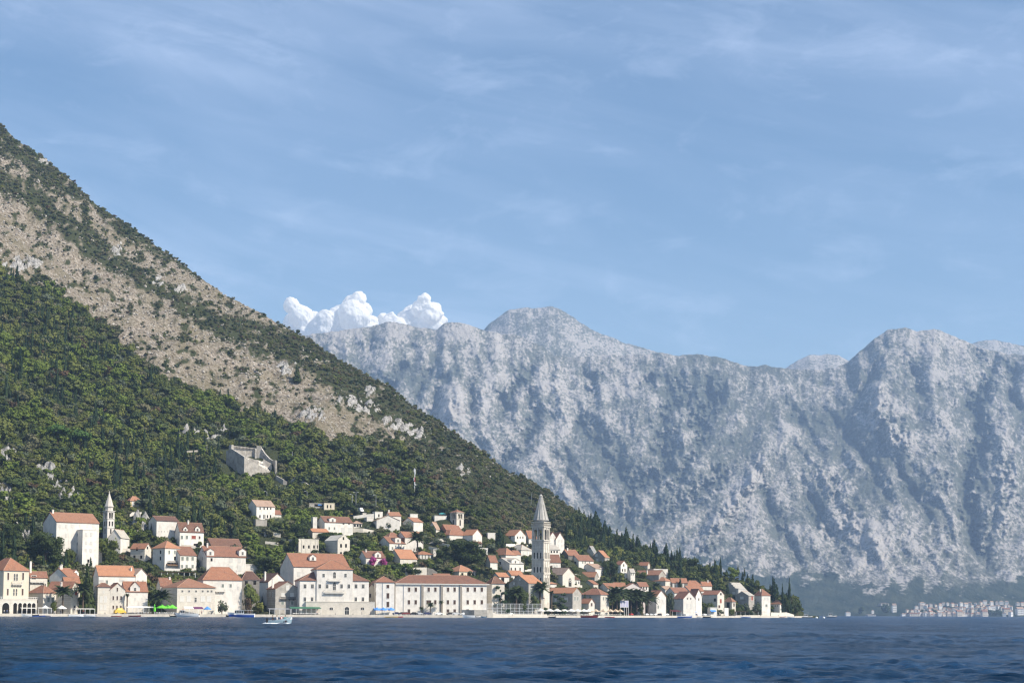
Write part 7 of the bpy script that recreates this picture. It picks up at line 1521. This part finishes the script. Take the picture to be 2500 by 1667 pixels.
for i, (u, v, s_, sk_, hr_, lab) in enumerate([(-.34, .0, 'black', m_skin2, m_hair, 'person in black steering at the stern of the motor boat'), (-.17, -.32, 'white', m_skin, m_blond, 'person in white sitting second from the stern of the motor boat'), (-.15, .32, 'pink', m_skin, m_hair, 'person in pink on the far side of the motor boat'),
        (.03, -.3, 'white', m_skin, m_hat, 'person with white hat amidships in the motor boat'), (.05, .3, 'red', m_skin2, m_hair, 'person in red beside the white hatted one in the motor boat'), (.2, -.1, 'teal', m_skin, m_hair, 'foremost person in the motor boat, in teal')]):
    x, y = u * L_ + .15, v; c, s = math.cos(rb), math.sin(rb); person(root, (Bx + c * x - s * y, By + s * x + c * y, .56 + .02), rb + random.choice([R(90), R(70), R(20)]), shirts[s_], sk_, hr_, label=lab)
m_foam = plain('white_foam', (0.75, 0.78, 0.8), .9, .1, .05); m = MB(); rr = random.Random(2)
for k in range(110):
    u = rr.random(); side = rr.choice((-1, 1)); x = L_ * (.44 - 1.1 * u ** 1.3); y = side * (.35 + 1.6 * u + rr.uniform(-.2, .3)); s_ = rr.uniform(.05, .16) * (1 + u); z = .05 + rr.uniform(0, .10) * (1 - u); c, s = math.cos(rb), math.sin(rb)
    pts_ = [(x + s_ * 2.2 * math.cos(a) * rr.uniform(.7, 1.2), y + s_ * math.sin(a) * rr.uniform(.7, 1.2), z) for a in [math.pi * j / 3 for j in range(6)]]; m.poly([(px_, py_, z - .12) for px_, py_, _ in pts_] + [(x, y, z + s_ * .5)], [(j, (j + 1) % 6, 6) for j in range(6)])
tag(m.build('wake_foam', m_foam, loc=(Bx, By, 0), rz=rb), 'white foam of bow wave and wake around the motor boat', kind='stuff')
# boats at the quay
def motor(root, L_, B): m = MB(); m.box(-L_ / 2 - .25, -L_ / 2, -.15, .15, .2, 1.0); m.build('outboard_motor', m_blk, parent=root)
def screen(root, L_, B): motor(root, L_, B); m = MB(); m.slab([(L_ * .1, -B * .35, 1.3), (L_ * .1, B * .35, 1.3), (L_ * .22, B * .35, .85), (L_ * .22, -B * .35, .85)], .03); m.build('windscreen', m_glass, parent=root)
def kayak_oars(root, L_, B): m = MB(); m.tube([(-L_ * .2, -B * .6, .45), (L_ * .2, B * .6, .5)], .03, 5); m.build('paddle', m_wood, parent=root)
for T, x0, x1, lb, hu, inn, H_, q, fl, ex, tp in [
    ('A', 236, 338, 'white motor boat leftmost at the quay', m_bw, m_bw, .9, -3, True, motor, None), ('A', 318, 408, 'dark blue boat beside the leftmost white one', m_navy, m_blk, .7, -3.5, False, motor, m_blk),
    ('A', 415, 480, 'blue kayak at the quay near the left palms', m_navy, m_navy, .4, -2.5, False, kayak_oars, None), ('A', 470, 545, 'red and white kayak next to the blue one', m_red, m_bw, .4, -3.2, True, kayak_oars, m_bw),
    ('A', 735, 880, 'long white open boat below the left palms', m_bw, m_wood, .8, -3, False, motor, None), ('A', 870, 1012, 'white speedboat moored before the closed shutter house', m_bw, m_bw, .9, -4, True, screen, None),
    ('A', 1185, 1290, 'red kayak by the yellow vehicle', m_red, m_red, .35, -2.5, False, kayak_oars, None), ('B', 150, 275, 'faded red rowing boat before the white restaurant', m_dred, m_wood, .55, -3, False, None, None), ('B', 590, 655, 'small black dinghy near the white passenger boat', m_blk, m_blk, .5, -3, False, motor, None), ('B', 1075, 1215, 'upturned white hull on the quay by the clipped tree', m_bw, m_bw, .7, 3.0, False, None, None),
    ('B', 1185, 1240, 'little black boat left of the blue tour boat', m_blk, m_wood, .7, -3, True, motor, None), ('D', 435, 582, 'long yellow kayak under the blue awnings', m_yel, m_yel, .4, -3, False, kayak_oars, None), ('D', 575, 625, 'short red boat at the end of the yellow kayak', m_red, m_red, .45, -3.6, False, None, None),
    ('D', 1265, 1395, 'white speedboat off the end of the long white building', m_bw, m_bw, 1.1, -6, True, screen, None), ('D', 1398, 1450, 'small black rowing boat next to the white speedboat', m_blk, m_wood, .6, -5, False, None, m_bw), ('D', 1455, 1515, 'grey dinghy near the dark bastion', m_gb, m_bw, .6, -5, True, motor, None),
    ('E', 1230, 1472, 'long dark red wooden boat in front of the white parasols', m_dred, m_wood, 1.0, -5, False, None, m_dred), ('F', 402, 520, 'red kayak before the beige parasols', m_red, m_red, .4, -4, False, kayak_oars, None), ('E', 955, 1030, 'dark small boat by the corner of the net fence', m_blk, m_wood, .6, -4, False, None, None),
    ('F', 1400, 1452, 'tiny white dinghy right of the blue moored boat', m_bw, m_bw, .55, -7, False, None, None), ('F', 1455, 1545, 'dark low boat at the quay near the kiosk', m_blk, m_bw, .7, -4, True, motor, None), ('G', 890, 1035, 'slim white and blue boat below the pergola', m_bw, m_navy, .6, -4, True, None, m_navy), ('G', 1470, 1560, 'white and pink rowing boat by the landing wall', m_bw, m_wood, .6, -4, False, None, m_dred), ('G', 1580, 1680, 'white open boat just before the point', m_bw, m_bw, .7, -5, True, motor, None)]:
    simple_boat(T, x0, x1, lb, hu, inn, H_, q, R(random.uniform(-8, 20)), fl, 'kayak' if 'kayak' in lb else 'boat', ex, tp)
root, L_ = boat_root('F', 1172, 1345, None, 'blue and white cabin boat moored before the white gable houses', 'cabin_boat', q=-6, rz=0); link('hull', hull_mesh(L_, 2.6, 1.2, (m_navy, m_bw, m_bw), .5, .5), root); cabin(root, -L_ * .12, L_ * .12, .9, .8, 2.2, m_bw, wins=3); m = MB(); m.tube([(-L_ * .2, 0, .8), (-L_ * .2, 0, 3.2)], .04, 5); m.build('mast', m_metal, parent=root)
m = MB(); m.box(-L_ * .45, -L_ * .14, -1.0, 1.0, 2.0, 2.08); [m.tube([(x, y, .7), (x, y, 2.0)], .03, 5) for x in (-L_ * .44, -L_ * .3) for y in (-.95, .95)]; m.build('sun_canopy', m_blue, parent=root)
def fishing(T, x0, x1, label, Y):
    root, L_ = boat_root(T, x0, x1, Y, label, 'fishing_boat'); link('hull', hull_mesh(L_, L_ * .3, L_ * .11, (m_blk, m_bw, m_wood), .5, .6), root); cabin(root, -L_ * .3, L_ * .02, L_ * .1, L_ * .1, L_ * .34, m_bw, wins=2)
    m = MB(); m.tube([(L_ * .1, 0, .5), (L_ * .1, 0, L_ * .55)], .06, 5); m.tube([(L_ * .1, 0, L_ * .5), (-L_ * .3, 0, L_ * .42)], .04, 5); m.build('mast', m_metal, parent=root)
fishing('G', 1795, 1950, 'white fishing boat with black hull moored off the point', 1085); fishing('K', 250, 358, 'black hulled boat with white cabin out on the bay right of the point', 1500)
for T, x, y, Yb_, lb in [('K', 145, 552, 900, 'round white buoy nearer the fishing boat'), ('K', 222, 552, 905, 'round white buoy farther out, between the two boats')]:
    px, _ = pxy(T, x, y); t = float(ray(px, HORIZ)[0]); rt = tag(link('buoy', None, None, (t * Yb_, Yb_, 0)), lb, 'buoy'); m = MB(); m.lathe([(.1, -.3), (.55, -.1), (.8, .35), (.6, .8), (.12, 1.0)], 10); m.build('float', m_bw, parent=rt, smooth=True); m = MB(); m.tube([(0, 0, 1.0), (0, 0, 1.5)], .04, 5); m.build('top_pole', m_metal, parent=rt)

# ================================================================ vehicles
def car_meshes():
    m = MB(); pr = [(-2.1, .35), (-2.1, .85), (-1.9, .95), (-1.45, 1.0), (-.85, 1.42), (.55, 1.45), (1.25, .98), (1.95, .86), (2.1, .6), (2.1, .35)]
    k = len(pr); y0 = .82
    m.v = [(x, -(y0 if z < 1.1 else .62), z) for x, z in pr] + [(x, (y0 if z < 1.1 else .62), z) for x, z in pr]; m.f = [tuple(range(k))[::-1], tuple(range(k, 2 * k))] + [(i, (i + 1) % k, (i + 1) % k + k, i + k) for i in range(k)]; m.m = [0] * len(m.f)
    g = MB(); 
    for s in (-1, 1): g.poly([(-1.3, s * .79, 1.03), (1.1, s * .79, 1.03), (.5, s * .66, 1.38), (-.8, s * .66, 1.36)], [(0, 1, 2, 3)])
    g.poly([(1.24, -.68, 1.02), (1.24, .68, 1.02), (.63, .56, 1.42), (.63, -.56, 1.42)], [(0, 1, 2, 3)]); g.poly([(-1.45, -.68, 1.04), (-1.45, .68, 1.04), (-.93, .56, 1.39), (-.93, -.56, 1.39)], [(0, 1, 2, 3)])
    w = MB(); w.tube([(0, -.1, 0), (0, .1, 0)], .32, 12, 0); w.tube([(0, -.12, 0), (0, .12, 0)], .17, 10, 1)
    li = MB(); li.box(2.06, 2.13, -.13, .13, -.07, .07)
    return m, g.mesh('car_windows', m_glass), w.mesh('wheel', m_rub, m_metal), li.mesh('headlight', m_glass)
cb, cg, cw, cl_ = car_meshes()
_cb = {}
def car(P, rz, m_, label, sc_=1.0, van=False, name='parked_car', cat='car'):
    root = tag(link(name, None, None, P, rz), label, cat); key = (m_.name, van)
    if key not in _cb:
        q_ = MB(); q_.v = [(x, y, z * (1.0 if z < .9 else 1.38 + (0.1 if x < 1 else 0))) if van else (x, y, z) for x, y, z in cb.v]; q_.f = cb.f; q_.m = cb.m; _cb[key] = q_.mesh('body', m_)
    link('body', _cb[key], root, None, None, (sc_,) * 3); link('windows', cg, root, (0, 0, .38 if van else 0), None, (sc_, sc_, sc_ * (1.15 if van else 1)))
    for x in (-1.3, 1.3):
        for y in (-.78, .78): link('wheel', cw, root, (x * sc_, y * sc_, .32 * sc_), None, (sc_,) * 3)
    for y in (-.55, .55): link('headlight', cl_, root, (0, y * sc_, .72 * sc_), None, (sc_,) * 3)
    return root
def on_quay(T, x, q, z=QZ + .06): P = shore_pt(pxy(T, x, 0)[0], q, z); return P
def qdir(T, x): a = shore_pt(pxy(T, x - 30, 0)[0], 0); b2 = shore_pt(pxy(T, x + 30, 0)[0], 0); return math.atan2(b2[1] - a[1], b2[0] - a[0])
CARS = [('D', 560, m_car_b, 'dark blue car parked leftmost by the blue awnings'), ('D', 615, m_blk, 'black car parked next to the leftmost blue one'), ('D', 655, m_dred, 'dark red car between two black ones on the quay'), ('D', 740, m_blk, 'black car by the door of the long white building'), ('D', 795, m_grey, 'grey car before the dwarf palm'), ('D', 880, m_car_b, 'dark blue car right of the small fan palm'),
        ('D', 1010, m_bw, 'white car in front of the round headed palm'), ('D', 1135, m_blk, 'black car at the middle of the long white building'), ('D', 1190, m_grey, 'silver car at the middle of the long white building'), ('D', 1280, m_bw, 'white car near the right end of the long white building'),
        ('F', 700, m_red, 'bright red car by the white signboard'), ('F', 860, m_bw, 'white car right of the black van'), ('F', 905, m_grey, 'silver car in the parking row by the palms'), ('F', 950, m_bw, 'white car in the parking row before the bright white gable house'), ('F', 1000, m_blk, 'black car under the bright white gable house'), ('F', 1075, m_bw, 'white car by the poplar like tree'), ('F', 1480, m_bw, 'white car left of the kiosk'), ('F', 1380, m_car_b, 'dark blue car behind the cabin boat'), ('F', 1530, m_grey, 'grey car beside the kiosk')]
for i, (T, x, m_, lb) in enumerate(CARS): car(on_quay(T, x, 5.2), qdir(T, x) + (math.pi if i % 2 else 0) + random.uniform(-.08, .08), m_, lb)
car(on_quay('F', 770, 5.6), qdir('F', 770), m_blk, 'large black van parked under the palm grove', 1.15, True, 'parked_van', 'van'); car(on_quay('A', 1275, 4.2), qdir('A', 1275), m_yel, 'yellow van parked on the quay before the ornate gable house', 1.25, True, 'parked_van', 'van')
def on_ground(T, x, y): return ground_hit(*pxy(T, x, y))
P = on_ground('B', 222, 300); car((P[0], P[1] + 1.5, P[2] + .2), .1, m_car_b, 'dark blue car on the road above the white retaining wall'); P = on_ground('C', 1396, 308); car((P[0], P[1], P[2] + .1), R(-62), m_bw, 'white van standing on the upper road', 1.3, True, 'parked_van', 'van')
P = on_ground('D', 1046, 352); car((P[0], P[1] + .5, P[2] + 1.2), .1, m_turq, 'turquoise car on the white terrace behind the hillside church'); P = on_ground('C', 948, 248); car((P[0], P[1] - 1, P[2] + .4), .2, m_blue, 'blue car under the roof of the concrete garage')
P = on_ground('E', 548, 1385); P = on_quay('E', 548, 4.5); car(P, qdir('E', 548), m_bw, 'white car inside the net fenced court')
# excavator
P = on_ground('C', 1290, 345); root = tag(link('excavator', None, None, (P[0], P[1], P[2] + .1), .2), 'yellow excavator working on the upper road', 'excavator')
m = MB(); [m.box(-1.6, 1.6, y, y + .5, 0, .75) for y in (-1.3, .8)]; m.build('track', m_blk, parent=root); m = MB(); m.box(-1.7, 1.0, -1.2, 1.2, .85, 1.8); m.build('body', m_yel, parent=root)
m = MB(); m.box(.1, 1.4, -1.15, -.1, 1.81, 3.0); o = m.build('cab', m_yel, parent=root); m = MB(); m.box(.3, 1.3, -1.17, -1.151, 2.1, 2.85); m.build('window', m_glass, parent=o)
m = MB(); m.tube([(.9, .3, 1.6), (-1.5, .3, 4.3), (-3.4, .3, 3.4)][::1], [.28, .26, .2], 5); m.tube([(-3.4, .3, 3.6), (-4.6, .3, 1.4)], [.22, .15], 5); m.build('boom', m_yel, parent=root); m = MB(); m.box(-5.2, -4.3, -.1, .7, .7, 1.4); m.build('bucket', m_iron, parent=root)

# ================================================================ street furniture
def lamp(T, x, yt, yb, label, two=False):
    P = on_ground(T, x, yb); h_ = CAMH + P[1] * float(ray(*pxy(T, x, yt))[1]) - P[2]; root = tag(link('street_lamp', None, None, P, 0), label, 'street lamp')
    m = MB(); m.tube([(0, 0, -.3), (0, 0, h_)], [.17, .11], 6); m.tube([(0, 0, h_ - .05), (-1.0, 0, h_ + .15)], .08, 5)
    if two: m.tube([(0, 0, h_ - .05), (1.0, 0, h_ + .15)], .08, 5)
    m.build('pole', m_metal, parent=root); m = MB(); m.box(-1.7, -.8, -.18, .18, h_ + .08, h_ + .26)
    if two: m.box(.8, 1.7, -.18, .18, h_ + .08, h_ + .26)
    m.build('lamp_head', m_white, parent=root)
lamp('C', 398, 85, 195, 'pale street lamp behind the lone farmhouse roof'); lamp('C', 825, 85, 225, 'pale street lamp left of the concrete garage'); lamp('C', 1345, 95, 260, 'double armed street lamp above the excavator', True); lamp('C', 1305, 115, 260, 'short lamp beside the double armed one'); lamp('D', 338, 125, 290, 'tall street lamp right of the white van')
def pole(T, xt, yt, xb, yb, label, r_=.14):
    P = on_ground(T, xb, yb); t, zz = ray(*pxy(T, xt, yt)); m = MB(); m.tube([(0, 0, -.5), (float(t) * P[1] - P[0], 0, CAMH + P[1] * float(zz) - P[2])], [r_, r_ * .7], 6); tag(m.build('wooden_pole', m_wood if r_ > .15 else m_metal, loc=P), label, 'pole')
pole('Z', 610, 1146, 606, 1252, 'thin upright pole in the scrub right of the fortress'); pole('Z', 960, 1196, 935, 1272, 'leaning pole on the middle slope'); pole('E', 778, 95, 765, 240, 'thin leaning pole left of the great spire'); pole('M', 427, 288, 424, 440, 'thin pole beside the low fortress wall'); pole('E', 1218, 228, 1218, 320, 'faint pole on the ridge right of the spire'); pole('F', 512, 735, 512, 800, 'pale pole at the dark forest edge')
P = on_ground('Z', 1460, 1450); h_ = CAMH + P[1] * float(ray(*pxy('Z', 1463, 1262))[1]) - P[2]; root = tag(link('antenna_mast', None, None, P), 'red and white antenna mast above the upper road', 'antenna mast')
for k in range(6): m = MB(); m.tube([(0, 0, h_ * k / 6), (0, 0, h_ * (k + 1) / 6)], .28, 6); m.build('mast_section', m_red if k in (3,) else m_white, parent=root)
m = MB(); [m.box(-.6, -.25, -.3, .3, h_ * f_, h_ * f_ + 1.8) for f_ in (.55, .86)]; m.box(.28, .62, -.3, .3, h_ * .78, h_ * .78 + 3); m.build('antenna_panel', m_white, parent=root)
m = MB(); m.lathe([(.05, h_ * .35), (.7, h_ * .35 + .5), (.05, h_ * .35 + 1.0)], 8, 0, (.5, -.3)); m.build('dish', m_white, parent=root)
# signboard
P = on_quay('F', 628, 3.2); root = tag(link('signboard', None, None, P, qdir('F', 628) * .3), 'white framed signboard standing on thin posts at the quay edge', 'signboard'); w_ = 95 * .2296 / FPX * P[1]; h_ = CAMH + P[1] * float(ray(*pxy('F', 628, 1243))[1]) - P[2]; h1 = CAMH + P[1] * float(ray(*pxy('F', 628, 1315))[1]) - P[2]
m = MB(); m.box(-w_ / 2, w_ / 2, -.05, .05, h1, h_); m.build('panel', m_white, parent=root); m_sg = plain('pale_lilac_print', (0.50, 0.50, 0.64), .6, .2, .1)
for k in range(3): m = MB(); m.box(-w_ / 2 + .15 + w_ * k / 3, -w_ / 2 + w_ * (k + 1) / 3 - .12, -.07, -.051, h1 + .2, h_ - .2); m.build('print', m_sg, parent=root)
for x in (-w_ / 2, 0.0, w_ / 2, w_ * .28): m = MB(); m.box(x - .09, x + .09, -.1, .08, -.2, h_ if abs(x) > w_ * .4 else h1); m.build('post', m_white, parent=root)
# net fence of the court
root = None; fx = list(range(362, 925, 47)); pts_ = [on_quay('E', x, .6) for x in [268, 310] + fx]; P0 = pts_[0]
root = tag(link('net_fence', None, None, P0), 'tall white net fence on posts round the waterside court', 'fence'); zt_ = lambda p: CAMH + p[1] * float(ray(pxy('E', 600, 0)[0], pxy('E', 0, 1276)[1])[1]) - p[2]
m_net, nt, b = mat('white_netting'); b.inputs['Base Color'].default_value = (.75, .76, .78, 1)
for i, p in enumerate(pts_): m = MB(); m.box(-.11, .11, -.09, .09, -1, zt_(p)); m.build('post', m_white, parent=root, loc=(p[0] - P0[0], p[1] - P0[1], 0))
for a, c in zip(pts_[:-1], pts_[1:]):
    m = MB(); A_ = Vector((a[0] - P0[0], a[1] - P0[1], 0)); C_ = Vector((c[0] - P0[0], c[1] - P0[1], 0)); h_ = zt_(a)
    for k in range(1, 4): m.tube([A_.lerp(C_, k / 4) + Vector((0, 0, .9)), A_.lerp(C_, k / 4) + Vector((0, 0, h_))], .035, 4, cap=False)
    for z in (.9, h_ * .37, h_ * .62, h_ - .05): m.tube([A_ + Vector((0, 0, z)), C_ + Vector((0, 0, z))], .05, 4, cap=False)
    m.build('net_panel', m_net, parent=root)
# parasols
def parasol_mesh(n, flat, m_): 
    m = MB(); r_ = 1.0; top = [(0, 0, .42)]; e = [(math.cos(2 * math.pi * (k + .5) / n), math.sin(2 * math.pi * (k + .5) / n), 0) for k in range(n)]; lo = [(x, y, -.1) for x, y, _ in e]
    m.poly(top + e + lo, [(0, 1 + k, 1 + (k + 1) % n) for k in range(n)] + [(1 + k, 1 + n + k, 1 + n + (k + 1) % n, 1 + (k + 1) % n) for k in range(n)]); return m.mesh('canopy', m_)
PM = dict(w=parasol_mesh(8, 0, m_canv), n=parasol_mesh(4, 0, m_beige), g=parasol_mesh(8, 0, m_green), b=parasol_mesh(8, 0, m_blue), p=parasol_mesh(8, 0, m_purp)); pl = MB(); pl.tube([(0, 0, 0), (0, 0, 1)], .035, 6); pl.box(-.3, .3, -.3, .3, 0, .04); PLm = pl.mesh('pole', m_metal)
def parasol(T, x, w, k, label, q=4, group=None, h_=2.5):
    P = on_quay(T, x, q); r_ = w * .2296 / FPX * P[1] / 2; root = tag(link('parasol', None, None, P, random.uniform(0, 1) if k != 'n' else qdir(T, x)), label, 'parasol', group); link('canopy', PM[k], root, (0, 0, h_ - .05), None, (r_, r_, 3.4 if k in 'gn' else 3.0)); link('pole', PLm, root, None, None, (1, 1, h_ + .3))
for i, (x, w, d) in enumerate([(868, 112, 'leftmost wide white parasol by the net fence'), (965, 100, 'second white parasol from the net fence'), (1045, 96, 'third white parasol from the net fence'), (1120, 96, 'fourth white parasol, before the white gable end'), (1195, 92, 'fifth white parasol, under the white gable end'), (1262, 88, 'sixth white parasol, left of the little gabled annex'), (1330, 90, 'seventh white parasol, before the little gabled annex'), (1375, 60, 'last small white parasol before the beige ones')]): parasol('E', x, w, 'w', d, 3.8 + (i % 2), 'white parasols on the quay')
for i, (x, d) in enumerate([(325, 'first square beige parasol'), (405, 'second square beige parasol'), (480, 'third square beige parasol'), (535, 'fourth square beige parasol'), (585, 'last square beige parasol, beside the signboard')]): parasol('F', x, 78, 'n', d + (' right of the white ones' if i == 0 else ''), 4.5, 'square beige parasols')
for x, w, d in [(500, 118, 'left bright green parasol'), (560, 100, 'middle bright green parasol, partly hidden'), (610, 108, 'right bright green parasol')]: parasol('B', x, w, 'g', d, 4, 'bright green parasols', 3.0)
P = on_quay('B', 424, 3); root = tag(link('parasol', None, None, P), 'folded bright green parasol', 'parasol'); m = MB(); m.lathe([(.1, 1.2), (.5, 1.3), (.55, 2.6), (.2, 4.2), (.05, 4.6)], 8); m.build('canopy', m_green, parent=root); link('pole', PLm, root, None, None, (1, 1, 1.5))
for T, x, w, k, d in [('B', 985, 80, 'b', 'blue and white parasol on the quay left of the clipped tree'), ('D', 350, 70, 'b', 'blue parasol leftmost before the left wing of the long white building'), ('D', 420, 70, 'b', 'blue parasol in the middle of the blue trio'), ('D', 500, 70, 'b', 'blue parasol at the right of the blue trio'), ('F', 1370, 60, 'b', 'blue parasol behind the cabin boat'), ('A', 655, 110, 'w', 'white parasol before the sagging roofed house'), ('A', 480, 90, 'w', 'white parasol left of the green shrub tree')]: parasol(T, x, w, k, d, 4.2)
def canopy(T, x0, x1, h_, q, m_, label, posts=5, dep=3.2, slope=.5, name='canopy_roof'):
    a = on_quay(T, x0, q); c = on_quay(T, x1, q); A_ = Vector((0, 0, 0)); C_ = Vector((c[0] - a[0], c[1] - a[1], 0)); n = Vector((-C_.y, C_.x, 0)).normalized() * dep; root = tag(link(name, None, None, a), label, 'canopy')
    m = MB(); up = Vector((0, 0, 1)); m.slab([A_ + up * h_, C_ + up * h_, C_ + n + up * (h_ + slope), A_ + n + up * (h_ + slope)], .12); m.build('roof_sheet', m_, parent=root)
    for k in range(posts): p = A_.lerp(C_, k / (posts - 1)) * .98 + n * .04 + C_ * .01; m = MB(); m.box(p.x - .07, p.x + .07, p.y - .07, p.y + .07, 0, h_ - .1); m.build('post', m_white, parent=root)
    return root
canopy('B', 128, 425, 3.0, 3, m_canv, 'white flat canopy on posts before the white restaurant', 6); canopy('C', 655, 978, 2.9, 4.2, m_dgreen, 'dark green ribbed canopy of the terrace beside the baroque palace', 7, 4, .8); canopy('C', 425, 650, 2.6, 4.2, m_metal, 'grey canopy of the terrace left of the green one', 5, 3, .3)
canopy('D', 325, 540, 2.7, 4.4, m_blue, 'light blue awning before the left wing of the long white building', 5, 2.2, .5); canopy('A', 230, 385, 2.4, 1.8, m_canv, 'thin white canopy before the arches', 4, 1.8, .2); canopy('A', 410, 550, 2.5, 2.2, m_canv, 'thin white canopy with red seats beneath', 4, 2.2, .2); canopy('A', 800, 1010, 2.2, 2.2, m_canv, 'low white canopy below the left palms', 5, 2, .2)
canopy('B', 745, 842, 2.6, 4.0, m_canv, 'white awning at the foot of the pale stone house', 3, 2.5, .9); canopy('B', 840, 945, 2.5, 4.0, m_purp, 'purple awning at the foot of the pale stone house', 3, 2.5, .9); canopy('F', 240, 420, 2.4, 4.5, m_beige, 'beige awning strip between white and beige parasols', 4, 2.5, .4); canopy('G', 830, 1285, 2.9, 3.4, m_wood, 'dark vine pergola near the point', 8, 4, .1); canopy('F', 1140, 1235, 2.8, 5, m_dred, 'dark red awning left of the quayside gable', 3, 2.5, .6)
# long pergola in front of the square house
P = on_ground('B', 440, 1000); root = tag(link('pergola', None, None, P, .12), 'dark vine covered pergola on the terrace below the square white house', 'pergola'); W_ = 410 * .2296 / FPX * P[1]
for k in range(8): m = MB(); m.box(W_ * k / 7 - .1, W_ * k / 7 + .1, 0, .2, -1, 2.6); m.build('post', m_white, parent=root)
m = MB(); m.box(-.3, W_ + .3, -.1, .3, 2.6, 2.8); m.box(-.3, W_ + .3, 3.0, 3.3, 2.6, 2.8); [m.box(W_ * k / 24 - .06, W_ * k / 24 + .06, -.3, 3.5, 2.8, 2.92) for k in range(25)]; m.build('rafters', m_wood, parent=root)
vm = leaf_mesh('vine_leaves', [(W_ * (k + .5) / 14, 1.5, 2.9, 1.7, .55) for k in range(14)], 900, .22, LD, 77, core=.6); link('vine_leaves', vm, root)
# tables and chairs, one table with its cloth per place
tb = MB(); tb.box(-.45, .45, -.45, .45, .72, .76); tb.box(-.46, .46, -.46, .46, .5, .719); TBm = tb.mesh('table_top', m_canv); tl = MB(); tl.tube([(0, 0, 0), (0, 0, .5)], .05, 6); tl.box(-.25, .25, -.25, .25, 0, .03); TLm = tl.mesh('table_leg', m_iron)
ch = MB(); ch.box(-.22, .22, -.22, .22, .42, .47); ch.box(-.22, .22, .18, .22, .47, .9); [ch.box(x, x + .04, y, y + .04, 0, .42) for x in (-.22, .18) for y in (-.22, .18)]; CHm = {k: ch.mesh('chair', m_) for k, m_ in dict(w=m_white, d=m_iron, b=m_wood).items()}
def tables(T, x0, x1, n, ck, label, group):
    for k in range(n):
        x = x0 + (x1 - x0) * (k + .5) / n; P = on_quay(T, x, 2.4 + (k % 3) * 1.1); root = tag(link('table', None, None, P, random.uniform(0, .5)), label, 'table', group); link('table_top', TBm, root); link('table_leg', TLm, root)
        for a in (0, math.pi): c_ = link('chair', CHm[ck], None, (P[0] + .8 * math.cos(a), P[1] + .8 * math.sin(a), P[2]), a - math.pi / 2); tag(c_, {'w': 'white chair', 'd': 'black chair', 'b': 'brown chair'}[ck] + ' at a table ' + label.split(' table ')[1], 'chair', 'chairs ' + label.split(' table ')[1])
tables('E', 960, 1400, 16, 'w', 'white clothed table under the white parasols', 'tables under the white parasols'); tables('F', 170, 600, 18, 'd', 'white clothed table under the beige parasols', 'tables under the beige parasols'); tables('C', 670, 960, 12, 'd', 'small table under the dark green canopy', 'tables under the green canopy'); tables('B', 440, 640, 8, 'w', 'small table under the bright green parasols', 'tables under the green parasols'); tables('B', 200, 400, 6, 'b', 'small table under the white restaurant canopy', 'tables at the white restaurant')
# people on the quay
PEO = [('A', 45, 'white', 'person in white before the arches, left edge'), ('A', 75, 'blue', 'person in blue before the arches'), ('A', 100, 'white', 'person in white next to the blue one before the arches'), ('A', 645, 'black', 'person in black by the white parasol of the sagging roofed house'), ('A', 890, 'red', 'person in red on the quay under the left palms'), ('B', 700, 'red', 'person in red on the quay behind the passenger boat'),
       ('C', 1500, 'black', 'lone dark dressed person right of the palace portal'), ('D', 190, 'grey', 'grey dressed person before the palace ground floor'), ('D', 865, 'blue', 'person in blue among the parked cars'), ('E', 1215, 'black', 'person in black under the fifth white parasol'), ('F', 1020, 'red', 'person in red by the parking row'), ('E', 205, 'white', 'person in white by the dark bastion'), ('C', 930, 'pink', 'person in pink at the end of the green canopy'), ('B', 925, 'pink', 'person in pink by the purple awning')]
for T, x, s_, lb in PEO: P = on_quay(T, x, 1.9); person(None, P, random.uniform(-1.5, 1.5), shirts[s_], m_skin, random.choice([m_hair, m_blond]), seated=False, label=lb)
# skiffs' mooring posts and quay bollards
bm = MB(); bm.lathe([(.16, 0), (.14, .4), (.2, .46), (.2, .56), (.06, .62)], 8); BMm = bm.mesh('bollard', m_iron)
for i, px in enumerate(np.linspace(40, 1900, 44)): P = shore_pt(px, .9, QZ + .12); tag(link('bollard', BMm, None, P), 'small dark iron bollard on the edge of the quay', 'bollard', 'bollards along the quay edge')
